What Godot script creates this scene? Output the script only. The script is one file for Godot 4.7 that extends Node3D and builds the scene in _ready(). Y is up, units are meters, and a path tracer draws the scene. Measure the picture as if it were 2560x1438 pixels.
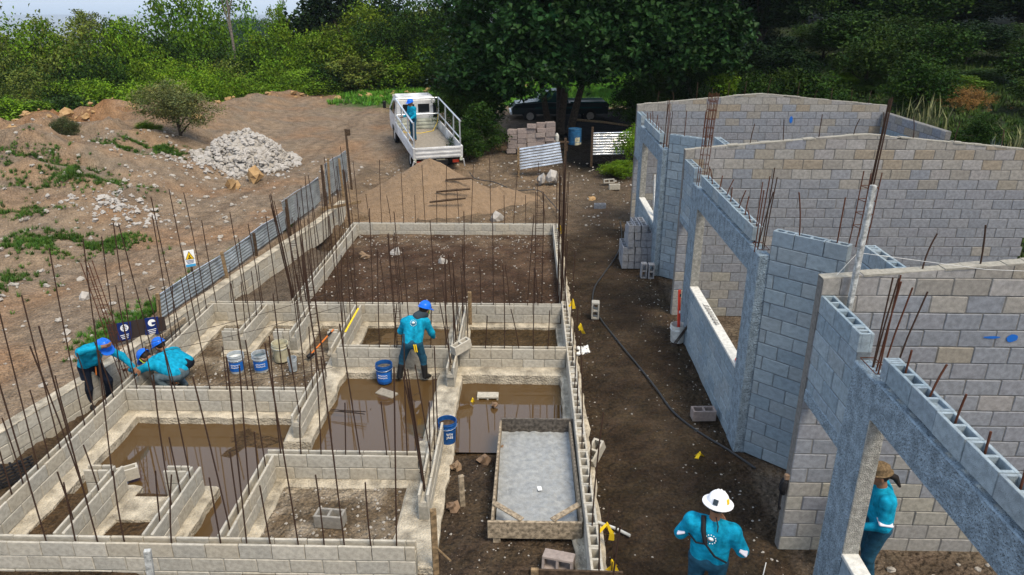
extends Node3D
# A building site seen from a drone: block foundations with starter bars on the left, roofless block classrooms on the right, a truck, a sand heap and woods behind.
var rng := RandomNumberGenerator.new()
var mat := {}
var taken := {}
var cache := {}
var hills := FastNoiseLite.new()
var rough_noise := FastNoiseLite.new()


func _ready():
	rng.seed = 20240611
	hills.seed = 5
	hills.frequency = 0.11
	hills.fractal_octaves = 4
	rough_noise.seed = 9
	rough_noise.frequency = 0.6
	rough_noise.fractal_octaves = 3
	# camera, sky, sun, exposure
	var cam := Camera3D.new()
	cam.name = "camera"
	cam.fov = 43.22
	cam.near = 0.2
	cam.far = 14000.0
	cam.position = Vector3(0, 6.6, 0)
	cam.rotation = Vector3(deg_to_rad(-21.47), deg_to_rad(1.17), 0)
	add_child(cam)
	var sky_mat := ProceduralSkyMaterial.new()
	sky_mat.sky_top_color = Color(0.66, 0.73, 0.83)
	sky_mat.sky_horizon_color = Color(0.90, 0.92, 0.95)
	sky_mat.sky_curve = 0.25
	sky_mat.ground_bottom_color = Color(0.3, 0.3, 0.28)
	sky_mat.ground_horizon_color = Color(0.8, 0.86, 0.92)
	sky_mat.sky_energy_multiplier = 1.0
	var sky := Sky.new()
	sky.sky_material = sky_mat
	var env := Environment.new()
	env.background_mode = Environment.BG_SKY
	env.sky = sky
	env.tonemap_mode = Environment.TONE_MAPPER_LINEAR
	env.tonemap_exposure = 2.08
	env.sdfgi_enabled = true
	env.ssao_enabled = true
	env.ssil_enabled = true
	env.fog_enabled = true
	env.fog_density = 0.00015
	env.fog_light_color = Color(0.80, 0.87, 0.95)
	var we := WorldEnvironment.new()
	we.name = "world_environment"
	we.environment = env
	add_child(we)
	var sun := DirectionalLight3D.new()
	sun.name = "sun"
	sun.light_energy = 0.75
	sun.light_color = Color(1.0, 0.945, 0.86)
	sun.light_angular_distance = 24.0
	sun.shadow_enabled = true
	add_child(sun)
	sun.look_at_from_position(Vector3(9, 22, 10), Vector3.ZERO)

	make_materials()
	build_ground()
	build_foundation()
	build_classrooms()
	build_fence_and_retaining_wall()
	build_heaps()
	build_vehicles()
	build_site_things()
	build_people()
	build_trees()


# ---------------------------------------------------------------- naming
func numbered(called: String) -> String:
	if not taken.has(called):
		taken[called] = 0
		return called
	taken[called] += 1
	return "%s_%03d" % [called, taken[called]]


func tag(o: Node3D, label: String, category: String, group := "", kind := "") -> Node3D:
	o.set_meta("label", label)
	if category:
		o.set_meta("category", category)
	if group:
		o.set_meta("group", group)
	if kind:
		o.set_meta("kind", kind)
	return o


func thing(called: String, label: String, category: String, at := Vector3.ZERO, turn := 0.0, group := "") -> Node3D:
	var o := Node3D.new()
	o.name = numbered(called)
	add_child(o)
	o.position = at
	o.rotation.y = turn
	tag(o, label, category, group)
	return o


func part(called: String, mesh: Mesh, m: Material, parent: Node3D, xf := Transform3D()) -> MeshInstance3D:
	var o := MeshInstance3D.new()
	var key := str(parent.get_instance_id()) + called
	if taken.has(key):
		taken[key] += 1
		o.name = "%s_%03d" % [called, taken[key]]
	else:
		taken[key] = 0
		o.name = called
	o.mesh = mesh
	o.material_override = m
	o.transform = xf
	parent.add_child(o)
	return o


func solo(called: String, mesh: Mesh, m: Material, label: String, category: String, xf := Transform3D(), group := "") -> MeshInstance3D:
	var o := MeshInstance3D.new()
	o.name = numbered(called)
	o.mesh = mesh
	o.material_override = m
	add_child(o)
	o.transform = xf
	tag(o, label, category, group)
	return o


func structure(called: String, mesh: Mesh, m: Material, label := "") -> MeshInstance3D:
	var o := MeshInstance3D.new()
	o.name = called
	o.mesh = mesh
	o.material_override = m
	add_child(o)
	o.set_meta("kind", "structure")
	if label:
		o.set_meta("label", label)
	return o


func copy_of(o: Node3D, at: Vector3, turn: float, label: String) -> Node3D:
	var c: Node3D = o.duplicate()
	c.name = numbered(str(o.name).rstrip("0123456789").trim_suffix("_"))
	add_child(c)
	c.position = at
	c.rotation.y = turn
	c.set_meta("label", label)
	return c


func copies(called: String, mesh: Mesh, m: Material, places: Array, parent: Node3D, tints := []) -> MultiMeshInstance3D:
	var mm := MultiMesh.new()
	mm.transform_format = MultiMesh.TRANSFORM_3D
	mm.use_colors = tints.size() > 0
	mm.mesh = mesh
	mm.instance_count = places.size()
	for i in places.size():
		mm.set_instance_transform(i, places[i])
		if tints.size() > 0:
			mm.set_instance_color(i, tints[i])
	var o := MultiMeshInstance3D.new()
	o.name = called if parent != self else numbered(called)
	o.multimesh = mm
	o.material_override = m
	parent.add_child(o, true)
	return o


# ---------------------------------------------------------------- mesh building
class G:
	var v := PackedVector3Array()
	var n := PackedVector3Array()
	var c := PackedColorArray()
	var uv := PackedVector2Array()
	var tint := Color(1, 1, 1)
	var coloured := false

	func tri(a: Vector3, b: Vector3, d: Vector3, na := Vector3.ZERO, nb := Vector3.ZERO, nd := Vector3.ZERO):
		var f := (b - a).cross(d - a)
		if f.length_squared() < 1e-18:
			return
		f = f.normalized()
		v.append(a); v.append(d); v.append(b)
		n.append(f if na == Vector3.ZERO else na)
		n.append(f if nd == Vector3.ZERO else nd)
		n.append(f if nb == Vector3.ZERO else nb)
		if coloured:
			for i in 3:
				c.append(tint)

	func quad(a: Vector3, b: Vector3, d: Vector3, e: Vector3):
		tri(a, b, d)
		tri(a, d, e)

	func face(ps: Array, inside: Vector3):
		var mid := Vector3.ZERO
		for p in ps:
			mid += p
		mid /= ps.size()
		var f: Vector3 = (ps[1] - ps[0]).cross(ps[2] - ps[0])
		var flip := f.dot(mid - inside) < 0.0
		for i in range(1, ps.size() - 1):
			if flip:
				tri(ps[0], ps[i + 1], ps[i])
			else:
				tri(ps[0], ps[i], ps[i + 1])

	func hexa(p: Array):
		# eight corners, index = x + 2 y + 4 z
		var mid := Vector3.ZERO
		for q in p:
			mid += q
		mid /= 8.0
		for f in [[0, 1, 3, 2], [4, 5, 7, 6], [0, 1, 5, 4], [2, 3, 7, 6], [0, 2, 6, 4], [1, 3, 7, 5]]:
			face([p[f[0]], p[f[1]], p[f[2]], p[f[3]]], mid)

	func box(at: Vector3, size: Vector3, b := Basis()):
		var p := []
		for i in 8:
			p.append(at + b * (Vector3((i & 1) - 0.5, ((i >> 1) & 1) - 0.5, ((i >> 2) & 1) - 0.5) * size))
		hexa(p)

	func cbox(at: Vector3, size: Vector3, ch: float, b := Basis(), wobble := 0.0, r: RandomNumberGenerator = null):
		var q := {}
		for i in 8:
			var s := Vector3((i & 1) * 2 - 1, ((i >> 1) & 1) * 2 - 1, ((i >> 2) & 1) * 2 - 1)
			var k := Vector3.ZERO
			if wobble > 0.0:
				k = Vector3(r.randf_range(-1, 1), r.randf_range(-1, 1), r.randf_range(-1, 1)) * wobble
			for ax in 3:
				var h := size * 0.5 - Vector3(ch, ch, ch)
				h[ax] = size[ax] * 0.5
				q[i * 3 + ax] = at + b * (s * h + k)
		for ax in 3:
			var o1 := (ax + 1) % 3
			var o2 := (ax + 2) % 3
			for sgn in 2:
				var base: int = sgn << ax
				face([q[base * 3 + ax], q[(base | (1 << o1)) * 3 + ax], q[(base | (1 << o1) | (1 << o2)) * 3 + ax], q[(base | (1 << o2)) * 3 + ax]], at)
			for s1 in 2:
				for s2 in 2:
					var e0: int = (s1 << o1) | (s2 << o2)
					var e1: int = e0 | (1 << ax)
					face([q[e0 * 3 + o1], q[e1 * 3 + o1], q[e1 * 3 + o2], q[e0 * 3 + o2]], at)
		for i in 8:
			face([q[i * 3], q[i * 3 + 1], q[i * 3 + 2]], at)

	func tube(ps: Array, rs: Array, sides := 6, caps := true):
		var rings := []
		var up := Vector3(0.123, 0.35, 0.93).normalized()
		for i in ps.size():
			var d: Vector3 = (ps[mini(i + 1, ps.size() - 1)] - ps[maxi(i - 1, 0)]).normalized()
			var sx := d.cross(up)
			if sx.length() < 0.1:
				sx = d.cross(Vector3.RIGHT)
			sx = sx.normalized()
			var sy := sx.cross(d).normalized()
			up = sy
			var ring := []
			for k in sides:
				var a := TAU * k / sides
				ring.append(sx * cos(a) + sy * sin(a))
			rings.append(ring)
		for i in ps.size() - 1:
			for k in sides:
				var k2 := (k + 1) % sides
				var a: Vector3 = rings[i][k]
				var b: Vector3 = rings[i][k2]
				var d: Vector3 = rings[i + 1][k2]
				var e: Vector3 = rings[i + 1][k]
				var pa: Vector3 = ps[i] + a * rs[i]
				var pb: Vector3 = ps[i] + b * rs[i]
				var pd: Vector3 = ps[i + 1] + d * rs[i + 1]
				var pe: Vector3 = ps[i + 1] + e * rs[i + 1]
				tri(pa, pd, pb, a, d, b)
				tri(pa, pe, pd, a, e, d)
		if caps:
			for w in [0, ps.size() - 1]:
				var ring := []
				for k in sides:
					ring.append(ps[w] + rings[w][k] * rs[w])
				face(ring, ps[1] if w == 0 else ps[w - 1])

	func lathe(prof: Array, sides := 20, xf := Transform3D(), sx := 1.0, sz := 1.0):
		# prof: Vector2(radius, height), drawn from outside bottom upward
		for i in prof.size() - 1:
			var p: Vector2 = prof[i]
			var q: Vector2 = prof[i + 1]
			for k in sides:
				var a := TAU * k / sides
				var b := TAU * (k + 1) / sides
				var p0 := xf * Vector3(cos(a) * p.x * sx, p.y, sin(a) * p.x * sz)
				var p1 := xf * Vector3(cos(b) * p.x * sx, p.y, sin(b) * p.x * sz)
				var q0 := xf * Vector3(cos(a) * q.x * sx, q.y, sin(a) * q.x * sz)
				var q1 := xf * Vector3(cos(b) * q.x * sx, q.y, sin(b) * q.x * sz)
				var t := Vector2(q.y - p.y, p.x - q.x)
				var na := (xf.basis * Vector3(cos(a) * t.x, t.y, sin(a) * t.x)).normalized()
				var nb := (xf.basis * Vector3(cos(b) * t.x, t.y, sin(b) * t.x)).normalized()
				tri(p0, q1, p1, na, nb, nb)
				tri(p0, q0, q1, na, na, nb)

	func ball(at: Vector3, r: Vector3, b := Basis(), rings := 8, sides := 12, lump := 0.0, noise: FastNoiseLite = null):
		var ps := []
		for i in rings + 1:
			var row := []
			for k in sides:
				var th := PI * i / rings
				var a := TAU * k / sides
				var d := Vector3(sin(th) * cos(a), cos(th), sin(th) * sin(a))
				var s := 1.0
				if lump > 0.0:
					s += lump * noise.get_noise_3dv(d * 1.9 + at * 7.3)
				row.append([at + b * (d * r * s), (b * (d / r)).normalized()])
			ps.append(row)
		for i in rings:
			for k in sides:
				var k2 := (k + 1) % sides
				var a = ps[i][k]
				var c1 = ps[i][k2]
				var d = ps[i + 1][k2]
				var e = ps[i + 1][k]
				if lump > 0.0:
					tri(a[0], c1[0], d[0])
					tri(a[0], d[0], e[0])
				else:
					tri(a[0], c1[0], d[0], a[1], c1[1], d[1])
					tri(a[0], d[0], e[0], a[1], d[1], e[1])

	func add(o: G, xf := Transform3D()):
		for i in o.v.size():
			v.append(xf * o.v[i])
			n.append((xf.basis * o.n[i]).normalized())
			if coloured:
				c.append(tint)

	func mesh() -> ArrayMesh:
		var m := ArrayMesh.new()
		var a := []
		a.resize(Mesh.ARRAY_MAX)
		a[Mesh.ARRAY_VERTEX] = v
		a[Mesh.ARRAY_NORMAL] = n
		if coloured:
			a[Mesh.ARRAY_COLOR] = c
		if uv.size() == v.size():
			a[Mesh.ARRAY_TEX_UV] = uv
		m.add_surface_from_arrays(Mesh.PRIMITIVE_TRIANGLES, a)
		return m


# ---------------------------------------------------------------- materials
func noise_image(size: int, freq: float, oct: int, sd: int) -> Image:
	var f := FastNoiseLite.new()
	f.seed = sd
	f.frequency = freq
	f.fractal_octaves = oct
	f.noise_type = FastNoiseLite.TYPE_SIMPLEX_SMOOTH
	return f.get_seamless_image(size, size)


func layered(size: int, layers: Array, lo: float, hi: float, specks: Array, sd: int) -> ImageTexture:
	# grey texture out of several noises (frequency, octaves, weight), then specks: [how many, radius, value]
	var parts := []
	for i in layers.size():
		var im := noise_image(size, layers[i][0], layers[i][1], sd + i * 7)
		im.convert(Image.FORMAT_L8)
		parts.append(im.get_data())
	var out := PackedByteArray()
	out.resize(size * size)
	var total := 0.0
	for l in layers:
		total += l[2]
	for k in size * size:
		var s := 0.0
		for i in layers.size():
			s += parts[i][k] * layers[i][2]
		s = s / total / 255.0
		s = clampf((s - 0.5) * 1.5 + 0.5, 0.0, 1.0)
		out[k] = int(255.0 * lerpf(lo, hi, s))
	var r := RandomNumberGenerator.new()
	r.seed = sd
	for sp in specks:
		for q in sp[0]:
			var x := r.randi() % size
			var y := r.randi() % size
			var rad := r.randf_range(0.3, 1.0) * float(sp[1])
			var val := clampf(float(sp[2]) * r.randf_range(0.75, 1.2), 0.0, 1.0)
			var ir := int(ceil(rad))
			for dx in range(-ir, ir + 1):
				for dy in range(-ir, ir + 1):
					if dx * dx + dy * dy <= rad * rad:
						out[((y + dy + size) % size) * size + (x + dx + size) % size] = int(255.0 * val)
	var img := Image.create_from_data(size, size, false, Image.FORMAT_L8, out)
	return ImageTexture.create_from_image(img)


func m_std(lin: Color, rough := 0.9, tex: Texture2D = null, scale := 1.0, bump: Texture2D = null, bump_scale := 1.0) -> StandardMaterial3D:
	var m := StandardMaterial3D.new()
	m.albedo_color = lin.linear_to_srgb()
	m.roughness = rough
	m.metallic_specular = 0.3
	if tex:
		m.albedo_texture = tex
		m.uv1_triplanar = true
		m.uv1_world_triplanar = true
		m.uv1_scale = Vector3(scale, scale, scale)
	if bump:
		m.normal_enabled = true
		m.normal_texture = bump
		m.normal_scale = bump_scale
		m.uv1_triplanar = true
		m.uv1_world_triplanar = true
		m.uv1_scale = Vector3(scale, scale, scale)
	return m


func normal_of(size: int, freq: float, oct: int, sd: int, strength: float) -> ImageTexture:
	var im := noise_image(size, freq, oct, sd)
	im.bump_map_to_normal_map(strength)
	return ImageTexture.create_from_image(im)


func make_materials():
	var grain := layered(512, [[0.02, 4, 1.0], [0.2, 3, 0.9]], 0.76, 1.0, [[2200, 1.2, 0.66], [1200, 1.2, 0.98]], 11)
	var grain_n := normal_of(512, 0.15, 3, 21, 5.0)
	var coarse_n := normal_of(512, 0.06, 4, 33, 10.0)
	var plaster := layered(512, [[0.012, 3, 1.0], [0.05, 3, 0.5], [0.3, 2, 1.2]], 0.55, 1.0, [[2200, 2.2, 0.42], [900, 1.6, 1.0]], 41)
	var stain := layered(512, [[0.008, 5, 1.0], [0.1, 2, 0.3]], 0.62, 1.0, [], 61)
	var woodtex := layered(256, [[0.03, 4, 1.0], [0.2, 2, 0.5]], 0.5, 1.0, [[60, 2.5, 0.35]], 71)
	# block tones: warm ones of the gables' upper courses, cool ones below, pale ones of the foundations, blue-grey ones with the shaded facade's sky cast put into the colour
	var tones := {
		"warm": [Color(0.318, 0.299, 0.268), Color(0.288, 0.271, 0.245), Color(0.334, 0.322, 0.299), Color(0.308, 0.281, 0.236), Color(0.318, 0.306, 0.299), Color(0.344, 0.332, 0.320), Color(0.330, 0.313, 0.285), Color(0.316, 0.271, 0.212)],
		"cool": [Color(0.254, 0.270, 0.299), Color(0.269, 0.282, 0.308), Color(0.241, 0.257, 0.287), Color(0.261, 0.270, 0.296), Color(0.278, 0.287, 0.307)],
		"pale": [Color(0.510, 0.475, 0.402), Color(0.479, 0.448, 0.381), Color(0.536, 0.502, 0.430), Color(0.464, 0.440, 0.382), Color(0.495, 0.448, 0.362)],
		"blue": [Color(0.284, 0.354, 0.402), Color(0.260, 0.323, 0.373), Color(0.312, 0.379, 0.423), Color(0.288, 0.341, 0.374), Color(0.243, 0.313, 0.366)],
		"cream": [Color(0.348, 0.334, 0.294), Color(0.330, 0.316, 0.288), Color(0.305, 0.297, 0.282), Color(0.360, 0.340, 0.288)],
		"pink": [Color(0.33, 0.27, 0.245), Color(0.30, 0.25, 0.23), Color(0.36, 0.30, 0.27)],
	}
	for t in tones:
		var set_of := []
		for c in tones[t]:
			set_of.append(m_std(c, 0.95, grain, 1.1, grain_n, 0.35))
		mat[t] = set_of
	mat.mortar = m_std(Color(0.20, 0.195, 0.185), 0.97, grain, 1.3, grain_n, 0.6)
	mat.mortar_pale = m_std(Color(0.36, 0.34, 0.29), 0.97, grain, 1.3, grain_n, 0.6)
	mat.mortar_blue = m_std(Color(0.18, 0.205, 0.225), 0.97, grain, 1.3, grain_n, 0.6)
	mat.footing = m_std(Color(0.56, 0.50, 0.395), 0.93, stain, 0.7, coarse_n, 0.9)
	mat.beam = m_std(Color(0.33, 0.425, 0.505), 0.93, plaster, 0.9, coarse_n, 0.8)  # column and beam concrete, blue sky cast of the shaded side in its colour
	mat.lit_jamb = m_std(Color(0.52, 0.51, 0.46), 0.95, plaster, 1.6, coarse_n, 1.2)  # same column concrete, the light on its window face put into the colour
	mat.sill = m_std(Color(0.66, 0.65, 0.60), 0.85, grain, 0.9)
	mat.rust = m_std(Color(0.055, 0.030, 0.020), 0.8, grain, 4.0)
	mat.rust_red = m_std(Color(0.105, 0.038, 0.020), 0.85, grain, 4.0)
	mat.steel_old = m_std(Color(0.045, 0.033, 0.028), 0.7, grain, 4.0)
	mat.wood = m_std(Color(0.36, 0.25, 0.14), 0.85, woodtex, 1.5)
	mat.wood_dark = m_std(Color(0.105, 0.07, 0.045), 0.88, woodtex, 1.5)
	mat.wood_pale = m_std(Color(0.47, 0.38, 0.27), 0.85, woodtex, 1.5)
	mat.wood_white = m_std(Color(0.62, 0.64, 0.63), 0.8, woodtex, 1.5)
	mat.wood_wet = m_std(Color(0.16, 0.14, 0.12), 0.75, woodtex, 1.5)
	mat.mortar_mix = m_std(Color(0.35, 0.365, 0.37), 0.75, grain, 0.8, grain_n, 0.6)
	mat.sand = m_std(Color(0.265, 0.185, 0.118), 0.97, grain, 0.45, coarse_n, 1.0)
	mat.rock = m_std(Color(0.40, 0.37, 0.33), 0.95, grain, 0.8)
	mat.rock_white = m_std(Color(0.44, 0.415, 0.385), 0.95, grain, 0.8)
	mat.rock_ochre = m_std(Color(0.42, 0.27, 0.13), 0.95, grain, 0.8)
	mat.rock_brown = m_std(Color(0.24, 0.16, 0.105), 0.95, grain, 0.8)
	mat.orange_earth = m_std(Color(0.32, 0.15, 0.055), 0.97, grain, 0.4, coarse_n, 1.0)
	var zinc := m_std(Color(0.50, 0.56, 0.60), 0.34, stain, 0.6)
	zinc.metallic = 0.55
	mat.zinc = zinc
	var zinc_bright := m_std(Color(0.82, 0.84, 0.86), 0.24, stain, 0.35)
	zinc_bright.metallic = 0.85
	mat.zinc_bright = zinc_bright
	var tube := m_std(Color(0.62, 0.66, 0.70), 0.38)
	tube.metallic = 0.8
	mat.galvanised = tube
	mat.white_paint = m_std(Color(0.74, 0.75, 0.76), 0.35, stain, 0.25)
	mat.cream_paint = m_std(Color(0.58, 0.60, 0.50), 0.55, stain, 0.5)
	mat.bed_floor = m_std(Color(0.33, 0.295, 0.245), 0.95, grain, 0.7, coarse_n, 0.7)
	mat.rubber = m_std(Color(0.018, 0.018, 0.019), 0.85)
	mat.black = m_std(Color(0.012, 0.012, 0.014), 0.5)
	mat.black_glass = m_std(Color(0.012, 0.014, 0.016), 0.06)
	mat.teal_paint = m_std(Color(0.016, 0.05, 0.05), 0.25)
	mat.teal_dark = m_std(Color(0.01, 0.018, 0.02), 0.3)
	mat.chrome = m_std(Color(0.7, 0.72, 0.74), 0.2)
	mat.red_lamp = m_std(Color(0.30, 0.035, 0.02), 0.35)
	mat.orange = m_std(Color(0.62, 0.17, 0.03), 0.55)
	mat.red_level = m_std(Color(0.60, 0.06, 0.035), 0.5)
	mat.yellow = m_std(Color(0.75, 0.52, 0.02), 0.55)
	mat.white_plastic = m_std(Color(0.68, 0.69, 0.66), 0.45, stain, 1.2)
	mat.cream_plastic = m_std(Color(0.58, 0.54, 0.38), 0.5, stain, 1.2)
	mat.clear_plastic = m_std(Color(0.47, 0.52, 0.56), 0.4, stain, 1.2)
	mat.blue_plastic = m_std(Color(0.015, 0.10, 0.34), 0.4, stain, 1.4)
	mat.blue_paint = m_std(Color(0.03, 0.14, 0.30), 0.5, stain, 1.2)
	mat.label_blue = m_std(Color(0.012, 0.11, 0.42), 0.5)
	mat.navy = m_std(Color(0.006, 0.02, 0.12), 0.5)
	mat.print_white = m_std(Color(0.75, 0.76, 0.76), 0.6)
	mat.print_black = m_std(Color(0.012, 0.012, 0.012), 0.6)
	mat.sign_yellow = m_std(Color(0.72, 0.46, 0.01), 0.5)
	mat.sign_cyan = m_std(Color(0.05, 0.30, 0.56), 0.5)
	mat.banner = m_std(Color(0.035, 0.026, 0.024), 0.7)
	mat.hose = m_std(Color(0.035, 0.037, 0.04), 0.5)
	mat.string = m_std(Color(0.6, 0.6, 0.58), 0.8)
	mat.skin = m_std(Color(0.21, 0.105, 0.06), 0.6)
	mat.hair = m_std(Color(0.012, 0.009, 0.008), 0.6)
	mat.shirt = m_std(Color(0.012, 0.40, 0.64), 0.9, stain, 2.2, coarse_n, 1.3)
	mat.shirt.metallic_specular = 0.12
	mat.shirt_deep = m_std(Color(0.008, 0.22, 0.42), 0.85, grain, 3.0)
	mat.jeans = m_std(Color(0.02, 0.10, 0.17), 0.9, stain, 2.2, coarse_n, 1.2)
	mat.jeans_dark = m_std(Color(0.010, 0.016, 0.032), 0.9, stain, 2.2, coarse_n, 1.2)
	mat.jeans_grey = m_std(Color(0.12, 0.17, 0.20), 0.9, stain, 2.2, coarse_n, 1.2)
	mat.boot = m_std(Color(0.016, 0.016, 0.017), 0.45)
	mat.helmet = m_std(Color(0.01, 0.125, 0.62), 0.28)
	mat.helmet_white = m_std(Color(0.80, 0.80, 0.82), 0.3)
	mat.scarf = m_std(Color(0.03, 0.045, 0.06), 0.9)
	mat.mask = m_std(Color(0.62, 0.62, 0.60), 0.8)
	mat.glove = m_std(Color(0.35, 0.32, 0.27), 0.8)
	mat.reflective = m_std(Color(0.62, 0.60, 0.66), 0.5)
	mat.lime = m_std(Color(0.45, 0.62, 0.03), 0.6)
	mat.straw = m_std(Color(0.24, 0.165, 0.09), 0.9, woodtex, 3.0)
	mat.bark = m_std(Color(0.085, 0.065, 0.048), 0.95, woodtex, 0.9, coarse_n, 1.0)
	mat.bark_pale = m_std(Color(0.25, 0.22, 0.19), 0.95, woodtex, 0.9)
	var water := m_std(Color(0.072, 0.042, 0.016), 0.03)
	water.metallic_specular = 0.56
	mat.water = water
	# ground: vertex colours over two scales of grit
	var grit := layered(1024, [[0.01, 5, 0.9], [0.06, 4, 1.0], [0.25, 3, 0.9]], 0.42, 1.0, [[2600, 1.6, 0.95], [900, 2.6, 0.9], [2600, 2.2, 0.4]], 81)
	var blotch := layered(512, [[0.012, 5, 1.0], [0.05, 4, 0.7]], 0.55, 1.0, [], 91)
	var gm := StandardMaterial3D.new()
	gm.vertex_color_use_as_albedo = true
	gm.albedo_texture = grit
	gm.roughness = 0.95
	gm.metallic_specular = 0.25
	gm.uv1_triplanar = true
	gm.uv1_world_triplanar = true
	gm.uv1_scale = Vector3(0.23, 0.23, 0.23)
	gm.normal_enabled = true
	gm.normal_texture = coarse_n
	gm.normal_scale = 1.0
	mat.ground = gm
	mat.wet = m_std(Color(0.08, 0.055, 0.038), 0.35, blotch, 0.4, coarse_n, 0.6)
	for leaf in [["leaf", 0.45], ["leaf_glossy", 0.35]]:
		var lm := StandardMaterial3D.new()
		lm.vertex_color_use_as_albedo = true
		lm.roughness = leaf[1]
		lm.metallic_specular = 0.14
		lm.cull_mode = BaseMaterial3D.CULL_DISABLED
		lm.backlight_enabled = true
		lm.backlight = Color(0.10, 0.14, 0.02)
		mat[leaf[0]] = lm


# ---------------------------------------------------------------- ground
func retaining_x(z: float) -> float:
	# the line of the stepped retaining wall
	var zs := [-40.0, -25.0, -22.9, -20.55, -15.65, -11.09, -9.29, -6.0, 0.0]
	var xs := [-6.2, -6.1, -6.0, -6.16, -6.93, -7.55, -7.95, -8.5, -9.5]
	for i in zs.size() - 1:
		if z <= zs[i + 1]:
			var t: float = clampf((z - zs[i]) / (zs[i + 1] - zs[i]), 0.0, 1.0)
			return lerpf(xs[i], xs[i + 1], t)
	return -9.5


func edge_z(x: float) -> float:
	# where the plateau ends and the wooded slope begins
	var xs := [-40.0, -21.0, -18.4, -16.0, -11.0, -5.0, 4.0, 9.0]
	var zs := [-30.0, -34.0, -38.5, -48.0, -52.0, -55.0, -62.0, -200.0]
	for i in xs.size() - 1:
		if x <= xs[i + 1]:
			var t: float = clampf((x - xs[i]) / (xs[i + 1] - xs[i]), 0.0, 1.0)
			return lerpf(zs[i], zs[i + 1], t)
	return -200.0


func beyond_edge(x: float, z: float) -> float:
	return maxf(-(x + 21.5 + hills.get_noise_2d(z * 2.0, 3.0) * 1.5), -(z - edge_z(x)) * 0.8)


func in_rect(x: float, z: float, x0: float, x1: float, z0: float, z1: float) -> bool:
	return x > x0 and x < x1 and z > z0 and z < z1


func ground_y(x: float, z: float) -> float:
	var y := smoothstep(-22.0, -28.5, z) * 0.32 + smoothstep(-28.0, -34.0, z) * 0.38
	var left := smoothstep(0.12, -0.12, x - retaining_x(z))
	if z < -22.9:
		left = smoothstep(0.8, -0.8, x - (retaining_x(z)))
	y = lerpf(y, maxf(0.5, y), left)
	var bump := hills.get_noise_2d(x * 4.0, z * 4.0)
	# the spoil mound at the left of the road
	var m := smoothstep(-11.6, -17.5, x) * smoothstep(-18.5, -27.0, z)
	m *= 1.0 - 0.45 * smoothstep(-34.0, -44.0, z)
	y += m * (1.15 + bump * 0.9)
	# a cut bank with gullies along the road
	y += 0.42 * smoothstep(-11.3, -12.3, x + bump * 0.9) * smoothstep(-19.0, -22.0, z) * smoothstep(-33.0, -28.0, z)
	# wheel ruts
	if x < -5.0 and x > -12.5 and z < -6.0:
		var u := x - retaining_x(z) + 0.5 * sin(z * 0.23)
		y -= 0.045 * (exp(-pow((u + 1.7) / 0.22, 2.0)) + exp(-pow((u + 3.3) / 0.25, 2.0)))
	# low shoulder of rubble along the left of the road
	y += 0.22 * smoothstep(-10.8, -13.0, x) * smoothstep(-30.0, -20.0, z) * (1.0 + bump)
	# inside the foundation
	if in_rect(x, z, -6.85, 0.85, -20.8, -7.0):
		if z < -14.63:
			y = 0.13 if x > -5.1 else 0.0
		else:
			y = -0.06
			if in_rect(x, z, -1.3, 0.85, -12.4, -5.0):
				y = -0.205
			elif in_rect(x, z, -6.8, -1.3, -12.4, -7.0):
				y = -0.143
				if in_rect(x, z, -3.7, -1.4, -9.0, -7.1) or in_rect(x, z, -6.8, -3.7, -12.9, -10.8):
					y = -0.02
				if in_rect(x, z, -6.8, -4.7, -8.62, -7.1):
					y = -0.02
	if in_rect(x, z, -1.3, 0.85, -9.7, -3.0):
		y = -0.06
	# excavations beside the far end
	y -= 0.9 * smoothstep(0.9, 0.55, Vector2((x + 4.75) / 1.45, (z + 22.3) / 0.85).length())
	y -= 0.8 * smoothstep(1.0, 0.6, Vector2((x + 5.72) / 0.55, (z + 20.6) / 1.1).length())
	# the wooded slope and the plain far below
	var d := beyond_edge(x, z)
	if d > 0.0:
		y -= minf(d * 0.34, 7.0) + maxf(d - 20.0, 0.0) * 0.045
		var far := Vector2(x, z).length()
		y = maxf(y, -150.0 + hills.get_noise_2d(x * 0.03, z * 0.03) * 5.0)
		if far < 500.0:
			y += 9.0 * exp(-(pow((x + 97.0) / 18.0, 2.0) + pow((z + 265.0) / 30.0, 2.0)))
	# the ground climbs behind the big tree on the right
	if x > 2.0:
		y += smoothstep(2.0, 12.0, x) * maxf(-z - 44.0, 0.0) * 0.075
		y += smoothstep(11.2, 16.0, x) * smoothstep(-14.0, -26.0, z) * 1.5 + smoothstep(11.2, 14.0, x) * clampf(-z - 26.0, 0.0, 16.0) * 0.10
	var calm := 1.0
	if in_rect(x, z, -7.2, 11.0, -22.5, 2.0):
		calm = 0.35
	y += calm * (bump * 0.10 + rough_noise.get_noise_2d(x * 3.0, z * 3.0) * 0.045)
	return y


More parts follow.
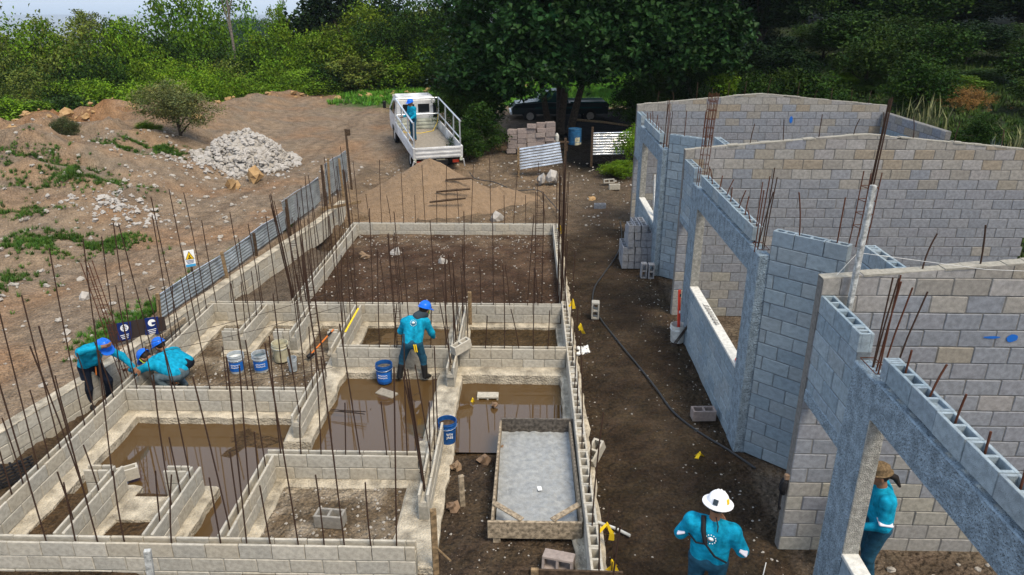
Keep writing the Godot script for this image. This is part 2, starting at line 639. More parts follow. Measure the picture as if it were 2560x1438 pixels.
func ground_tint(x: float, z: float) -> Color:
	var b := hills.get_noise_2d(x * 5.0 + 40.0, z * 5.0)
	var f := rough_noise.get_noise_2d(x * 2.0, z * 2.0)
	var road := Color(0.42, 0.31, 0.21).lerp(Color(0.33, 0.255, 0.185), clampf(0.5 + b, 0, 1))
	if x < -5.0 and x > -13.0:
		var u := x - retaining_x(z) + 0.5 * sin(z * 0.23)
		var streak := hills.get_noise_2d(u * 14.0, z * 0.7)
		road = road.lerp(Color(0.25, 0.175, 0.115), clampf(0.6 * (exp(-pow((u + 1.7) / 0.25, 2.0)) + exp(-pow((u + 3.3) / 0.3, 2.0))) + streak * 0.9, 0.0, 0.7))
	road = road.lerp(Color(0.42, 0.255, 0.145), clampf(hills.get_noise_2d(x * 2.4, z * 2.4 + 90.0) * 1.6 - 0.05, 0.0, 0.8))
	var path := Color(0.060, 0.041, 0.025).lerp(Color(0.120, 0.083, 0.051), clampf(0.4 + b * 1.2 + f * 0.4, 0, 1))
	var c := road
	var site := smoothstep(0.15, -0.1, -(x - retaining_x(z)))
	site = smoothstep(-0.3, 0.2, x - retaining_x(z))
	c = c.lerp(path, site * smoothstep(-26.0, -21.5, z))
	# pale sandy ground behind the foundation
	if z < -20.8 and x > -6.5:
		var w := smoothstep(-20.8, -21.6, z) * smoothstep(2.6, 0.6, x) * smoothstep(-31.0, -27.0, z)
		c = c.lerp(Color(0.31, 0.22, 0.14).lerp(Color(0.20, 0.145, 0.095), clampf(0.3 + b * 2.0, 0, 1)), w * 0.9)
	if in_rect(x, z, -6.85, 0.8, -20.8, -7.0):
		if z < -14.63:
			c = Color(0.098, 0.055, 0.034).lerp(Color(0.165, 0.105, 0.066), clampf(b * 1.8 + 0.15, 0, 1)) if x > -5.15 else Color(0.20, 0.155, 0.11)
			if x > -5.1:
				c = c.lerp(Color(0.36, 0.26, 0.17), clampf(smoothstep(-18.6, -20.6, z) * (0.35 + f), 0, 0.7))
		elif x < -3.6 and z < -10.7:
			c = Color(0.20, 0.145, 0.09).lerp(Color(0.46, 0.375, 0.27), clampf(f * 1.8 + 0.28, 0, 1))
		elif z < -12.5:
			c = Color(0.115, 0.075, 0.038)
		elif in_rect(x, z, -3.7, -1.4, -9.0, -7.1):
			c = Color(0.21, 0.155, 0.10).lerp(Color(0.50, 0.42, 0.32), clampf(f * 2.2 + 0.3, 0, 1))
		else:
			c = Color(0.13, 0.085, 0.045)
	if in_rect(x, z, -1.25, 0.8, -9.6, 0.0):
		c = Color(0.075, 0.054, 0.038).lerp(Color(0.12, 0.085, 0.055), clampf(0.5 + b, 0, 1))
	# classroom floors, and the yard with the tree's shade painted into its colour
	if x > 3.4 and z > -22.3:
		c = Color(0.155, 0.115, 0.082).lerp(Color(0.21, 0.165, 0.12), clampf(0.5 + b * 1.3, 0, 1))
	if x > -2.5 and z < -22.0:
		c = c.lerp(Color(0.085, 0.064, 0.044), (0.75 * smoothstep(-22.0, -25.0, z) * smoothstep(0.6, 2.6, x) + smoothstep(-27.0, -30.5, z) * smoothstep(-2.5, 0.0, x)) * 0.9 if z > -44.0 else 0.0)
	# orange spoil on the mound and along the far rim
	var rim := beyond_edge(x, z)
	var orange := smoothstep(-4.0, -0.6, rim) * clampf(0.45 + b * 1.6, 0, 1)
	orange += 0.9 * exp(-(pow((x + 19.5) / 3.2, 2.0) + pow((z + 33.0) / 2.4, 2.0)))
	orange = clampf(orange, 0, 1) * (1.0 if x < -1.0 else 0.0)
	c = c.lerp(Color(0.40, 0.19, 0.07), orange * 0.8)
	var mound := smoothstep(-12.0, -15.5, x) * smoothstep(-18.5, -24.0, z) * (1.0 - orange)
	c = c.lerp(Color(0.42, 0.275, 0.165).lerp(Color(0.31, 0.25, 0.185), clampf(0.5 + b * 2.0, 0, 1)), mound * 0.8)
	# green slopes
	if rim > 0.0:
		c = c.lerp(Color(0.045, 0.075, 0.018), smoothstep(0.2, 2.0, rim))
		c = c.lerp(Color(0.38, 0.42, 0.42).lerp(Color(0.58, 0.62, 0.64), clampf(0.5 + 2.0 * hills.get_noise_2d(x * 0.02, z * 0.06), 0, 1)), smoothstep(200.0, 1000.0, rim))  # far plain paled: distance haze put into the ground colour
	if z < -42.0 and rim <= 0.0 and x > -13.0:
		c = c.lerp(Color(0.06, 0.14, 0.02), smoothstep(-43.0, -46.5, z + b * 3.0) * smoothstep(-13.0, -10.0, x))
	if x > 11.0 and z < -12.0:
		c = c.lerp(Color(0.042, 0.058, 0.022), smoothstep(11.0, 12.5, x))
	return c


func build_ground():
	var xs := []
	var zs := []
	var x := -13.0
	while x < 12.0:
		xs.append(x)
		x += 0.16 if (x > -8.6 and x < 3.8) else 0.3
	for s in [1, -1]:
		var step := 0.5
		var p := 12.0 if s > 0 else -13.0
		while absf(p) < 9000.0:
			if s > 0:
				xs.append(p)
			else:
				xs.push_front(p - step)
			p += step * s
			step = step * (1.02 if absf(p) < 60.0 else 1.16)
	var z := -2.0
	while z > -34.0:
		zs.append(z)
		z -= 0.16 if z > -25.0 else 0.3
	var st := 0.4
	while z > -11000.0:
		zs.append(z)
		z -= st
		st *= 1.02 if z > -75.0 else 1.14
	var zb := -2.0
	st = 1.0
	while zb < 400.0:
		zb += st
		zs.push_front(zb)
		st *= 1.25
	var nx := xs.size()
	var nz := zs.size()
	var vs := PackedVector3Array()
	var cs := PackedColorArray()
	vs.resize(nx * nz)
	cs.resize(nx * nz)
	for j in nz:
		for i in nx:
			vs[j * nx + i] = Vector3(xs[i], ground_y(xs[i], zs[j]), zs[j])
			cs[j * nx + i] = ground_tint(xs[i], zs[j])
	var ns := PackedVector3Array()
	ns.resize(nx * nz)
	for j in nz:
		for i in nx:
			var dx := vs[j * nx + mini(i + 1, nx - 1)] - vs[j * nx + maxi(i - 1, 0)]
			var dz := vs[maxi(j - 1, 0) * nx + i] - vs[mini(j + 1, nz - 1) * nx + i]
			ns[j * nx + i] = dz.cross(dx).normalized()
	var idx := PackedInt32Array()
	for j in nz - 1:
		for i in nx - 1:
			var a := j * nx + i
			idx.append_array([a, a + nx + 1, a + 1, a, a + nx, a + nx + 1])
	var a := []
	a.resize(Mesh.ARRAY_MAX)
	a[Mesh.ARRAY_VERTEX] = vs
	a[Mesh.ARRAY_NORMAL] = ns
	a[Mesh.ARRAY_COLOR] = cs
	a[Mesh.ARRAY_INDEX] = idx
	var m := ArrayMesh.new()
	m.add_surface_from_arrays(Mesh.PRIMITIVE_TRIANGLES, a)
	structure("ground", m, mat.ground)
	# flooded rooms: shallow muddy water, its shore where the mud rises above it
	for w in [[-6.75, -1.45, -10.7, -7.15, -0.125], [-3.55, -1.45, -12.4, -10.5, -0.128], [-1.28, 0.78, -12.2, -9.9, -0.158], [-3.5, -1.5, -14.5, -12.65, -0.066], [-1.2, 0.7, -14.5, -12.65, -0.07]]:
		var g := G.new()
		g.quad(Vector3(w[0], w[4], w[3]), Vector3(w[1], w[4], w[3]), Vector3(w[1], w[4], w[2]), Vector3(w[0], w[4], w[2]))
		structure(numbered("water"), g.mesh(), mat.water)


# ---------------------------------------------------------------- block walls
func block_mesh(l: float, h: float, w: float, kind: String, variant := 0) -> Mesh:
	var key := "b%.2f_%.3f_%.3f_%s_%d" % [l, h, w, kind, variant]
	if cache.has(key):
		return cache[key]
	var g := G.new()
	match kind:
		"u":
			var t := 0.034
			for s in [-1, 1]:
				g.cbox(Vector3(0, h * 0.5, s * (w - t) * 0.5), Vector3(l, h, t), 0.006, Basis(), 0.0025, rng)
			g.box(Vector3(0, 0.035, 0), Vector3(l - 0.004, 0.07, w - 2 * t))
		"hollow":
			var t := 0.032
			for s in [-1, 1]:
				g.cbox(Vector3(0, h * 0.5, s * (w - t) * 0.5), Vector3(l, h, t), 0.004)
			for s in [-1, 0, 1]:
				g.box(Vector3(s * (l - t) * 0.5, h * 0.5, 0), Vector3(t, h - 0.006, w - 2 * t))
			if variant % 3 == 1:
				g.box(Vector3(l * 0.25 - 0.008, h * 0.42, 0), Vector3(l * 0.5 - t * 1.5, h * 0.8, w - 2 * t))
		_:
			g.cbox(Vector3(0, h * 0.5, 0), Vector3(l, h, w), 0.008, Basis(), 0.0035, rng)
	var m := g.mesh()
	cache[key] = m
	return m


func rod_mesh(variant: int) -> Mesh:
	var key := "rod%d" % variant
	if not cache.has(key):
		var g := G.new()
		var ps := []
		var rs := []
		for i in 6:
			var t := i / 5.0
			ps.append(Vector3(0.045 * variant * t * t * sin(variant * 2.3), t, 0.045 * variant * t * t * cos(variant * 2.3)))
			rs.append(0.0098)
		g.tube(ps, rs, 5)
		cache[key] = g.mesh()
	return cache[key]


func add_rod(parent: Node3D, at: Vector3, h: float, lean := 0.035, m: Material = null):
	var b := Basis.from_euler(Vector3(rng.randfn(0, lean), rng.randf() * TAU, rng.randfn(0, lean)))
	b = b * Basis.from_scale(Vector3(1, h, 1))
	part("rebar", rod_mesh(rng.randi() % 3), m if m else mat.rust, parent, Transform3D(b, at))


func wall_root(called: String, label: String, category: String, a: Vector2, b: Vector2, group := "") -> Node3D:
	return thing(called, label, category, Vector3(a.x, 0, a.y), atan2(-(b.y - a.y), b.x - a.x), group)


# o: base, n (courses), h (course height), l (block pitch), w, tone (name or Callable(course, x)), top ("u", "hollow", ""), holes [[x0, x1, y0, y1]], crest (Callable(x) -> y), whole (Callable(x, y) -> bool), mortar
func lay_blocks(t: Node3D, length: float, o: Dictionary):
	var base: float = o.get("base", 0.03)
	var n: int = o.n
	var h: float = o.get("h", 0.208)
	var l: float = o.get("l", 0.408)
	var w: float = o.get("w", 0.15)
	var top: String = o.get("top", "")
	var holes: Array = o.get("holes", [])
	var start: float = o.get("start", 0.0)
	var joint := 0.011
	var core := G.new()
	var rest := G.new()
	for k in n:
		var y0 := base + k * h
		var spans := [[start, length]]
		for q in holes:
			if minf(y0 + h, q[3]) - maxf(y0, q[2]) > h * 0.5:
				var cut := []
				for s in spans:
					if q[1] <= s[0] or q[0] >= s[1]:
						cut.append(s)
						continue
					if q[0] > s[0]:
						cut.append([s[0], q[0]])
					if q[1] < s[1]:
						cut.append([q[1], s[1]])
				spans = cut
		var last := k == n - 1
		var kind := top if last and top else "solid"
		for s in spans:
			var i := int(floor((s[0] + (l * 0.5 if k % 2 else 0.0)) / l))
			while true:
				var x0: float = i * l - (l * 0.5 if k % 2 else 0.0)
				i += 1
				var x1: float = x0 + l
				x0 = maxf(x0, s[0])
				x1 = minf(x1, s[1])
				if x0 >= s[1] - 0.02:
					break
				if x1 - x0 < 0.05:
					continue
				var mid := (x0 + x1) * 0.5
				var bl := snappedf(x1 - x0 - joint, 0.01)
				var tone = o.get("tone", "pale")
				if tone is Callable:
					tone = tone.call(k, mid)
				var ms: Array = mat[tone]
				var m: Material = ms[rng.randi() % ms.size()]
				var ya := y0 + h
				var yb := y0 + h
				if o.has("crest"):
					ya = minf(ya, o.crest.call(x0))
					yb = minf(yb, o.crest.call(x1))
					if maxf(ya, yb) < y0 + 0.04:
						continue
					ya = maxf(ya, y0 + 0.02)
					yb = maxf(yb, y0 + 0.02)
				var cut := ya < y0 + h - 0.001 or yb < y0 + h - 0.001
				if kind == "solid":
					var cp := []
					for e in 8:
						cp.append(Vector3(x1 if e & 1 else x0, (yb if e & 1 else ya) if e & 2 else y0, (w - 0.018) * (0.5 if e & 4 else -0.5)))
					if cut:
						for e in 8:
							if e & 2:
								cp[e].y -= 0.003
					core.hexa(cp)
				var proud := rng.randfn(0, 0.0016)
				if o.has("whole") and not o.whole.call(mid, y0):
					var rp := []
					for e in 8:
						rp.append(Vector3(x1 - joint * 0.5 if e & 1 else x0 + joint * 0.5, ((yb if e & 1 else ya) - joint) if e & 2 else y0, (w * 0.5) * (1 if e & 4 else -1)))
					rest.hexa(rp)
					continue
				if cut:
					var g := G.new()
					var gp := []
					for e in 8:
						gp.append(Vector3(bl * (0.5 if e & 1 else -0.5), ((yb if e & 1 else ya) - y0) if e & 2 else 0.0, w * (0.5 if e & 4 else -0.5)))
					g.hexa(gp)
					part("block", g.mesh(), m, t, Transform3D(Basis(), Vector3(mid, y0, proud)))
				else:
					var flip := Basis(Vector3.UP, PI) if rng.randf() < 0.5 else Basis()
					part("block", block_mesh(bl, h - (joint if not last else 0.004), w, kind, rng.randi() % 3), m, t, Transform3D(flip, Vector3(mid, y0, proud)))
	if core.v.size() > 0:
		part("mortar", core.mesh(), mat[o.get("mortar", "mortar")], t)
	if rest.v.size() > 0:
		var p := part("block_courses", rest.mesh(), mat[o.get("rest_tone", "cool")][0], t)
		p.set_meta("kind", "stuff")


func add_footing(t: Node3D, x0: float, x1: float, half: float, top := 0.03, bottom := -0.32, side := 0.0):
	# a rough concrete strip under the wall; its top and edges undulate
	var g := G.new()
	var n := maxi(2, int((x1 - x0) / 0.22))
	var rows := []
	for i in n + 1:
		var x := lerpf(x0, x1, float(i) / n)
		var j1 := rng.randfn(0, 0.012)
		var j2 := rng.randfn(0, 0.012)
		var row := []
		for p in [[-half + j1, bottom], [-half + j1, top - 0.03], [-half + 0.035 + j1, top - 0.004], [-half * 0.45, top + 0.004], [half * 0.45, top + 0.004], [half - 0.035 + j2, top - 0.004], [half + j2, top - 0.03], [half + j2, bottom]]:
			row.append(Vector3(x, p[1] + rng.randfn(0, 0.004), p[0] + side))
		rows.append(row)
	for i in n:
		for k in 7:
			g.quad(rows[i][k], rows[i + 1][k], rows[i + 1][k + 1], rows[i][k + 1])
	for w in [0, n]:
		g.face(rows[w], rows[n - w][3])
	part("footing", g.mesh(), mat.footing, t)


func rods_along(t: Node3D, x0: float, x1: float, step: float, y: float, tall: float, short: float, lean := 0.03):
	var x := x0
	var k := 0
	while x <= x1:
		if rng.randf() > 0.08:
			var h: float = (tall if k % 2 == 0 else short) * rng.randf_range(0.9, 1.1)
			add_rod(t, Vector3(x + rng.randfn(0, 0.03), y, rng.randfn(0, 0.012)), h, lean)
		k += 1
		x += step


func foundation_wall(label: String, a: Vector2, b: Vector2, o := {}) -> Node3D:
	var t := wall_root("foundation_wall", label, "foundation wall", a, b, "low block foundation walls")
	var length := a.distance_to(b)
	var q := {"n": 2, "base": 0.035, "h": 0.207, "tone": "pale", "top": "u", "mortar": "mortar_pale"}
	q.merge(o, true)
	lay_blocks(t, length, q)
	if o.get("footing", true):
		add_footing(t, o.get("f0", -0.1), length + o.get("f1", 0.1), o.get("half", 0.225), o.get("ftop", 0.03), -0.34, o.get("side", 0.0))
	if o.get("rods", true):
		rods_along(t, 0.2, length - 0.1, o.get("step", 0.31), 0.12, o.get("tall", 2.3), o.get("short", 1.15), o.get("lean", 0.03))
	return t


func build_foundation():
	foundation_wall("low block wall nearest the camera, its channel full of starter bars", Vector2(-9.2, -7.08), Vector2(-1.32, -7.08), {"tall": 3.0, "short": 1.25, "n": 3, "base": -0.175, "ftop": -0.165, "half": 0.36})
	foundation_wall("long left block wall of the flooded rooms, two workers tying steel on it", Vector2(-6.92, -7.17), Vector2(-6.92, -14.56), {"tall": 2.9, "short": 1.4, "step": 0.29, "half": 0.3})
	foundation_wall("block wall across the middle, between the four small rooms and the big red earth court", Vector2(-6.99, -14.63), Vector2(0.78, -14.63), {"tall": 2.4, "short": 1.3, "step": 0.34})
	foundation_wall("left block wall of the big red earth court, bars close together", Vector2(-5.13, -14.72), Vector2(-5.13, -20.75), {"tall": 2.5, "short": 2.0, "tone": "pale", "step": 0.27})
	foundation_wall("farthest low block wall, in front of the pit and the sand heap", Vector2(-5.2, -20.83), Vector2(0.78, -20.83), {"tall": 2.2, "short": 1.3, "top": "", "step": 0.33, "lean": 0.02})
	foundation_wall("long right block wall beside the muddy path, hollow blocks showing on top", Vector2(0.86, -3.6), Vector2(0.86, -20.9), {"tall": 2.0, "short": 1.1, "top": "hollow", "step": 0.9, "half": 0.2})
	foundation_wall("block wall behind the bending worker, joining two T shaped walls", Vector2(-3.62, -12.5), Vector2(-1.45, -12.5), {"tall": 2.2, "short": 1.1})
	foundation_wall("short block wall with a thick concrete ledge over the formwork tray's pool", Vector2(-1.27, -12.5), Vector2(0.78, -12.5), {"tall": 2.2, "short": 1.1, "half": 0.34, "ftop": 0.06})
	foundation_wall("open ended channel wall right of the bending worker, thick with bars", Vector2(-1.36, -14.55), Vector2(-1.36, -11.65), {"tall": 2.0, "short": 1.4, "step": 0.26, "lean": 0.05, "f1": 1.9, "side": 0.06})
	foundation_wall("short channel wall left of the formwork tray, blue bucket at its end", Vector2(-1.36, -9.84), Vector2(-1.36, -8.02), {"tall": 1.9, "short": 1.4, "step": 0.35, "lean": 0.05, "f0": -0.1, "f1": 0.9, "half": 0.3, "side": 0.06})
	foundation_wall("block wall left of the bending worker's room, yellow batten on its top", Vector2(-3.66, -14.55), Vector2(-3.66, -12.43), {"tall": 2.2, "short": 1.2})
	foundation_wall("short block wall end standing between the two flooded rooms", Vector2(-3.67, -11.5), Vector2(-3.67, -9.97), {"tall": 2.2, "short": 1.3, "step": 0.36, "lean": 0.05, "f0": -0.9})
	foundation_wall("two course block wall across the left rooms, behind the brown pool", Vector2(-6.84, -10.83), Vector2(-3.75, -10.83), {"tall": 2.2, "short": 1.1})
	foundation_wall("back block wall of the dry room at the bottom centre", Vector2(-3.8, -8.97), Vector2(-1.45, -8.97), {"tall": 2.2, "short": 1.1})
	foundation_wall("left block wall of the dry room at the bottom centre", Vector2(-3.73, -8.9), Vector2(-3.73, -7.17), {"tall": 2.4, "short": 1.1})
	foundation_wall("short spur wall nearest the left edge of the pool, bottom left", Vector2(-5.8, -8.6), Vector2(-5.8, -7.17), {"tall": 2.5, "short": 1.0})
	foundation_wall("return block at the head of the left bottom spur", Vector2(-6.24, -8.54), Vector2(-5.88, -8.54), {"rods": false, "half": 0.2, "f0": 0.0, "f1": 0.0})
	foundation_wall("short spur wall at the right of the two bottom left cells", Vector2(-4.68, -8.6), Vector2(-4.68, -7.17), {"tall": 2.4, "short": 1.1})
	foundation_wall("return block at the head of the right bottom spur", Vector2(-5.1, -8.54), Vector2(-4.76, -8.54), {"rods": false, "half": 0.2, "f0": 0.0, "f1": 0.0})
	foundation_wall("first spur wall behind the paint buckets, left one", Vector2(-5.72, -14.55), Vector2(-5.72, -13.15), {"tall": 2.2, "short": 1.2})
	foundation_wall("return block at the end of the left spur behind the buckets", Vector2(-6.12, -13.2), Vector2(-5.8, -13.2), {"rods": false, "half": 0.2, "f0": 0.0, "f1": 0.0})
	foundation_wall("second spur wall behind the paint buckets, right one", Vector2(-4.67, -14.55), Vector2(-4.67, -13.12), {"tall": 2.2, "short": 1.2})
	foundation_wall("return block behind the cream bucket", Vector2(-5.08, -13.2), Vector2(-4.75, -13.2), {"rods": false, "half": 0.2, "f0": 0.0, "f1": 0.0})
	foundation_wall("small return block left of the orange handled sledgehammer", Vector2(-3.98, -13.2), Vector2(-3.74, -13.2), {"rods": false, "half": 0.2, "f0": 0.0, "f1": 0.0})
	# thin ties run through the channels
	var strip := G.new()
	strip.box(Vector3(0, 0.02, 0), Vector3(1.5, 0.04, 0.9))
	var floor_pad := solo("concrete_pad", strip.mesh(), mat.footing, "pale concrete patch at the foot of the short channel wall, bottom centre", "concrete pad", Transform3D(Basis(), Vector3(-1.9, -0.07, -7.75)).scaled_local(Vector3(0.75, 1, 0.8)))
	floor_pad.rotation.y = 0.03
	var pad := G.new()
	pad.box(Vector3(0, 0.0, 0), Vector3(0.95, 0.05, 0.5))
	solo("concrete_pad", pad.mesh(), mat.footing, "pale concrete sill between the two bottom left cells", "concrete pad", Transform3D(Basis(), Vector3(-5.25, 0.0, -8.2)))
	# column cages of long bars and square ties
	cage("tall rusty column cage held by the worker at the left", Vector3(-7.05, 0.35, -11.25), 2.25, 0.13, 0.05, Vector2(-0.10, 0.02), mat.rust_red)
	cage("slim rusty column cage standing behind the bending worker", Vector3(-2.4, 0.1, -12.5), 2.6, 0.11, 0.0, Vector2(-0.02, -0.01), mat.rust)
	cage("column cage at the right of the red earth court", Vector3(0.28, 0.15, -14.8), 2.75, 0.16, 0.0, Vector2(0.0, 0.0), mat.rust)
	cage("column cage among the bars by the grey buckets", Vector3(-3.72, 0.15, -11.75), 2.4, 0.12, 0.2, Vector2(-0.03, 0.01), mat.rust)
	cage("column cage where the court meets the spur walls", Vector3(-4.9, 0.15, -14.75), 2.2, 0.12, 0.2, Vector2(-0.06, 0.0), mat.rust)
	bundle("thick upright bundle of bars leaning at the court's right wall", Vector3(0.78, 0.15, -14.9), 3.35, 16, 0.07, Vector2(0.0, 0.0))
	bundle("dark upright bundle of bars at the court's left corner", Vector3(-5.2, 0.3, -14.95), 2.5, 9, 0.04, Vector2(-0.10, 0.0))
	bundle("cluster of bars at the short channel wall's end", Vector3(-1.36, 0.2, -8.3), 2.0, 5, 0.05, Vector2(-0.08, 0.0))


func cage(label: String, at: Vector3, h: float, w: float, turn: float, lean: Vector2, m: Material) -> Node3D:
	var t := thing("column_cage", label, "rebar cage", at, turn, "steel column cages")
	for sx in [-1, 1]:
		for sz in [-1, 1]:
			var g := G.new()
			var ps := []
			for i in 4:
				var y: float = h * i / 3.0
				ps.append(Vector3(sx * w * 0.5 + lean.x * y, y, sz * w * 0.5 + lean.y * y) + Vector3(rng.randfn(0, 0.004), 0, rng.randfn(0, 0.004)))
			g.tube(ps, [0.0075, 0.0075, 0.0075, 0.0075], 5)
			part("vertical_bar", g.mesh(), m, t)
	var tie := G.new()
	var e := w * 0.5 + 0.006
	var cs := [Vector3(-e, 0, -e), Vector3(e, 0, -e), Vector3(e, 0, e), Vector3(-e, 0, e)]
	for i in 4:
		tie.tube([cs[i], cs[(i + 1) % 4]], [0.0045, 0.0045], 4)
	var tm := tie.mesh()
	var y := 0.25
	while y < h * 0.93:
		part("stirrup", tm, m, t, Transform3D(Basis(), Vector3(lean.x * y, y, lean.y * y)))
		y += 0.17
	return t


func bundle(label: String, at: Vector3, h: float, count: int, spread: float, lean: Vector2):
	var t := thing("bar_bundle", label, "rebar bundle", at, 0.0, "bundles of steel bars")
	for k in count:
		var o := Vector3(rng.randfn(0, spread * 0.5), 0, rng.randfn(0, spread * 0.5))
		var hh := h * rng.randf_range(0.86, 1.03)
		var g := G.new()
		g.tube([o, o + Vector3(lean.x * hh * 0.5, hh * 0.5, lean.y * hh * 0.5) + Vector3(rng.randfn(0, 0.01), 0, 0), o * 1.25 + Vector3(lean.x * hh, hh, lean.y * hh)], [0.0085, 0.0085, 0.0085], 5)
		part("rebar", g.mesh(), mat.rust, t)
	for k in 3:
		var y: float = h * (0.2 + 0.28 * k)
		var g := G.new()
		g.tube([Vector3(lean.x * y - spread, y, 0), Vector3(lean.x * y, y + 0.01, spread), Vector3(lean.x * y + spread, y, 0), Vector3(lean.x * y, y - 0.01, -spread), Vector3(lean.x * y - spread, y, 0)], [0.004, 0.004, 0.004, 0.004, 0.004], 4)
		part("tie", g.mesh(), mat.rust, t)


# ---------------------------------------------------------------- the block classrooms on the right
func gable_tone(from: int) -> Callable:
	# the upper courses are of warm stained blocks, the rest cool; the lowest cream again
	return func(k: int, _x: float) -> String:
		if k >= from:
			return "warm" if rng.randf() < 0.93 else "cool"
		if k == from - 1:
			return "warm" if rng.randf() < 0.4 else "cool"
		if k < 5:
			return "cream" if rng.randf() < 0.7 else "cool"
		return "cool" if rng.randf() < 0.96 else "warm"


func gable(label: String, z: float, whole: Callable, rod_step: float, rod_h: float, warm_from: int) -> Node3D:
	var t := wall_root("gable_wall", label, "block wall", Vector2(3.29, z), Vector2(10.72, z), "gabled cross walls of the classrooms")
	var crest := func(x: float) -> float: return 3.74 + 0.335 * (1.0 - absf(x - 3.66) / 3.72)
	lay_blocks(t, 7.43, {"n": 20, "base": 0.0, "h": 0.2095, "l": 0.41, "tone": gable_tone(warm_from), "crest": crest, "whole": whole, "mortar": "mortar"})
	var g := G.new()
	var n := 34
	for i in n:
		var x0: float = 7.43 * i / n
		var x1: float = 7.43 * (i + 1) / n
		var j := rng.randfn(0, 0.005)
		var p := []
		for e in 8:
			var xx := x1 if e & 1 else x0
			p.append(Vector3(xx, crest.call(xx) + ((0.012 + j) if e & 2 else -0.01), (0.077 + j) * (1 if e & 4 else -1)))
		g.hexa(p)
	part("capping", g.mesh(), mat.mortar_pale, t)
	var x := 0.5
	while x < 7.2:
		add_rod(t, Vector3(x + rng.randfn(0, 0.06), crest.call(x) - 0.05, 0), rod_h * rng.randf_range(0.7, 1.35), 0.05)
		x += rod_step * rng.randf_range(0.75, 1.25)
	return t


func facade(label: String, zg: float, c1a: float, c1b: float, c2a: float, c2b: float, short_end := false) -> Node3D:
	# local x runs from the gable towards the viewer
	var t := wall_root("window_wall", label, "block wall", Vector2(3.37, zg + 0.08), Vector2(3.37, c2b), "window walls of the classrooms")
	t.rotation.y = -PI / 2.0
	var z0 := zg + 0.08
	var a1 := c1a - z0
	var b1 := c1b - z0
	var a2 := c2a - z0
	var b2 := c2b - z0
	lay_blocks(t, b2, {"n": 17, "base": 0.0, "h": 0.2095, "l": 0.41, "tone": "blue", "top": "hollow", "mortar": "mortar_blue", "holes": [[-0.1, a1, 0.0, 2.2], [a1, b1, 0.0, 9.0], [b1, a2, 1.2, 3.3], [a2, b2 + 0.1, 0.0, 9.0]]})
	for c in [[a1, b1], [a2, b2]]:
		var g := G.new()
		g.cbox(Vector3((c[0] + c[1]) * 0.5, 1.63, 0), Vector3(c[1] - c[0], 3.30, 0.175), 0.012)
		part("column", g.mesh(), mat.beam, t)
	var lit_jamb := G.new()
	lit_jamb.cbox(Vector3(b1 + 0.006, 2.08, 0), Vector3(0.02, 1.62, 0.165), 0.005)
	part("lit_jamb", lit_jamb.mesh(), mat.lit_jamb, t)  # added facing slab that paints the lit look of the cast column
	var lit_jamb2 := G.new()
	lit_jamb2.cbox(Vector3(a1 - 0.006, 1.1, 0), Vector3(0.02, 2.15, 0.165), 0.005)
	part("lit_jamb", lit_jamb2.mesh(), mat.lit_jamb, t)  # same light-painted slab on the door side
	var bm := G.new()
	bm.cbox(Vector3((b1 + a2) * 0.5, 3.1, 0), Vector3(a2 - b1 + 0.006, 0.40, 0.182), 0.012)
	part("ring_beam", bm.mesh(), mat.beam, t)
	var lin := G.new()
	lin.cbox(Vector3(a1 * 0.5, 2.3, 0), Vector3(a1, 0.16, 0.166), 0.01)
	part("lintel", lin.mesh(), mat.beam, t)
	var sill := G.new()
	sill.cbox(Vector3((b1 + a2) * 0.5, 1.277, 0), Vector3(a2 - b1 - 0.004, 0.045, 0.172), 0.006)
	part("window_sill", sill.mesh(), mat.sill, t)
	var x := b1 + 0.25
	while x < a2:
		add_rod(t, Vector3(x, 3.3, 0), rng.randf_range(0.40, 0.62), 0.03, mat.rust_red)
		x += 0.41
	return t


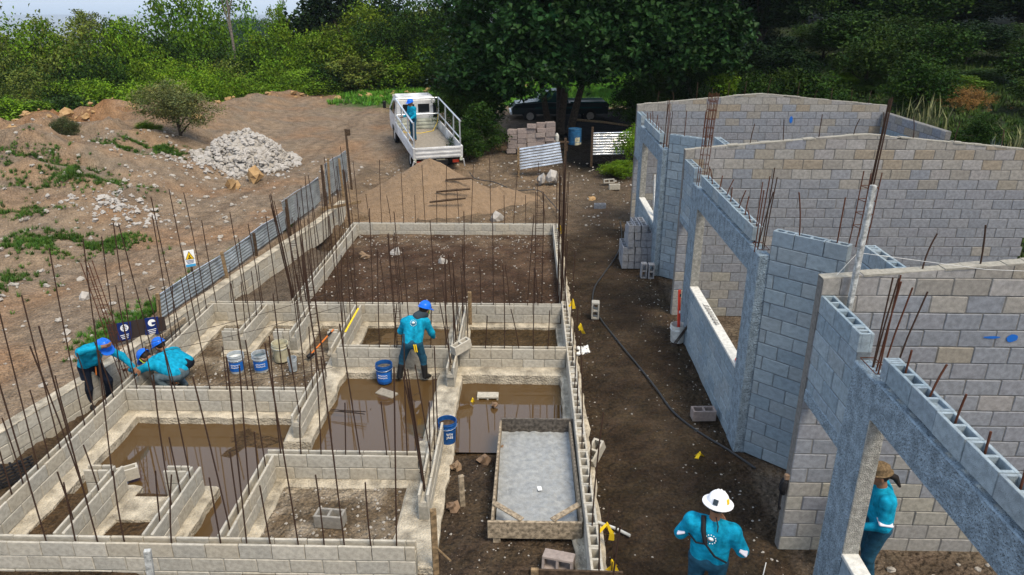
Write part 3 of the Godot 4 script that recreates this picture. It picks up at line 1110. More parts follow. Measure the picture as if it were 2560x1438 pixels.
func build_classrooms():
	gable("nearest gabled block wall, blue paint scrawl on one block", -7.65, func(x, y): return x < 4.2, 0.62, 0.5, 17)
	gable("middle gabled block wall with warm stained upper courses", -15.2, func(x, y): return y > 1.4 or x < 1.3, 0.7, 0.42, 15)
	gable("farthest gabled block wall, small blue dot near its ridge", -22.3, func(x, y): return y > 2.2 or x < 1.2, 0.62, 0.42, 17)
	facade("nearest window wall, rough blue grey beam running out of the frame", -7.65, -6.55, -6.05, -2.7, -2.2)
	facade("middle window wall with the white sill and the orange level leaning before it", -15.2, -14.2, -13.62, -10.2, -9.75)
	facade("farthest window wall, pale brace leaning in its opening", -22.3, -21.35, -20.75, -18.2, -17.65)
	for b in [["slanting entrance wall between the middle and nearest classrooms", Vector2(3.40, -9.86), Vector2(4.24, -9.10), 17, "sloping"], ["slanting entrance wall behind the stacked blocks", Vector2(3.40, -17.74), Vector2(4.2, -17.0), 17, ""]]:
		var t := wall_root("entrance_wall", b[0], "block wall", b[1], b[2], "slanting entrance walls")
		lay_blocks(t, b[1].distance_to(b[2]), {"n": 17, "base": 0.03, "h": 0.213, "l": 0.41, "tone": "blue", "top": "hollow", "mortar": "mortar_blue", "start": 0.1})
		for x in [0.45, 0.95]:
			add_rod(t, Vector3(x, 3.5, 0), 0.75, 0.03, mat.rust_red)
	for b in [["short inner block wall with hollow top joining the nearest gable", 4.3, -8.75, -7.74, 18], ["short inner block wall joining the middle gable", 4.3, -16.6, -15.29, 18]]:
		var t := wall_root("inner_wall", b[0], "block wall", Vector2(b[1], b[2]), Vector2(b[1], b[3]))
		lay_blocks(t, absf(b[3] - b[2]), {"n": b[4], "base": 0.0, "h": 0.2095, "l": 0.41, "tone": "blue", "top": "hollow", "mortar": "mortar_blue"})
	for b in [["rear block wall of the far classroom, stained top course", -22.2, -18.7, 17], ["rear block wall end beyond the middle gable", -17.6, -15.3, 16]]:
		var t := wall_root("rear_wall", b[0], "block wall", Vector2(10.64, b[1]), Vector2(10.64, b[2]))
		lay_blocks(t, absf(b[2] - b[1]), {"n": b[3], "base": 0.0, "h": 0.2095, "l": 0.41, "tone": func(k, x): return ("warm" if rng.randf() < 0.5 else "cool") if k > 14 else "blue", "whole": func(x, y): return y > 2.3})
	for b in [Vector3(3.37, 3.28, -9.98), Vector3(3.37, 3.28, -17.9), Vector3(3.37, 3.28, -6.3)]:
		var name_of: String = ["five tall bars rising from the corner column of the middle window wall", "bars rising from the far corner column above the stacked blocks", "splayed tall bars over the nearest window wall's column"][1 if b.z < -15.0 else (0 if b.z < -8.0 else 2)]
		var t := thing("column_bars", name_of, "rebar", b, 0.0, "column bars of the classrooms")
		for k in 6:
			var g := G.new()
			var o := Vector3(rng.randfn(0, 0.05), 0, rng.randfn(0, 0.12))
			var hh := rng.randf_range(0.85, 1.2)
			var lean := Vector3(rng.randfn(0.02, 0.03), 0, rng.randfn(0, 0.05))
			if b.z > -7.0:
				lean = Vector3(rng.randfn(0.06, 0.05), 0, rng.randfn(-0.02, 0.06))
			g.tube([o, o + lean * 0.4 + Vector3(0, hh * 0.5, 0), o + lean + Vector3(0, hh, 0)], [0.0085, 0.0085, 0.0085], 5)
			part("rebar", g.mesh(), mat.rust_red if k % 2 else mat.rust, t)
		var loop := G.new()
		for e in 4:
			var cs := [Vector3(-0.07, 0.06, -0.17), Vector3(0.07, 0.06, -0.17), Vector3(0.07, 0.06, 0.17), Vector3(-0.07, 0.06, 0.17)]
			loop.tube([cs[e], cs[(e + 1) % 4]], [0.005, 0.005], 4)
		part("stirrup", loop.mesh(), mat.rust_red, t)
	cage("tall red rusted cage over the door of the middle classroom", Vector3(3.39, 3.28, -13.95), 1.75, 0.13, 0.1, Vector2(0.05, 0.0), mat.rust_red)
	cage("narrow red rusted cage beside the taller one, middle classroom", Vector3(3.75, 3.78, -15.2), 1.1, 0.1, 0.3, Vector2(0.04, 0.0), mat.rust_red)
	cage("rusty cage behind the whitewashed post", Vector3(4.25, 3.7, -8.95), 0.95, 0.14, 0.2, Vector2(0.03, 0.0), mat.rust_red)
	# whitewashed formwork post with a steel bundle tied above it
	var post := thing("formwork_post", "whitewashed square post standing against the nearest gable wall", "post", Vector3(3.56, 2.9, -7.5))
	var g := G.new()
	g.cbox(Vector3(0.04, 0.95, 0), Vector3(0.058, 1.95, 0.055), 0.008, Basis.from_euler(Vector3(0, 0.2, -0.015)))
	part("timber", g.mesh(), mat.wood_white, post)
	var sb := thing("bar_bundle", "brown steel bundle standing up from the whitewashed post", "rebar bundle", Vector3(3.62, 4.72, -7.58), 0.0, "bundles of steel bars")
	for k in 5:
		var g2 := G.new()
		var o := Vector3(rng.randfn(0, 0.02), 0, rng.randfn(0, 0.02))
		g2.tube([o, o * 0.8 + Vector3(0.035, 0.95 + 0.05 * rng.randf(), 0)], [0.006, 0.006], 5)
		part("rebar", g2.mesh(), mat.rust, sb)
	# marks sprayed on the walls
	for w in [[Vector3(5.52, 3.05, -7.65), 0.15, 0.055, "flat blue paint patch on the nearest gable wall"], [Vector3(5.3, 3.06, -7.65), 0.22, 0.018, "faint blue scrawl beside the blue patch on the nearest gable"], [Vector3(7.9, 3.32, -22.3), 0.11, 0.11, "small round blue dot on the farthest gable wall"]]:
		var pg := G.new()
		var ring := []
		for k in 14:
			var a: float = TAU * k / 14
			var r: float = rng.randf_range(0.75, 1.0)
			ring.append(Vector3(cos(a) * w[1] * 0.5 * r, sin(a) * w[2] * r, 0.0))
		for k in range(1, 13):
			pg.tri(ring[0], ring[k], ring[k + 1])
		solo("paint_mark", pg.mesh(), mat.label_blue, w[3], "paint mark", Transform3D(Basis(), w[0] + Vector3(0, 0, 0.084)))
	# string line over the nearest gable
	var s := G.new()
	s.tube([Vector3(3.45, 3.78, -7.62), Vector3(3.7, 4.0, -7.75), Vector3(5.0, 3.9, -7.5), Vector3(7.4, 3.85, -7.4)], [0.0025, 0.0025, 0.0025, 0.0025], 4)
	solo("string_line", s.mesh(), mat.string, "white mason's string stretched across the nearest gable wall", "string")
	# pale aluminium brace in the far window, loose wire ties on the middle sill
	var br := G.new()
	br.cbox(Vector3(0, 0.62, 0), Vector3(0.04, 1.35, 0.12), 0.004)
	solo("aluminium_straightedge", br.mesh(), mat.wood_white, "pale metal straightedge leaning in the far window opening", "straightedge", Transform3D(Basis.from_euler(Vector3(-0.8, 0, -0.08)), Vector3(3.40, 1.28, -18.75)))
	var ties := G.new()
	for k in 7:
		var zz: float = -12.6 + 0.13 * k
		ties.tube([Vector3(3.33, 1.312, zz), Vector3(3.40, 1.318, zz + 0.02), Vector3(3.42, 1.315, zz + 0.07), Vector3(3.35, 1.31, zz + 0.06)], [0.005, 0.005, 0.005, 0.005], 4)
	ties.tube([Vector3(3.335, 1.315, -12.7), Vector3(3.36, 1.315, -11.7)], [0.004, 0.004], 4)
	solo("wire_ties", ties.mesh(), mat.steel_old, "row of bent dark wire ties lying on the white window sill", "wire ties")
	var red := G.new()
	red.ball(Vector3(3.36, 1.33, -10.35), Vector3(0.04, 0.035, 0.05), Basis(), 6, 8, 0.3, rough_noise)
	solo("red_rag", red.mesh(), mat.red_level, "small red rag at the near end of the white window sill", "rag")


# ---------------------------------------------------------------- retaining wall and zinc fence on the left
func build_fence_and_retaining_wall():
	var pts := [Vector2(-6.0, -22.9), Vector2(-6.16, -20.55), Vector2(-6.93, -15.65), Vector2(-7.55, -11.09), Vector2(-7.95, -9.29), Vector2(-8.75, -6.4)]
	var labels := ["stepped retaining wall piece by the pit, below the fence's far end", "retaining wall piece with stepped blocks below the middle of the zinc fence", "retaining wall piece below the near end of the zinc fence and the blue signs", "retaining wall piece beside the worker holding the cage", "retaining wall piece at the left edge of the frame"]
	for i in pts.size() - 1:
		var a: Vector2 = pts[i]
		var b: Vector2 = pts[i + 1]
		var t := wall_root("retaining_wall", labels[i], "retaining wall", a, b)
		var length := a.distance_to(b)
		lay_blocks(t, length, {"n": 3, "base": -0.06, "h": 0.2095, "l": 0.41, "w": 0.2, "tone": "pale", "mortar": "mortar_pale"})
		var x := 0.5
		while x < length - 0.4:
			var g := G.new()
			g.cbox(Vector3(x, 0.15, 0.24 if i > 0 else 0.22), Vector3(0.4, 0.42, 0.26), 0.015)
			part("buttress_block", g.mesh(), mat.pale[rng.randi() % 5], t)
			x += 1.9 if i < 3 else 1.4
		var cap := G.new()
		cap.cbox(Vector3(length * 0.5, 0.575, 0.0), Vector3(length, 0.028, 0.215), 0.006)
		part("mortar_cap", cap.mesh(), mat.footing, t)
	# corrugated zinc sheets nailed to stakes behind the wall
	var fp := [Vector2(-7.46, -13.4), Vector2(-7.02, -17.5), Vector2(-6.84, -19.6), Vector2(-6.62, -22.6), Vector2(-6.5, -23.0), Vector2(-6.36, -25.3)]
	var names := ["long low corrugated zinc sheet at the near end of the fence", "second corrugated zinc sheet, torn and dented at its end", "third corrugated zinc sheet with the bright rolled top edge", "", "upright corrugated zinc sheet at the far end of the fence, by the tall post"]
	var hs := [0.5, 0.52, 0.78, 0.0, 1.05]
	for i in 5:
		if names[i] == "":
			continue
		var a: Vector2 = fp[i]
		var b: Vector2 = fp[i + 1]
		var t := wall_root("zinc_sheet", names[i], "corrugated sheet", a, b, "corrugated sheets of the fence")
		var length := a.distance_to(b)
		t.position.y = 0.56 + 0.03 * i
		part("sheet", corrugated(length + 0.05, hs[i], 0.02, 0.03, 0.03), mat.zinc, t)
		var lip := G.new()
		lip.tube([Vector3(0, hs[i] + 0.005, 0), Vector3(length * 0.35, hs[i] + 0.03, 0.01), Vector3(length * 0.7, hs[i] - 0.015, 0), Vector3(length, hs[i] + 0.01, 0)], [0.012, 0.018, 0.014, 0.02], 6)
		part("rolled_edge", lip.mesh(), mat.zinc_bright, t)
	for q in [[-7.42, -13.35, 0.66, "wood", "short pale stake at the near end of the zinc fence"], [-7.0, -15.75, 0.75, "wood", "ochre stake standing before the first zinc sheet"], [-6.95, -17.6, 0.62, "wood_dark", "grey stake where the first two zinc sheets meet"], [-6.75, -19.75, 0.95, "wood_dark", "leaning dark stake behind the second zinc sheet"], [-6.45, -22.5, 1.35, "wood_dark", "dark board post left of the pit"], [-6.33, -22.75, 1.5, "wood", "ochre board post left of the pit"], [-6.3, -24.2, 1.2, "wood", "ochre batten on the upright zinc sheet"], [-6.28, -25.35, 2.0, "wood_dark", "tall dark post ending the fence, block fixed at its head"]]:
		var g := G.new()
		g.cbox(Vector3(0, q[2] * 0.5 - 0.1, 0), Vector3(0.075, q[2] + 0.2, 0.055), 0.006, Basis.from_euler(Vector3(rng.randfn(0, 0.03), 0.3, rng.randfn(0, 0.03))))
		if q[2] > 1.9:
			g.cbox(Vector3(0.06, q[2] - 0.12, 0), Vector3(0.14, 0.22, 0.08), 0.01)
		solo("fence_stake", g.mesh(), mat[q[3]], q[4], "stake", Transform3D(Basis(), Vector3(q[0], 0.5, q[1])), "stakes of the zinc fence")
	var gp := G.new()
	gp.cbox(Vector3(0, 1.0, 0), Vector3(0.07, 2.0, 0.07), 0.006)
	solo("wooden_post", gp.mesh(), mat.wood_dark, "dark post standing at the far left corner of the red earth court", "post", Transform3D(Basis.from_euler(Vector3(0, 0.2, 0.03)), Vector3(-5.35, 0.0, -21.1)))
	var pl := G.new()
	pl.cbox(Vector3(0, 0, 0), Vector3(1.25, 0.09, 0.035), 0.005)
	solo("plank", pl.mesh(), mat.wood, "loose board bridging the dark pit below the fence", "plank", Transform3D(Basis.from_euler(Vector3(0, 0.35, 0.12)), Vector3(-5.75, 0.72, -21.8)))
	var pl2 := G.new()
	pl2.cbox(Vector3(0, 0, 0), Vector3(1.3, 0.10, 0.04), 0.005)
	solo("plank", pl2.mesh(), mat.wood_pale, "pale form board along the retaining wall above the left rooms", "plank", Transform3D(Basis.from_euler(Vector3(0, PI / 2 - 0.13, 0.02)), Vector3(-7.1, 0.50, -12.9)))


func corrugated(length: float, height: float, amp: float, sag: float, dent: float, pitch := 0.076) -> Mesh:
	# ridges run along the length; local x along, y up
	var g := G.new()
	var nx := int(length / 0.16) + 2
	var ny := int(height / 0.019)
	var at := func(i: int, j: int) -> Vector3:
		var x: float = length * i / nx
		var y: float = height * j / ny
		var d: float = rough_noise.get_noise_2d(x * 0.8 + length * 5.0, y * 0.8) * dent
		return Vector3(x, y + hills.get_noise_1d(x * 5.0 + height * 9.0) * sag, amp * 0.5 * sin(y / pitch * TAU) + d)
	for i in nx:
		for j in ny:
			var p: Vector3 = at.call(i, j)
			var q: Vector3 = at.call(i + 1, j)
			var r: Vector3 = at.call(i + 1, j + 1)
			var s: Vector3 = at.call(i, j + 1)
			var n := Vector3(0, -cos((height * (j + 0.5) / ny) / pitch * TAU) * amp * 0.5 / pitch * TAU, 1).normalized()
			var n0 := Vector3(0, -cos((height * j / ny) / pitch * TAU) * amp * 0.5 / pitch * TAU, 1).normalized()
			var n1 := Vector3(0, -cos((height * (j + 1) / ny) / pitch * TAU) * amp * 0.5 / pitch * TAU, 1).normalized()
			var k := Vector3(rough_noise.get_noise_2d(i * 3.0, j * 0.7), 0, 0) * dent * 4.0
			n0 = (n0 + k).normalized()
			n1 = (n1 + k).normalized()
			n = n0
			g.tri(p, q, r, n0, n0, n1)
			g.tri(p, r, s, n0, n1, n1)
	return g.mesh()


# ---------------------------------------------------------------- heaps, stones
func rock_mesh(variant: int) -> Mesh:
	var key := "rock%d" % variant
	if not cache.has(key):
		var g := G.new()
		var r := RandomNumberGenerator.new()
		r.seed = 100 + variant
		g.ball(Vector3(variant * 3.1, 0, 0), Vector3(0.5 * r.randf_range(0.8, 1.1), 0.36 * r.randf_range(0.75, 1.1), 0.46 * r.randf_range(0.7, 1.0)), Basis.from_euler(Vector3(r.randf(), r.randf(), r.randf())), 5, 7, 0.85, rough_noise)
		var o := G.new()
		o.add(g, Transform3D(Basis(), Vector3(-variant * 3.1, 0, 0)))
		cache[key] = o.mesh()
	return cache[key]


func heap(radius: Vector2, h: float, sd: float, power := 1.15) -> Mesh:
	var g := G.new()
	var nr := 26
	var na := 56
	var at := func(i: int, k: int) -> Vector3:
		var t: float = float(i) / nr
		var a: float = TAU * k / na
		var wob := 1.0 + 0.16 * hills.get_noise_2d(cos(a) * 9.0 + sd * 31.0, sin(a) * 9.0)
		var p := Vector2(cos(a) * radius.x, sin(a) * radius.y) * t * wob
		var y: float = h * pow(maxf(0.0, 1.0 - t), power) * (1.0 + 0.12 * hills.get_noise_2d(p.x * 8.0 + sd, p.y * 8.0))
		y += 0.07 * hills.get_noise_2d(p.x * 22.0 + sd * 3.0, p.y * 22.0) * (1.0 - t) + rough_noise.get_noise_2d(p.x * 5.0, p.y * 5.0) * 0.05
		return Vector3(p.x, y - 0.25 * t * t, p.y)
	for i in nr:
		for k in na:
			g.quad(at.call(i, k), at.call(i, k + 1), at.call(i + 1, k + 1), at.call(i + 1, k))
	# turn faces up
	for i in range(0, g.v.size(), 3):
		if g.n[i].y < 0.0:
			var s := g.v[i + 1]
			g.v[i + 1] = g.v[i + 2]
			g.v[i + 2] = s
			for e in 3:
				g.n[i + e] = -g.n[i + e]
	return g.mesh()


func scatter(called: String, label: String, m: Material, spots: Array, smin: float, smax: float, flat := 0.8) -> Node3D:
	# stones nobody would count, four shapes
	var t := Node3D.new()
	t.name = numbered(called)
	add_child(t)
	var lists := [[], [], [], []]
	for p in spots:
		var s: float = lerpf(smin, smax, pow(rng.randf(), 2.2))
		var b := Basis.from_euler(Vector3(rng.randfn(0, 0.4), rng.randf() * TAU, rng.randfn(0, 0.4))).scaled(Vector3(s, s * flat, s))
		lists[rng.randi() % 4].append(Transform3D(b, p + Vector3(0, s * 0.12, 0)))
	for i in 4:
		if lists[i].size() > 0:
			copies("stone_scatter", rock_mesh(i), m, lists[i], t)
	tag(t, label, "", "", "stuff")
	return t


func on_ground(x: float, z: float, up := 0.0) -> Vector3:
	return Vector3(x, ground_y(x, z) + up, z)


func build_heaps():
	solo("sand_heap", heap(Vector2(3.5, 2.4), 1.5, 2.0, 1.35), mat.sand, "brown sand heap tipped behind the truck, before the far wall", "sand heap", Transform3D(Basis(), Vector3(-3.35, 0.1, -24.9)))
	solo("sand_heap", heap(Vector2(2.7, 1.5), 0.55, 5.0, 1.4), mat.sand, "low spread sand heap right of the tall one", "sand heap", Transform3D(Basis(), Vector3(-1.0, 0.02, -25.0)))
	solo("earth_heap", heap(Vector2(1.5, 1.1), 0.75, 7.0), mat.rock_ochre, "ochre earth heap behind the second zinc screen", "earth heap", Transform3D(Basis(), Vector3(5.2, 0.7, -33.0)))
	for k in 3:
		var g := G.new()
		var w: float = [0.75, 0.95, 1.0][k]
		g.tube([Vector3(-w * 0.6, 0, 0), Vector3(0, 0.02, 0), Vector3(w * 0.6, 0.03, 0)], [0.03, 0.04, 0.03], 6)
		solo("round_pole", g.mesh(), mat.wood_dark, ["highest of three dark poles pressed into the sand heap", "middle one of three dark poles pressed into the sand heap", "lowest of three dark poles pressed into the sand heap"][k], "pole", Transform3D(Basis.from_euler(Vector3(0, 0.1 * k, 0.04)), [Vector3(-2.3, 1.0, -24.2), Vector3(-2.45, 0.72, -23.75), Vector3(-2.6, 0.5, -23.3)][k]), "poles in the sand")
	# pale rubble tipped beside the mound
	solo("rubble_core", heap(Vector2(1.6, 1.95), 1.4, 11.0, 0.72), mat.rock, "pale rubble heap's gritty body, by the dry bush", "rubble heap", Transform3D(Basis(), on_ground(-11.2, -29.0, -0.1)))
	var spots := []
	for k in 1700:
		var a := rng.randf() * TAU
		var t: float = sqrt(rng.randf()) * (1.12 + 0.45 * maxf(0.0, hills.get_noise_2d(a * 6.0, 9.0)))
		var p := Vector2(cos(a) * 1.65, sin(a) * 2.0) * t
		var y: float = 1.5 * pow(maxf(0.0, 1.0 - t), 0.72) - 0.2
		spots.append(on_ground(-11.2 + p.x, -29.0 + p.y, maxf(y, 0.0) + 0.02))
	scatter("rubble", "grey brown stones mixed into the pale rubble heap", mat.rock, spots.slice(0, 500), 0.06, 0.3, 0.8)
	spots = spots.slice(500)
	scatter("rubble", "pale broken concrete lumps heaped beside the dry bush", mat.rock_white, spots, 0.07, 0.36, 0.8)
	spots = []
	for k in 260:
		var p := Vector2(rng.randfn(0, 0.75), rng.randfn(0, 0.55))
		spots.append(on_ground(-12.3 + p.x, -20.9 + p.y))
	for k in 160:
		var p := Vector2(rng.randfn(0, 1.2), rng.randfn(0, 0.5))
		spots.append(on_ground(-11.6 + p.x, -26.6 + p.y))
	scatter("rubble", "grey white rubble spilled at the road's left edge", mat.rock_white, spots, 0.04, 0.24, 0.7)
	spots = []
	for k in 150:
		var x := rng.randf_range(-23.0, 3.0)
		spots.append(on_ground(x, edge_z(x) + rng.randf_range(0.0, 3.5)))
	for k in 60:
		spots.append(on_ground(-20.5 + rng.randfn(0, 1.0), rng.randf_range(-37.0, -24.0)))
	scatter("rim_stones", "ochre stones pushed to the far rim of the plateau", mat.rock_ochre, spots, 0.12, 0.65, 0.7)
	spots = []
	for k in 900:
		var z := rng.randf_range(-30.0, -10.5)
		var x := retaining_x(z) - rng.randf_range(0.4, 13.0)
		spots.append(on_ground(x, z))
	for k in 260:
		spots.append(on_ground(rng.randf_range(-16.0, -10.5), rng.randf_range(-29.0, -22.0)))
	scatter("stones", "small stones strewn over the dirt road and the mound", mat.rock, spots, 0.03, 0.2, 0.7)
	spots = []
	for k in 650:
		var z := rng.randf_range(-22.0, -5.5)
		var x := 1.0 + 2.3 * rng.randf()
		if rng.randf() < 0.45:
			x = 3.25 - absf(rng.randfn(0, 0.45))
		elif rng.randf() < 0.4:
			x = 1.0 + absf(rng.randfn(0, 0.22))
		spots.append(on_ground(x, z))
	for k in 240:
		spots.append(on_ground(rng.randf_range(-1.2, 0.75), rng.randf_range(-9.4, -5.5)))
	scatter("gravel", "pale chips of gravel and mortar on the muddy path", mat.rock, spots, 0.01, 0.045, 0.5)
	spots = []
	for k in 700:
		var x := rng.randf_range(-5.0, 0.7)
		spots.append(on_ground(x, rng.randf_range(-20.6, -14.9)))
	for k in 260:
		spots.append(on_ground(rng.randf_range(-5.0, 0.6), -20.6 + absf(rng.randfn(0, 0.6))))
	for k in 330:
		spots.append(on_ground(rng.randf_range(-6.7, -3.8), rng.randf_range(-12.8, -10.95)))
	for k in 260:
		spots.append(on_ground(rng.randf_range(-3.5, -1.5), rng.randf_range(-8.8, -7.2)))
	scatter("gravel", "tan gravel crumbs on the floors of the dry rooms", mat.rock, spots, 0.012, 0.06, 0.7)
	spots = []
	for k in 700:
		spots.append(on_ground(rng.randf_range(-6.0, 4.0), rng.randf_range(-30.0, -21.6)))
	for k in 260:
		spots.append(on_ground(rng.randf_range(3.6, 8.0), rng.randf_range(-7.4, -3.0)))
	scatter("gravel", "loose gravel on the ground behind the far wall and in the nearest classroom", mat.rock, spots, 0.02, 0.13, 0.7)
	for s in [[-0.62, -0.02, -9.5, 0.24, "rock_brown", "tan fist shaped rock left of the formwork tray"], [-0.35, 0.0, -9.75, 0.2, "rock_brown", "dark rock touching the formwork tray's left side"], [-0.55, -0.1, -11.3, 0.15, "rock_brown", "half drowned stone in the brown pool"], [-1.0, 0.0, -8.35, 0.22, "rock_brown", "brown clod at the foot of the short wooden stake"], [-1.05, 0.0, -9.3, 0.2, "sand", "crumbly tan lump beside the concrete ledge"], [-3.6, 0.15, -18.9, 0.32, "rock_white", "flat pale stone lying in the red earth court"], [-2.2, 0.15, -18.2, 0.26, "rock_white", "pale stone in the middle of the red earth court"], [-4.4, 0.16, -18.6, 0.3, "sand", "tan stone at the left of the red earth court"], [-0.95, 0.05, -22.8, 0.5, "rock_white", "white lump behind the far wall"], [-9.9, 0.72, -25.9, 0.75, "rock_ochre", "large ochre boulder at the foot of the pale rubble"], [-10.3, 0.62, -24.8, 0.6, "rock_ochre", "second ochre boulder at the foot of the pale rubble"], [-9.7, 0.55, -14.6, 0.3, "rock_white", "pale stone by the grass beside the zinc fence"], [-15.4, 1.4, -34.0, 0.9, "rock_ochre", "ochre boulder on the mound behind the dry bush"], [0.95, 0.55, -26.6, 0.6, "rock_white", "broken pale concrete chunk under the first zinc screen"], [0.55, 0.5, -26.5, 0.45, "rock_white", "smaller concrete chunk under the first zinc screen"], [2.3, 0.1, -25.0, 0.35, "rock_ochre", "ochre stone on the ground before the far window wall"]]:
		solo("stone", rock_mesh(rng.randi() % 4), mat[s[4]], s[5], "stone", Transform3D(Basis.from_euler(Vector3(0, rng.randf() * 6.0, 0)).scaled(Vector3(s[3], s[3], s[3])), Vector3(s[0], s[1], s[2])))
	spots = []
	for k in 16:
		spots.append(on_ground(1.12 + rng.randfn(0, 0.08), -13.2 + rng.randfn(0, 0.1), 0.02 + 0.05 * rng.randf()))
	var cobble := thing("white_pebble_pile", "small pile of white pebbles round a taped bar on the path", "pebbles", Vector3.ZERO)
	for p in spots:
		part("pebble", rock_mesh(rng.randi() % 4), mat.print_white, cobble, Transform3D(Basis().scaled(Vector3(0.1, 0.1, 0.1)), p))


# ---------------------------------------------------------------- vehicles
func loft(prof: Array) -> G:
	# prof: [z, y, half width], a closed outline; flat sides
	var g := G.new()
	var mid := Vector3.ZERO
	for p in prof:
		mid += Vector3(0, p[1], p[0])
	mid /= prof.size()
	for i in prof.size():
		var a = prof[i]
		var b = prof[(i + 1) % prof.size()]
		g.face([Vector3(-a[2], a[1], a[0]), Vector3(a[2], a[1], a[0]), Vector3(b[2], b[1], b[0]), Vector3(-b[2], b[1], b[0])], mid)
	for s in [-1, 1]:
		for i in prof.size():
			var a = prof[i]
			var b = prof[(i + 1) % prof.size()]
			g.face([Vector3(s * a[2], a[1], a[0]), Vector3(s * b[2], b[1], b[0]), Vector3(s * 0.94 * (a[2] + b[2]) * 0.5, mid.y, mid.z) if false else Vector3(s * prof[0][2], mid.y, mid.z)], mid)
	return g


func wheel(parent: Node3D, at: Vector3, r: float, w: float, rim: Material):
	var g := G.new()
	var turn := Transform3D(Basis(Vector3(0, 0, 1), PI / 2), at)
	g.lathe([Vector2(r * 0.6, -w * 0.5), Vector2(r * 0.93, -w * 0.5), Vector2(r, -w * 0.34), Vector2(r, w * 0.34), Vector2(r * 0.93, w * 0.5), Vector2(r * 0.6, w * 0.5)], 22, turn)
	var o := part("wheel", g.mesh(), mat.rubber, parent)
	var h := G.new()
	h.lathe([Vector2(0.0, -w * 0.42), Vector2(r * 0.3, -w * 0.46), Vector2(r * 0.4, -w * 0.36), Vector2(r * 0.6, -w * 0.44), Vector2(r * 0.6, w * 0.44), Vector2(r * 0.4, w * 0.36), Vector2(r * 0.3, w * 0.46), Vector2(0.0, w * 0.42)], 18, turn)
	part("rim", h.mesh(), rim, o)


func bar(parent: Node3D, called: String, a: Vector3, b: Vector3, r: float, m: Material):
	var g := G.new()
	g.tube([a, b], [r, r], 6)
	part(called, g.mesh(), m, parent)


func box_part(parent: Node3D, called: String, at: Vector3, size: Vector3, m: Material, ch := 0.008, b := Basis()) -> MeshInstance3D:
	var g := G.new()
	g.cbox(at, size, ch, b)
	return part(called, g.mesh(), m, parent)


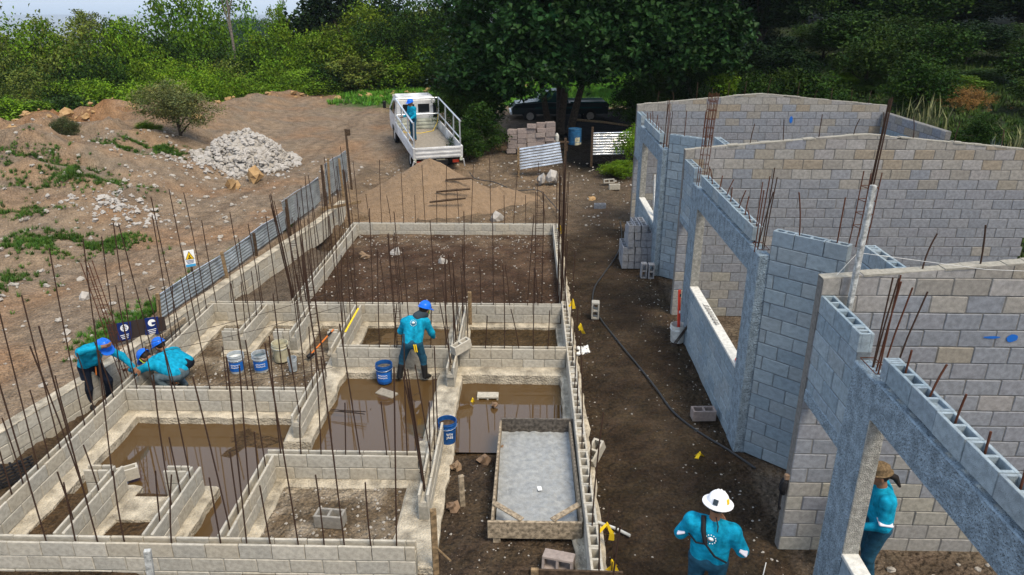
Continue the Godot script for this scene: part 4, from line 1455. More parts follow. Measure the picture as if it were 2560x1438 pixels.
func build_vehicles():
	var t := thing("flatbed_truck", "white flatbed truck with galvanised rail frames, parked behind the sand heap", "truck", Vector3(-3.49, 0.2, -28.3), 0.325)
	t.rotation.x = 0.095
	t.rotation_order = EULER_ORDER_YXZ
	box_part(t, "bed_floor", Vector3(0, 0.74, -2.17), Vector3(1.88, 0.08, 4.25), mat.bed_floor)
	box_part(t, "number_plate", Vector3(0.1, 0.60, 0.03), Vector3(0.34, 0.15, 0.01), mat.cream_plastic, 0.003)
	box_part(t, "chassis", Vector3(0, 0.56, -2.6), Vector3(0.75, 0.2, 5.4), mat.black)
	var tg := box_part(t, "tailgate", Vector3(0, 0.94, 0.0), Vector3(1.98, 0.45, 0.05), mat.white_paint)
	for y in [0.79, 0.94, 1.1]:
		box_part(tg, "rib", Vector3(0, y, 0.03), Vector3(1.8, 0.075, 0.022), mat.white_paint, 0.01)
	for s in [-1, 1]:
		var sg := box_part(t, "side_gate", Vector3(s * 0.965, 0.94, -2.17), Vector3(0.05, 0.45, 4.3), mat.white_paint)
		for y in [0.8, 0.95, 1.1]:
			box_part(sg, "rib", Vector3(s * 0.993, y, -2.17), Vector3(0.018, 0.08, 4.1), mat.white_paint, 0.008)
		box_part(t, "hinge_bracket", Vector3(s * 0.92, 0.66, 0.01), Vector3(0.11, 0.16, 0.06), mat.cream_paint)
		box_part(t, "tail_lamp", Vector3(s * 0.72, 0.55, -0.06), Vector3(0.26, 0.12, 0.06), mat.red_lamp)
		box_part(t, "mud_flap", Vector3(s * 0.75, 0.38, -0.75), Vector3(0.4, 0.36, 0.02), mat.rubber)
		wheel(t, Vector3(s * 0.72, 0.37, -1.25), 0.37, 0.36, mat.galvanised)
		wheel(t, Vector3(s * 0.8, 0.37, -5.15), 0.37, 0.2, mat.galvanised)
		# rail frame of tubes along each side
		for z in [-0.1, -1.3, -2.8, -4.15]:
			bar(t, "rail_post", Vector3(s * 0.93, 0.76, z), Vector3(s * (0.93 if absf(z) > 1.0 else 0.9), 2.12, z - (0.05 if z > -1.0 else 0.0)), 0.032, mat.galvanised)
		bar(t, "rail", Vector3(s * 0.93, 2.1, -0.12), Vector3(s * 0.93, 2.16, -4.2), 0.035, mat.galvanised)
		bar(t, "rail", Vector3(s * 0.93, 1.42, -0.1), Vector3(s * 0.93, 1.46, -4.2), 0.03, mat.galvanised)
		box_part(t, "tail_strut", Vector3(s * 1.02, 0.52, 0.1), Vector3(0.05, 0.36, 0.04), mat.white_paint, 0.005, Basis.from_euler(Vector3(0.3, 0, s * 0.25)))
	bar(t, "cross_rail", Vector3(-0.93, 2.14, -4.2), Vector3(0.93, 2.14, -4.2), 0.035, mat.galvanised)
	bar(t, "cross_rail", Vector3(-0.93, 1.46, -4.18), Vector3(0.93, 1.46, -4.18), 0.03, mat.galvanised)
	var hb := box_part(t, "head_board", Vector3(0, 1.0, -4.28), Vector3(1.9, 0.52, 0.04), mat.cream_paint)
	for y in [0.86, 1.02, 1.18]:
		box_part(hb, "rib", Vector3(0, y, -4.25), Vector3(1.8, 0.09, 0.02), mat.cream_paint, 0.008)
	var cab := loft([[-4.46, 0.72, 0.93], [-4.44, 1.4, 0.95], [-4.5, 1.98, 0.86], [-4.62, 2.08, 0.8], [-5.35, 2.1, 0.78], [-5.55, 2.02, 0.8], [-6.02, 1.42, 0.93], [-6.1, 0.95, 0.94], [-6.08, 0.55, 0.92], [-5.55, 0.5, 0.93], [-5.5, 0.8, 0.93], [-4.8, 0.8, 0.93], [-4.75, 0.55, 0.93]])
	var cb := part("cab", cab.mesh(), mat.white_paint, t)
	box_part(cb, "roof_panel", Vector3(0, 2.09, -4.98), Vector3(1.56, 0.06, 0.85), mat.white_paint, 0.028)
	for s in [-1, 1]:
		var g := G.new()
		for q in [[-4.62, -5.15], [-5.2, -5.75]]:
			g.quad(Vector3(s * 0.952, 1.38, q[0]), Vector3(s * 0.952, 1.38, q[1]), Vector3(s * 0.875, 1.9 if q[1] > -5.5 else 1.6, q[1]), Vector3(s * 0.875, 1.9, q[0]))
		part("side_window", g.mesh(), mat.black_glass, cb)
		var rw := G.new()
		rw.cbox(Vector3(s * 0.33, 1.66, -4.455), Vector3(0.5, 0.36, 0.03), 0.012, Basis.from_euler(Vector3(-0.1, 0, 0)))
		part("rear_window", rw.mesh(), mat.black_glass, cb)
		box_part(cb, "mirror", Vector3(s * 1.18, 1.55, -5.9), Vector3(0.14, 0.32, 0.06), mat.black, 0.02)
		bar(cb, "mirror_arm", Vector3(s * 0.93, 1.35, -5.85), Vector3(s * 1.18, 1.4, -5.9), 0.014, mat.black)
	box_part(cb, "pillar_window", Vector3(0.83, 1.5, -4.44), Vector3(0.16, 0.75, 0.03), mat.black_glass, 0.01, Basis.from_euler(Vector3(-0.08, 0, 0)))
	box_part(cb, "windscreen", Vector3(0, 1.72, -5.8), Vector3(1.6, 0.66, 0.03), mat.black_glass, 0.01, Basis.from_euler(Vector3(-0.66, 0, 0)))
	var rope := G.new()
	rope.tube([Vector3(0.9, 1.45, -4.1), Vector3(0.84, 1.1, -4.05), Vector3(0.6, 0.8, -3.8), Vector3(0.0, 0.79, -3.55), Vector3(-0.5, 0.79, -3.7), Vector3(-0.75, 0.8, -3.9)], [0.012, 0.012, 0.012, 0.012, 0.012, 0.012], 5)
	solo("yellow_rope", rope.mesh(), mat.yellow, "yellow rope trailing over the truck bed from the rail", "rope", t.transform)

	# dark pickup in the shade behind the big tree
	var p := thing("pickup", "dark teal pickup parked in deep shade behind the big tree", "pickup", Vector3(1.75, 0.55, -40.6), 0.0)
	p.rotation.y = PI / 2 + 0.07
	var body := loft([[2.55, 0.45, 0.84], [2.6, 0.95, 0.86], [2.5, 1.02, 0.84], [0.3, 1.02, 0.86], [-1.1, 1.05, 0.85], [-2.45, 0.92, 0.78], [-2.62, 0.75, 0.74], [-2.6, 0.42, 0.76]])
	var bd := part("body", body.mesh(), mat.teal_dark, p)
	var cabin := loft([[0.42, 1.03, 0.8], [0.28, 1.58, 0.66], [0.1, 1.64, 0.64], [-0.55, 1.64, 0.64], [-0.75, 1.58, 0.66], [-1.3, 1.06, 0.8]])
	var cn := part("cabin", cabin.mesh(), mat.teal_paint, p)
	for s in [-1, 1]:
		var g := G.new()
		g.quad(Vector3(s * 0.775, 1.12, 0.25), Vector3(s * 0.775, 1.12, -0.95), Vector3(s * 0.665, 1.56, -0.66), Vector3(s * 0.665, 1.56, 0.2))
		part("side_window", g.mesh(), mat.black_glass, cn)
		box_part(bd, "bed_rail", Vector3(s * 0.82, 1.05, 1.5), Vector3(0.07, 0.08, 2.0), mat.teal_paint, 0.02)
		box_part(bd, "trim_strip", Vector3(s * 0.855, 0.78, 0.4), Vector3(0.03, 0.09, 3.6), mat.teal_paint, 0.01)
		for z in [1.6, -1.65]:
			wheel(p, Vector3(s * 0.76, 0.34, z), 0.34, 0.22, mat.rock)
		box_part(bd, "headlight", Vector3(s * 0.6, 0.75, -2.62), Vector3(0.26, 0.14, 0.05), mat.chrome, 0.01)
	box_part(cn, "windscreen", Vector3(0, 1.33, -1.06), Vector3(1.3, 0.62, 0.02), mat.chrome, 0.005, Basis.from_euler(Vector3(-0.83, 0, 0)))
	box_part(bd, "bumper", Vector3(0, 0.5, -2.66), Vector3(1.55, 0.16, 0.1), mat.chrome, 0.02)
	box_part(bd, "bonnet", Vector3(0, 1.02, -1.85), Vector3(1.45, 0.05, 1.2), mat.teal_paint, 0.02, Basis.from_euler(Vector3(-0.1, 0, 0)))


# ---------------------------------------------------------------- tools, blocks, buckets, signs
func bucket(label: String, at: Vector3, body: Material, h := 0.37, r := 0.148, fill: Material = null, lab: Material = null, handle := true) -> Node3D:
	var t := thing("bucket", label, "bucket", at, rng.randf() * 0.6 - 0.3)
	var g := G.new()
	g.lathe([Vector2(0.0, 0.0), Vector2(r * 0.86, 0.0), Vector2(r * 0.88, 0.01), Vector2(r * 0.975, h * 0.74), Vector2(r * 1.05, h * 0.75), Vector2(r * 1.05, h * 0.79), Vector2(r * 0.985, h * 0.80), Vector2(r * 0.99, h * 0.88), Vector2(r * 1.05, h * 0.89), Vector2(r * 1.05, h * 0.93), Vector2(r, h * 0.94), Vector2(r * 1.03, h), Vector2(r * 0.96, h), Vector2(r * 0.93, h * 0.75), Vector2(r * 0.84, 0.03), Vector2(0.0, 0.03)], 26)
	part("pail", g.mesh(), body, t)
	if fill:
		var f := G.new()
		f.lathe([Vector2(r * 0.93, h * 0.80), Vector2(r * 0.5, h * 0.83), Vector2(0.0, h * 0.82)], 20)
		part("contents", f.mesh(), fill, t)
	if lab:
		var l := G.new()
		for k in 12:
			var a: float = PI / 2 - 1.15 + 2.3 * k / 12
			var b: float = PI / 2 - 1.15 + 2.3 * (k + 1) / 12
			var r0 := r * 0.905 + 0.003
			var r1 := r * 0.965 + 0.003
			l.quad(Vector3(cos(b) * r0, h * 0.14, sin(b) * r0), Vector3(cos(a) * r0, h * 0.14, sin(a) * r0), Vector3(cos(a) * r1, h * 0.66, sin(a) * r1), Vector3(cos(b) * r1, h * 0.66, sin(b) * r1))
		var lp := part("label", l.mesh(), lab, t)
		var s := G.new()
		for row in 2:
			var ps := []
			var rs := []
			for k in 15:
				var a: float = PI / 2 + 0.62 - 1.24 * k / 14
				var rr := r * (0.955 - 0.02 * row) + 0.005
				ps.append(Vector3(cos(a) * rr, h * (0.5 - 0.13 * row) + 0.012 * (1 if k % 2 else -1), sin(a) * rr))
				rs.append(0.0045)
			s.tube(ps, rs, 4)
		part("lettering", s.mesh(), mat.print_white, lp)
	if handle:
		var hd := G.new()
		var ps := []
		var rs := []
		for k in 9:
			var a: float = PI * k / 8
			ps.append(Vector3(cos(a) * r * 1.07, h * 0.8 - sin(a) * 0.02, sin(a) * r * 1.1))
			rs.append(0.0035)
		hd.tube(ps, rs, 4)
		part("handle", hd.mesh(), mat.galvanised, t)
	return t


func loose_block(label: String, at: Vector3, e: Vector3, m: Material, w := 0.15, kind := "hollow") -> Node3D:
	return solo("concrete_block", block_mesh(0.39, 0.19, w, kind, 0), m, label, "concrete block", Transform3D(Basis.from_euler(e), at), "loose concrete blocks")


func ribbon(label: String, at: Vector3, h: float, along := 0.0):
	var t := thing("yellow_tape", label, "tape", at, along, "strips of yellow tape")
	var g := G.new()
	for k in 3:
		var p := Vector3(0, h, 0)
		var d := Vector3(rng.randfn(0.03, 0.06), -rng.randf_range(0.12, 0.26), rng.randfn(0, 0.05))
		var w := Vector3(0.035, 0.01, 0.02)
		var mid := p + d * 0.5 + Vector3(rng.randfn(0, 0.05), 0, rng.randfn(0, 0.03))
		g.quad(p - w * 0.5, p + w * 0.5, mid + w * 0.8, mid - w * 0.8)
		g.quad(mid - w * 0.8, mid + w * 0.8, p + d + w, p + d - w)
	g.ball(Vector3(0, h, 0), Vector3(0.014, 0.025, 0.014), Basis(), 5, 7)
	part("strip", g.mesh(), mat.yellow, t)
	if h > 0.2:
		var r := G.new()
		r.tube([Vector3(0, -0.1, 0), Vector3(0.01, h + 0.3, 0)], [0.007, 0.007], 5)
		part("rebar", r.mesh(), mat.rust, t)


func build_site_things():
	# formwork tray with the mortar bed
	var f := thing("formwork_tray", "large wooden mixing tray holding a flat bed of grey mortar", "mixing tray", Vector3(0.17, 0.0, -8.95), 0.0)
	var z0 := 1.24
	box_part(f, "near_board", Vector3(-0.03, 0.15, z0), Vector3(1.24, 0.27, 0.04), mat.wood_pale, 0.006, Basis.from_euler(Vector3(0, 0, 0.0)))
	box_part(f, "far_board", Vector3(0.03, 0.17, -z0), Vector3(1.16, 0.28, 0.035), mat.wood_wet, 0.006)
	for s in [-1, 1]:
		box_part(f, "side_board", Vector3(s * 0.575, 0.15, 0.0), Vector3(0.035, 0.27, z0 * 2 - 0.05), mat.wood_pale, 0.006, Basis.from_euler(Vector3(0, s * 0.012, 0)))
		box_part(f, "corner_brace", Vector3(s * 0.385, 0.30, z0 - 0.18), Vector3(0.5, 0.022, 0.085), mat.wood_pale, 0.004, Basis.from_euler(Vector3(0, s * 0.72, 0)))
		box_part(f, "foot", Vector3(s * 0.53, -0.05, z0 - 0.02), Vector3(0.1, 0.14, 0.06), mat.wood_pale, 0.005)
	var bed := G.new()
	var n := 22
	var at := func(i: int, j: int) -> Vector3:
		var x: float = -0.55 + 1.1 * i / n
		var z: float = -z0 + 0.03 + (z0 * 2 - 0.06) * j / (n * 2)
		return Vector3(x, 0.075 + hills.get_noise_2d(x * 30.0, z * 30.0) * 0.03 + rough_noise.get_noise_2d(x * 16.0, z * 16.0) * 0.012, z)
	for i in n:
		for j in n * 2:
			bed.quad(at.call(i, j), at.call(i, j + 1), at.call(i + 1, j + 1), at.call(i + 1, j))
	part("mortar_bed", bed.mesh(), mat.mortar_mix, f)
	var paper := G.new()
	paper.box(Vector3(0, 0, 0), Vector3(0.06, 0.004, 0.09))
	solo("paper_scrap", paper.mesh(), mat.print_white, "tiny white paper scrap lying on the mortar bed", "paper", Transform3D(Basis.from_euler(Vector3(0, 0.15, 0)), Vector3(0.22, 0.10, -8.65)))

	bucket("clear bucket with a big blue label, leftmost of the row behind the pool wall", Vector3(-5.53, -0.01, -12.3), mat.clear_plastic, 0.37, 0.148, mat.white_plastic, mat.label_blue)
	bucket("clear bucket with a grey green lid, second of the row", Vector3(-5.08, -0.01, -12.35), mat.clear_plastic, 0.37, 0.148, mat.jeans_grey, mat.label_blue)
	bucket("cream bucket, empty, third of the row", Vector3(-4.83, -0.01, -12.78), mat.cream_plastic, 0.39, 0.155)
	bucket("small narrow clear tub, last of the row of buckets", Vector3(-4.47, -0.01, -12.35), mat.clear_plastic, 0.28, 0.085, null, null, false)
	bucket("blue bucket of mortar standing beside the bending worker", Vector3(-2.66, -0.1, -12.12), mat.blue_plastic, 0.38, 0.155, mat.wood_wet, mat.label_blue)
	var fb := bucket("blue bucket on the concrete ledge, white jug behind it", Vector3(-1.24, 0.03, -9.95), mat.blue_plastic, 0.38, 0.15, mat.wood_dark, null)
	for k in 2:
		var tm := TextMesh.new()
		tm.text = ["WIN", "JASE"][k]
		tm.font_size = 12
		tm.pixel_size = 0.0042
		tm.depth = 0.003
		part("lettering", tm, mat.print_white, fb, Transform3D(Basis(), Vector3(0.03, 0.20 - 0.055 * k, 0.146)))
	var wb := bucket("white bucket against the middle window wall, holding the orange level", Vector3(3.16, 0.02, -13.75), mat.white_plastic, 0.38, 0.155)
	var lv := thing("spirit_level", "long orange spirit level standing in the white bucket", "level", Vector3(3.16, 0.05, -13.78), 0.5)
	box_part(lv, "rail", Vector3(0, 0.55, 0), Vector3(0.06, 1.1, 0.028), mat.red_level, 0.004, Basis.from_euler(Vector3(-0.06, 0, 0.03)))
	for y in [0.25, 0.62, 0.98]:
		box_part(lv, "vial", Vector3(-0.0, y, 0.012 - y * 0.06 + 0.036), Vector3(0.03, 0.055, 0.016), mat.print_white if y < 0.9 else mat.black, 0.002)
	var sticks := G.new()
	for k in 3:
		sticks.tube([Vector3(3.05 - k * 0.03, 0.04, -13.45), Vector3(3.31, 0.42 + 0.03 * k, -13.56)], [0.009, 0.009], 5)
	solo("bar_offcuts", sticks.mesh(), mat.steel_old, "three dark bar offcuts leaning by the white bucket", "rebar")
	var jug := thing("jug", "white plastic jug behind the blue bucket on the ledge", "jug", Vector3(-1.22, 0.03, -10.22), 0.3)
	var jg := G.new()
	jg.lathe([Vector2(0, 0), Vector2(0.075, 0), Vector2(0.08, 0.02), Vector2(0.08, 0.19), Vector2(0.05, 0.25), Vector2(0.025, 0.27), Vector2(0.025, 0.3), Vector2(0, 0.3)], 16)
	part("bottle", jg.mesh(), mat.white_plastic, jug)
	bar(jug, "handle", Vector3(0.05, 0.26, 0), Vector3(0.09, 0.16, 0), 0.012, mat.white_plastic)

	# sledgehammer
	var sl := thing("sledgehammer", "sledgehammer with an orange handle leaning on the small return block", "hammer", Vector3(-4.28, 0.0, -12.88), 0.0)
	bar(sl, "handle", Vector3(0, 0.06, 0.0), Vector3(0.44, 0.5, -0.26), 0.017, mat.orange)
	bar(sl, "grip", Vector3(0.33, 0.39, -0.195), Vector3(0.4, 0.46, -0.236), 0.0195, mat.black)
	box_part(sl, "head", Vector3(0.0, 0.05, 0.0), Vector3(0.16, 0.075, 0.075), mat.black, 0.012, Basis.from_euler(Vector3(0, 0.9, 0.3)))

	# loose blocks
	loose_block("pale block lying askew across the channel wall's top", Vector3(-1.2, 0.46, -12.33), Vector3(0, 0.75, 0.18), mat.pale[2])
	loose_block("pale block lying flat in the brown pool, the larger one", Vector3(-0.68, -0.17, -11.75), Vector3(PI / 2, 0.0, 0), mat.pale[0])
	loose_block("tan block half sunk in mud by the worker's boots", Vector3(-2.5, -0.16, -11.78), Vector3(PI / 2 + 0.1, -0.5, 0), mat.warm[3], 0.14, "solid")
	loose_block("cream hollow block standing in the dry room at the bottom", Vector3(-2.62, 0.0, -7.95), Vector3(0.0, -0.12, 0.03), mat.warm[0], 0.19)
	loose_block("grey hollow block tipped on end against the right foundation wall", Vector3(1.1, 0.08, -9.5), Vector3(0.0, 1.0, 0.5), mat.pale[2], 0.17)
	loose_block("grey block lying by the base of the middle window wall", Vector3(3.02, 0.02, -10.72), Vector3(0.0, 0.05, 0.0), mat.pink[0], 0.19)
	loose_block("lone hollow block standing on end on the muddy path", Vector3(1.56, 0.22, -15.0), Vector3(0.0, 1.5, PI / 2), mat.pale[3], 0.17)
	loose_block("grey block lying on its side below the mixing tray", Vector3(0.46, 0.05, -7.32), Vector3(PI / 2 - 0.15, -0.25, 0.0), mat.pink[2], 0.19)
	loose_block("block standing in the water beside the bottom left spur", Vector3(-5.98, -0.06, -8.95), Vector3(0.0, 0.6, 0.0), mat.pale[2])
	loose_block("block lying at the far trench edge on the path's end", Vector3(2.5, 0.05, -24.0), Vector3(0.0, 0.0, 0.0), mat.cool[0], 0.19)
	loose_block("upper block of the loose pair near the far window wall", Vector3(3.05, 0.42, -26.6), Vector3(PI / 2 - 0.2, 0.3, 0.3), mat.pale[3])
	loose_block("lower block of the loose pair near the far window wall", Vector3(3.2, 0.25, -26.0), Vector3(0.0, 0.1, 0.0), mat.pale[1])
	loose_block("block on its end left of the stacked blocks' foot", Vector3(3.02, 0.2, -17.65), Vector3(0.0, PI / 2, PI / 2), mat.cool[4])
	loose_block("second block on its end at the stack's foot", Vector3(3.2, 0.2, -17.6), Vector3(0.0, PI / 2, PI / 2), mat.cool[1])
	# stack of blocks by the slanting entrance wall: every block is one
	var st_groups := "blocks of the stack by the far entrance"
	var tags := ["bottom", "second", "third", "fourth", "fifth", "top"]
	for lv_n in 6:
		var nx: int = [5, 5, 5, 4, 4, 3][lv_n]
		for i in nx:
			for j in 2:
				var along := lv_n % 2 == 0
				if lv_n == 5 and i == 0 and j == 0:
					continue
				var px: float = 2.62 + i * 0.165 + (0.0 if lv_n < 3 else 0.12) + rng.randfn(0, 0.008)
				var pz: float = -18.75 + j * 0.41 + rng.randfn(0, 0.01)
				solo("stacked_block", block_mesh(0.39, 0.19, 0.15, "hollow", 0), mat.cool[rng.randi() % 5], "hollow block in the %s layer of the stack by the far entrance" % tags[lv_n], "concrete block", Transform3D(Basis.from_euler(Vector3(0, PI / 2 + rng.randfn(0, 0.02), 0)), Vector3(px, 0.02 + lv_n * 0.2, pz)), st_groups)
	# pinkish block pile behind the first zinc screen
	for k in 6:
		for i in 5:
			for j in 2:
				if k == 5 and (i == 0 or rng.randf() < 0.35):
					continue
				var jx := rng.randfn(0, 0.02)
				solo("piled_block", block_mesh(0.39, 0.19, 0.15, "hollow" if rng.randf() < 0.3 else "solid", rng.randi() % 3), mat.pink[rng.randi() % 3], "pinkish block in the %s course of the pile under the big tree" % tags[k], "concrete block", Transform3D(Basis.from_euler(Vector3(rng.randfn(0, 0.02), rng.randfn(0, 0.05), rng.randfn(0.02, 0.03))), Vector3(-0.62 + i * 0.405 + jx, 0.58 + k * 0.2 + i * 0.03, -31.0 - j * 0.2 + rng.randfn(0, 0.02))), "blocks of the pile under the big tree")
	# zinc screens by the tree
	for q in [["first bright corrugated zinc screen, before the block pile", Vector2(-0.25, -27.7), Vector2(1.40, -27.7), 0.58, 0.82, 0.16], ["second bright corrugated zinc screen, half hidden by leaves", Vector2(2.66, -29.2), Vector2(4.35, -29.2), 0.86, 0.9, 0.03]]:
		var t := wall_root("zinc_screen", q[0], "corrugated sheet", q[1], q[2], "zinc screens by the big tree")
		t.position.y = q[3]
		t.rotation.z = q[5]
		part("sheet", corrugated(q[1].distance_to(q[2]), q[4], 0.034, 0.02, 0.03, 0.105), mat.zinc_bright, t, Transform3D(Basis.from_euler(Vector3(-0.25, 0, 0)), Vector3.ZERO))
	for q in [[-0.32, -27.6, 1.1, 0.35, "wood", "ochre post at the left edge of the first zinc screen"], [1.47, -27.75, 1.35, 0.45, "wood_dark", "dark post at the right edge of the first zinc screen"], [2.6, -29.15, 1.6, 0.4, "wood_dark", "dark post at the left edge of the second zinc screen"]]:
		var g := G.new()
		g.cbox(Vector3(0, q[2] * 0.5, 0), Vector3(0.09, q[2], 0.07), 0.008)
		solo("wooden_post", g.mesh(), mat[q[4]], q[5], "post", Transform3D(Basis(), Vector3(q[0], q[3], q[1])))
	var dr := thing("oil_drum", "blue oil drum streaked with cream paint under the tree", "drum", Vector3(2.14, 0.47, -32.7), 0.2)
	var dg := G.new()
	dg.lathe([Vector2(0, 0), Vector2(0.29, 0), Vector2(0.3, 0.015), Vector2(0.29, 0.04), Vector2(0.29, 0.30), Vector2(0.302, 0.315), Vector2(0.29, 0.33), Vector2(0.29, 0.58), Vector2(0.302, 0.595), Vector2(0.29, 0.61), Vector2(0.29, 0.87), Vector2(0.3, 0.885), Vector2(0.29, 0.9), Vector2(0.27, 0.88), Vector2(0, 0.88)], 28)
	part("shell", dg.mesh(), mat.blue_paint, dr)
	var dp := G.new()
	for k in 10:
		var a: float = 0.9 - 0.14 * k
		var b: float = 0.9 - 0.14 * (k + 1)
		var lo := 0.06 + 0.02 * (k % 3)
		var hi := 0.30 if k > 5 else 0.52 + 0.03 * (k % 2)
		dp.quad(Vector3(cos(a) * 0.293, lo, sin(a) * 0.293), Vector3(cos(b) * 0.293, lo, sin(b) * 0.293), Vector3(cos(b) * 0.293, hi, sin(b) * 0.293), Vector3(cos(a) * 0.293, hi, sin(a) * 0.293))
	part("cream_paint", dp.mesh(), mat.cream_plastic, dr, Transform3D(Basis(Vector3.UP, -0.9), Vector3.ZERO))
	var bench := thing("plank_bench", "rough plank bench at the tree's foot, white jug on it", "bench", Vector3(1.35, 0.5, -31.8), 0.0)
	box_part(bench, "top", Vector3(0, 0.42, 0), Vector3(0.95, 0.05, 0.3), mat.wood_dark)
	for s in [-1, 1]:
		box_part(bench, "leg", Vector3(s * 0.4, 0.2, 0), Vector3(0.08, 0.42, 0.2), mat.wood_dark)
	var j2 := thing("jug", "white plastic jug standing on the plank bench", "jug", Vector3(1.3, 0.95, -31.8), 0.0)
	var jg2 := G.new()
	jg2.lathe([Vector2(0, 0), Vector2(0.09, 0), Vector2(0.095, 0.02), Vector2(0.095, 0.25), Vector2(0.05, 0.33), Vector2(0.03, 0.36), Vector2(0, 0.36)], 14)
	part("bottle", jg2.mesh(), mat.white_plastic, j2)
	var beam := G.new()
	beam.tube([Vector3(2.2, 1.2, -36.5), Vector3(3.7, 1.12, -36.2), Vector3(5.4, 0.95, -35.8)], [0.06, 0.055, 0.05], 7)
	solo("long_pole", beam.mesh(), mat.wood, "long pale pole lying across before the pickup", "pole")
	# warning sign above the fence, two notices on the dark banner
	var sg := thing("warning_sign", "white sign with a yellow warning triangle above the zinc fence", "sign", Vector3(-7.72, 0.5, -15.6), 0.55)
	bar(sg, "stake", Vector3(0, 0, -0.02), Vector3(0, 0.75, -0.02), 0.015, mat.wood_dark)
	var panel := box_part(sg, "panel", Vector3(0, 0.62, 0), Vector3(0.22, 0.40, 0.008), mat.print_white, 0.002)
	var tri := G.new()
	tri.tri(Vector3(-0.1, 0.60, 0.007), Vector3(0.1, 0.60, 0.007), Vector3(0, 0.80, 0.007))
	part("triangle_border", tri.mesh(), mat.print_black, panel)
	var tri2 := G.new()
	tri2.tri(Vector3(-0.085, 0.608, 0.010), Vector3(0.085, 0.608, 0.010), Vector3(0, 0.78, 0.010))
	part("triangle", tri2.mesh(), mat.sign_yellow, panel)
	var ic := G.new()
	ic.box(Vector3(0, 0.635, 0.012), Vector3(0.07, 0.028, 0.003))
	ic.box(Vector3(0.0, 0.68, 0.012), Vector3(0.03, 0.035, 0.003))
	part("pictogram", ic.mesh(), mat.print_black, panel)
	for k in 3:
		box_part(panel, "text_line", Vector3(0, 0.572 - 0.03 * k, 0.006), Vector3(0.17 - 0.02 * k, 0.014, 0.004), mat.navy, 0.001)
	box_part(panel, "footer", Vector3(0, 0.455, 0.006), Vector3(0.21, 0.06, 0.004), mat.sign_cyan, 0.001)
	var bn := thing("notice_banner", "dark sagging banner carrying two navy safety notices behind the workers", "banner", Vector3(-7.86, 0.5, -12.25), 0.0)
	bn.rotation.y = atan2(0.65, 0.5) * 0.72
	var sheet := G.new()
	for i in 10:
		var x0: float = 0.1 * i
		var x1: float = 0.1 * (i + 1)
		var zf := func(x: float) -> float: return 0.02 * sin(x * 9.0)
		sheet.quad(Vector3(x0, 0.06 + 0.03 * x0, zf.call(x0)), Vector3(x1, 0.06 + 0.03 * x1, zf.call(x1)), Vector3(x1, 0.48 - 0.1 * x1, zf.call(x1)), Vector3(x0, 0.48 - 0.1 * x0, zf.call(x0)))
	part("cloth", sheet.mesh(), mat.banner, bn)
	for k in 2:
		var nt := box_part(bn, "notice", Vector3(0.27 + 0.48 * k, 0.27 - 0.02 * k, 0.03), Vector3(0.24, 0.36, 0.008), mat.navy, 0.002, Basis.from_euler(Vector3(0, 0, -0.12)))
		var disc := G.new()
		disc.lathe([Vector2(0.07, 0), Vector2(0.07, 0.004), Vector2(0, 0.004)], 18, Transform3D(Basis(Vector3.RIGHT, PI / 2), Vector3(0.28 + 0.48 * k, 0.34 - 0.02 * k, 0.034)))
		part("white_disc", disc.mesh(), mat.print_white, nt)
		if k:
			box_part(nt, "pictogram", Vector3(0.79, 0.305, 0.040), Vector3(0.075, 0.05, 0.004), mat.navy, 0.001)
		else:
			for e in 3:
				box_part(nt, "pictogram", Vector3(0.28, 0.375 - 0.032 * e, 0.040), Vector3(0.085, 0.011, 0.004), mat.navy, 0.001)
		for e in 3:
			box_part(nt, "text_line", Vector3(0.26 + 0.48 * k, 0.20 - 0.035 * e - 0.02 * k, 0.036), Vector3(0.15 - 0.02 * e, 0.012, 0.003), mat.print_white, 0.001)
	# hoses
	var hp := [Vector3(3.1, 0.03, -24.6), Vector3(2.95, 0.03, -21.6), Vector3(2.6, 0.03, -19.5), Vector3(2.05, 0.03, -17.8), Vector3(1.72, 0.03, -16.8), Vector3(1.58, 0.03, -15.8), Vector3(1.66, 0.03, -14.9), Vector3(1.95, 0.03, -13.6), Vector3(2.22, 0.03, -12.5), Vector3(2.4, 0.03, -11.7), Vector3(2.56, 0.03, -10.9), Vector3(2.85, 0.03, -10.3), Vector3(3.2, 0.03, -9.8), Vector3(3.5, 0.03, -9.3)]
	solo("hose", smooth_tube(hp, 0.018, true), mat.hose, "long black hose winding down the muddy path", "hose")
	solo("hose", smooth_tube([Vector3(-2.2, 0.5, -27.6), Vector3(-1.9, 0.45, -26.7), Vector3(-1.2, 0.4, -26.4), Vector3(-0.4, 0.3, -25.6), Vector3(0.4, 0.3, -25.6), Vector3(0.8, 0.28, -24.2), Vector3(1.1, 0.2, -22.9)], 0.016, true), mat.hose, "thin black hose from the truck past the sand heap", "hose")
	solo("wire_loop", smooth_tube([Vector3(1.4, 0.02, -6.3), Vector3(1.75, 0.02, -6.75), Vector3(1.95, 0.02, -6.5), Vector3(1.7, 0.02, -6.15), Vector3(1.3, 0.02, -6.1)], 0.006, true), mat.string, "thin pale wire loop on the mud by the white helmet worker", "wire")
	solo("wire_loop", smooth_tube([Vector3(2.6, 0.03, -6.6), Vector3(2.85, 0.03, -6.9), Vector3(3.05, 0.03, -7.3)], 0.006, true), mat.string, "straight pale wire on the mud right of the white helmet worker", "wire")
	# tapes
	ribbon("yellow tape on the bar beside the far corner of the court", Vector3(0.98, 0.2, -20.3), 0.35)
	ribbon("yellow tape knotted on the bar beside the bar bundle", Vector3(1.05, 0.0, -15.0), 0.42)
	ribbon("yellow tape hanging over the white pebble pile", Vector3(1.12, 0.0, -13.5), 0.5)
	ribbon("upper of the two yellow tapes right of the mixing tray", Vector3(1.07, 0.0, -7.6), 0.36)
	ribbon("lower of the two yellow tapes right of the mixing tray", Vector3(1.07, 0.0, -7.0), 0.3)
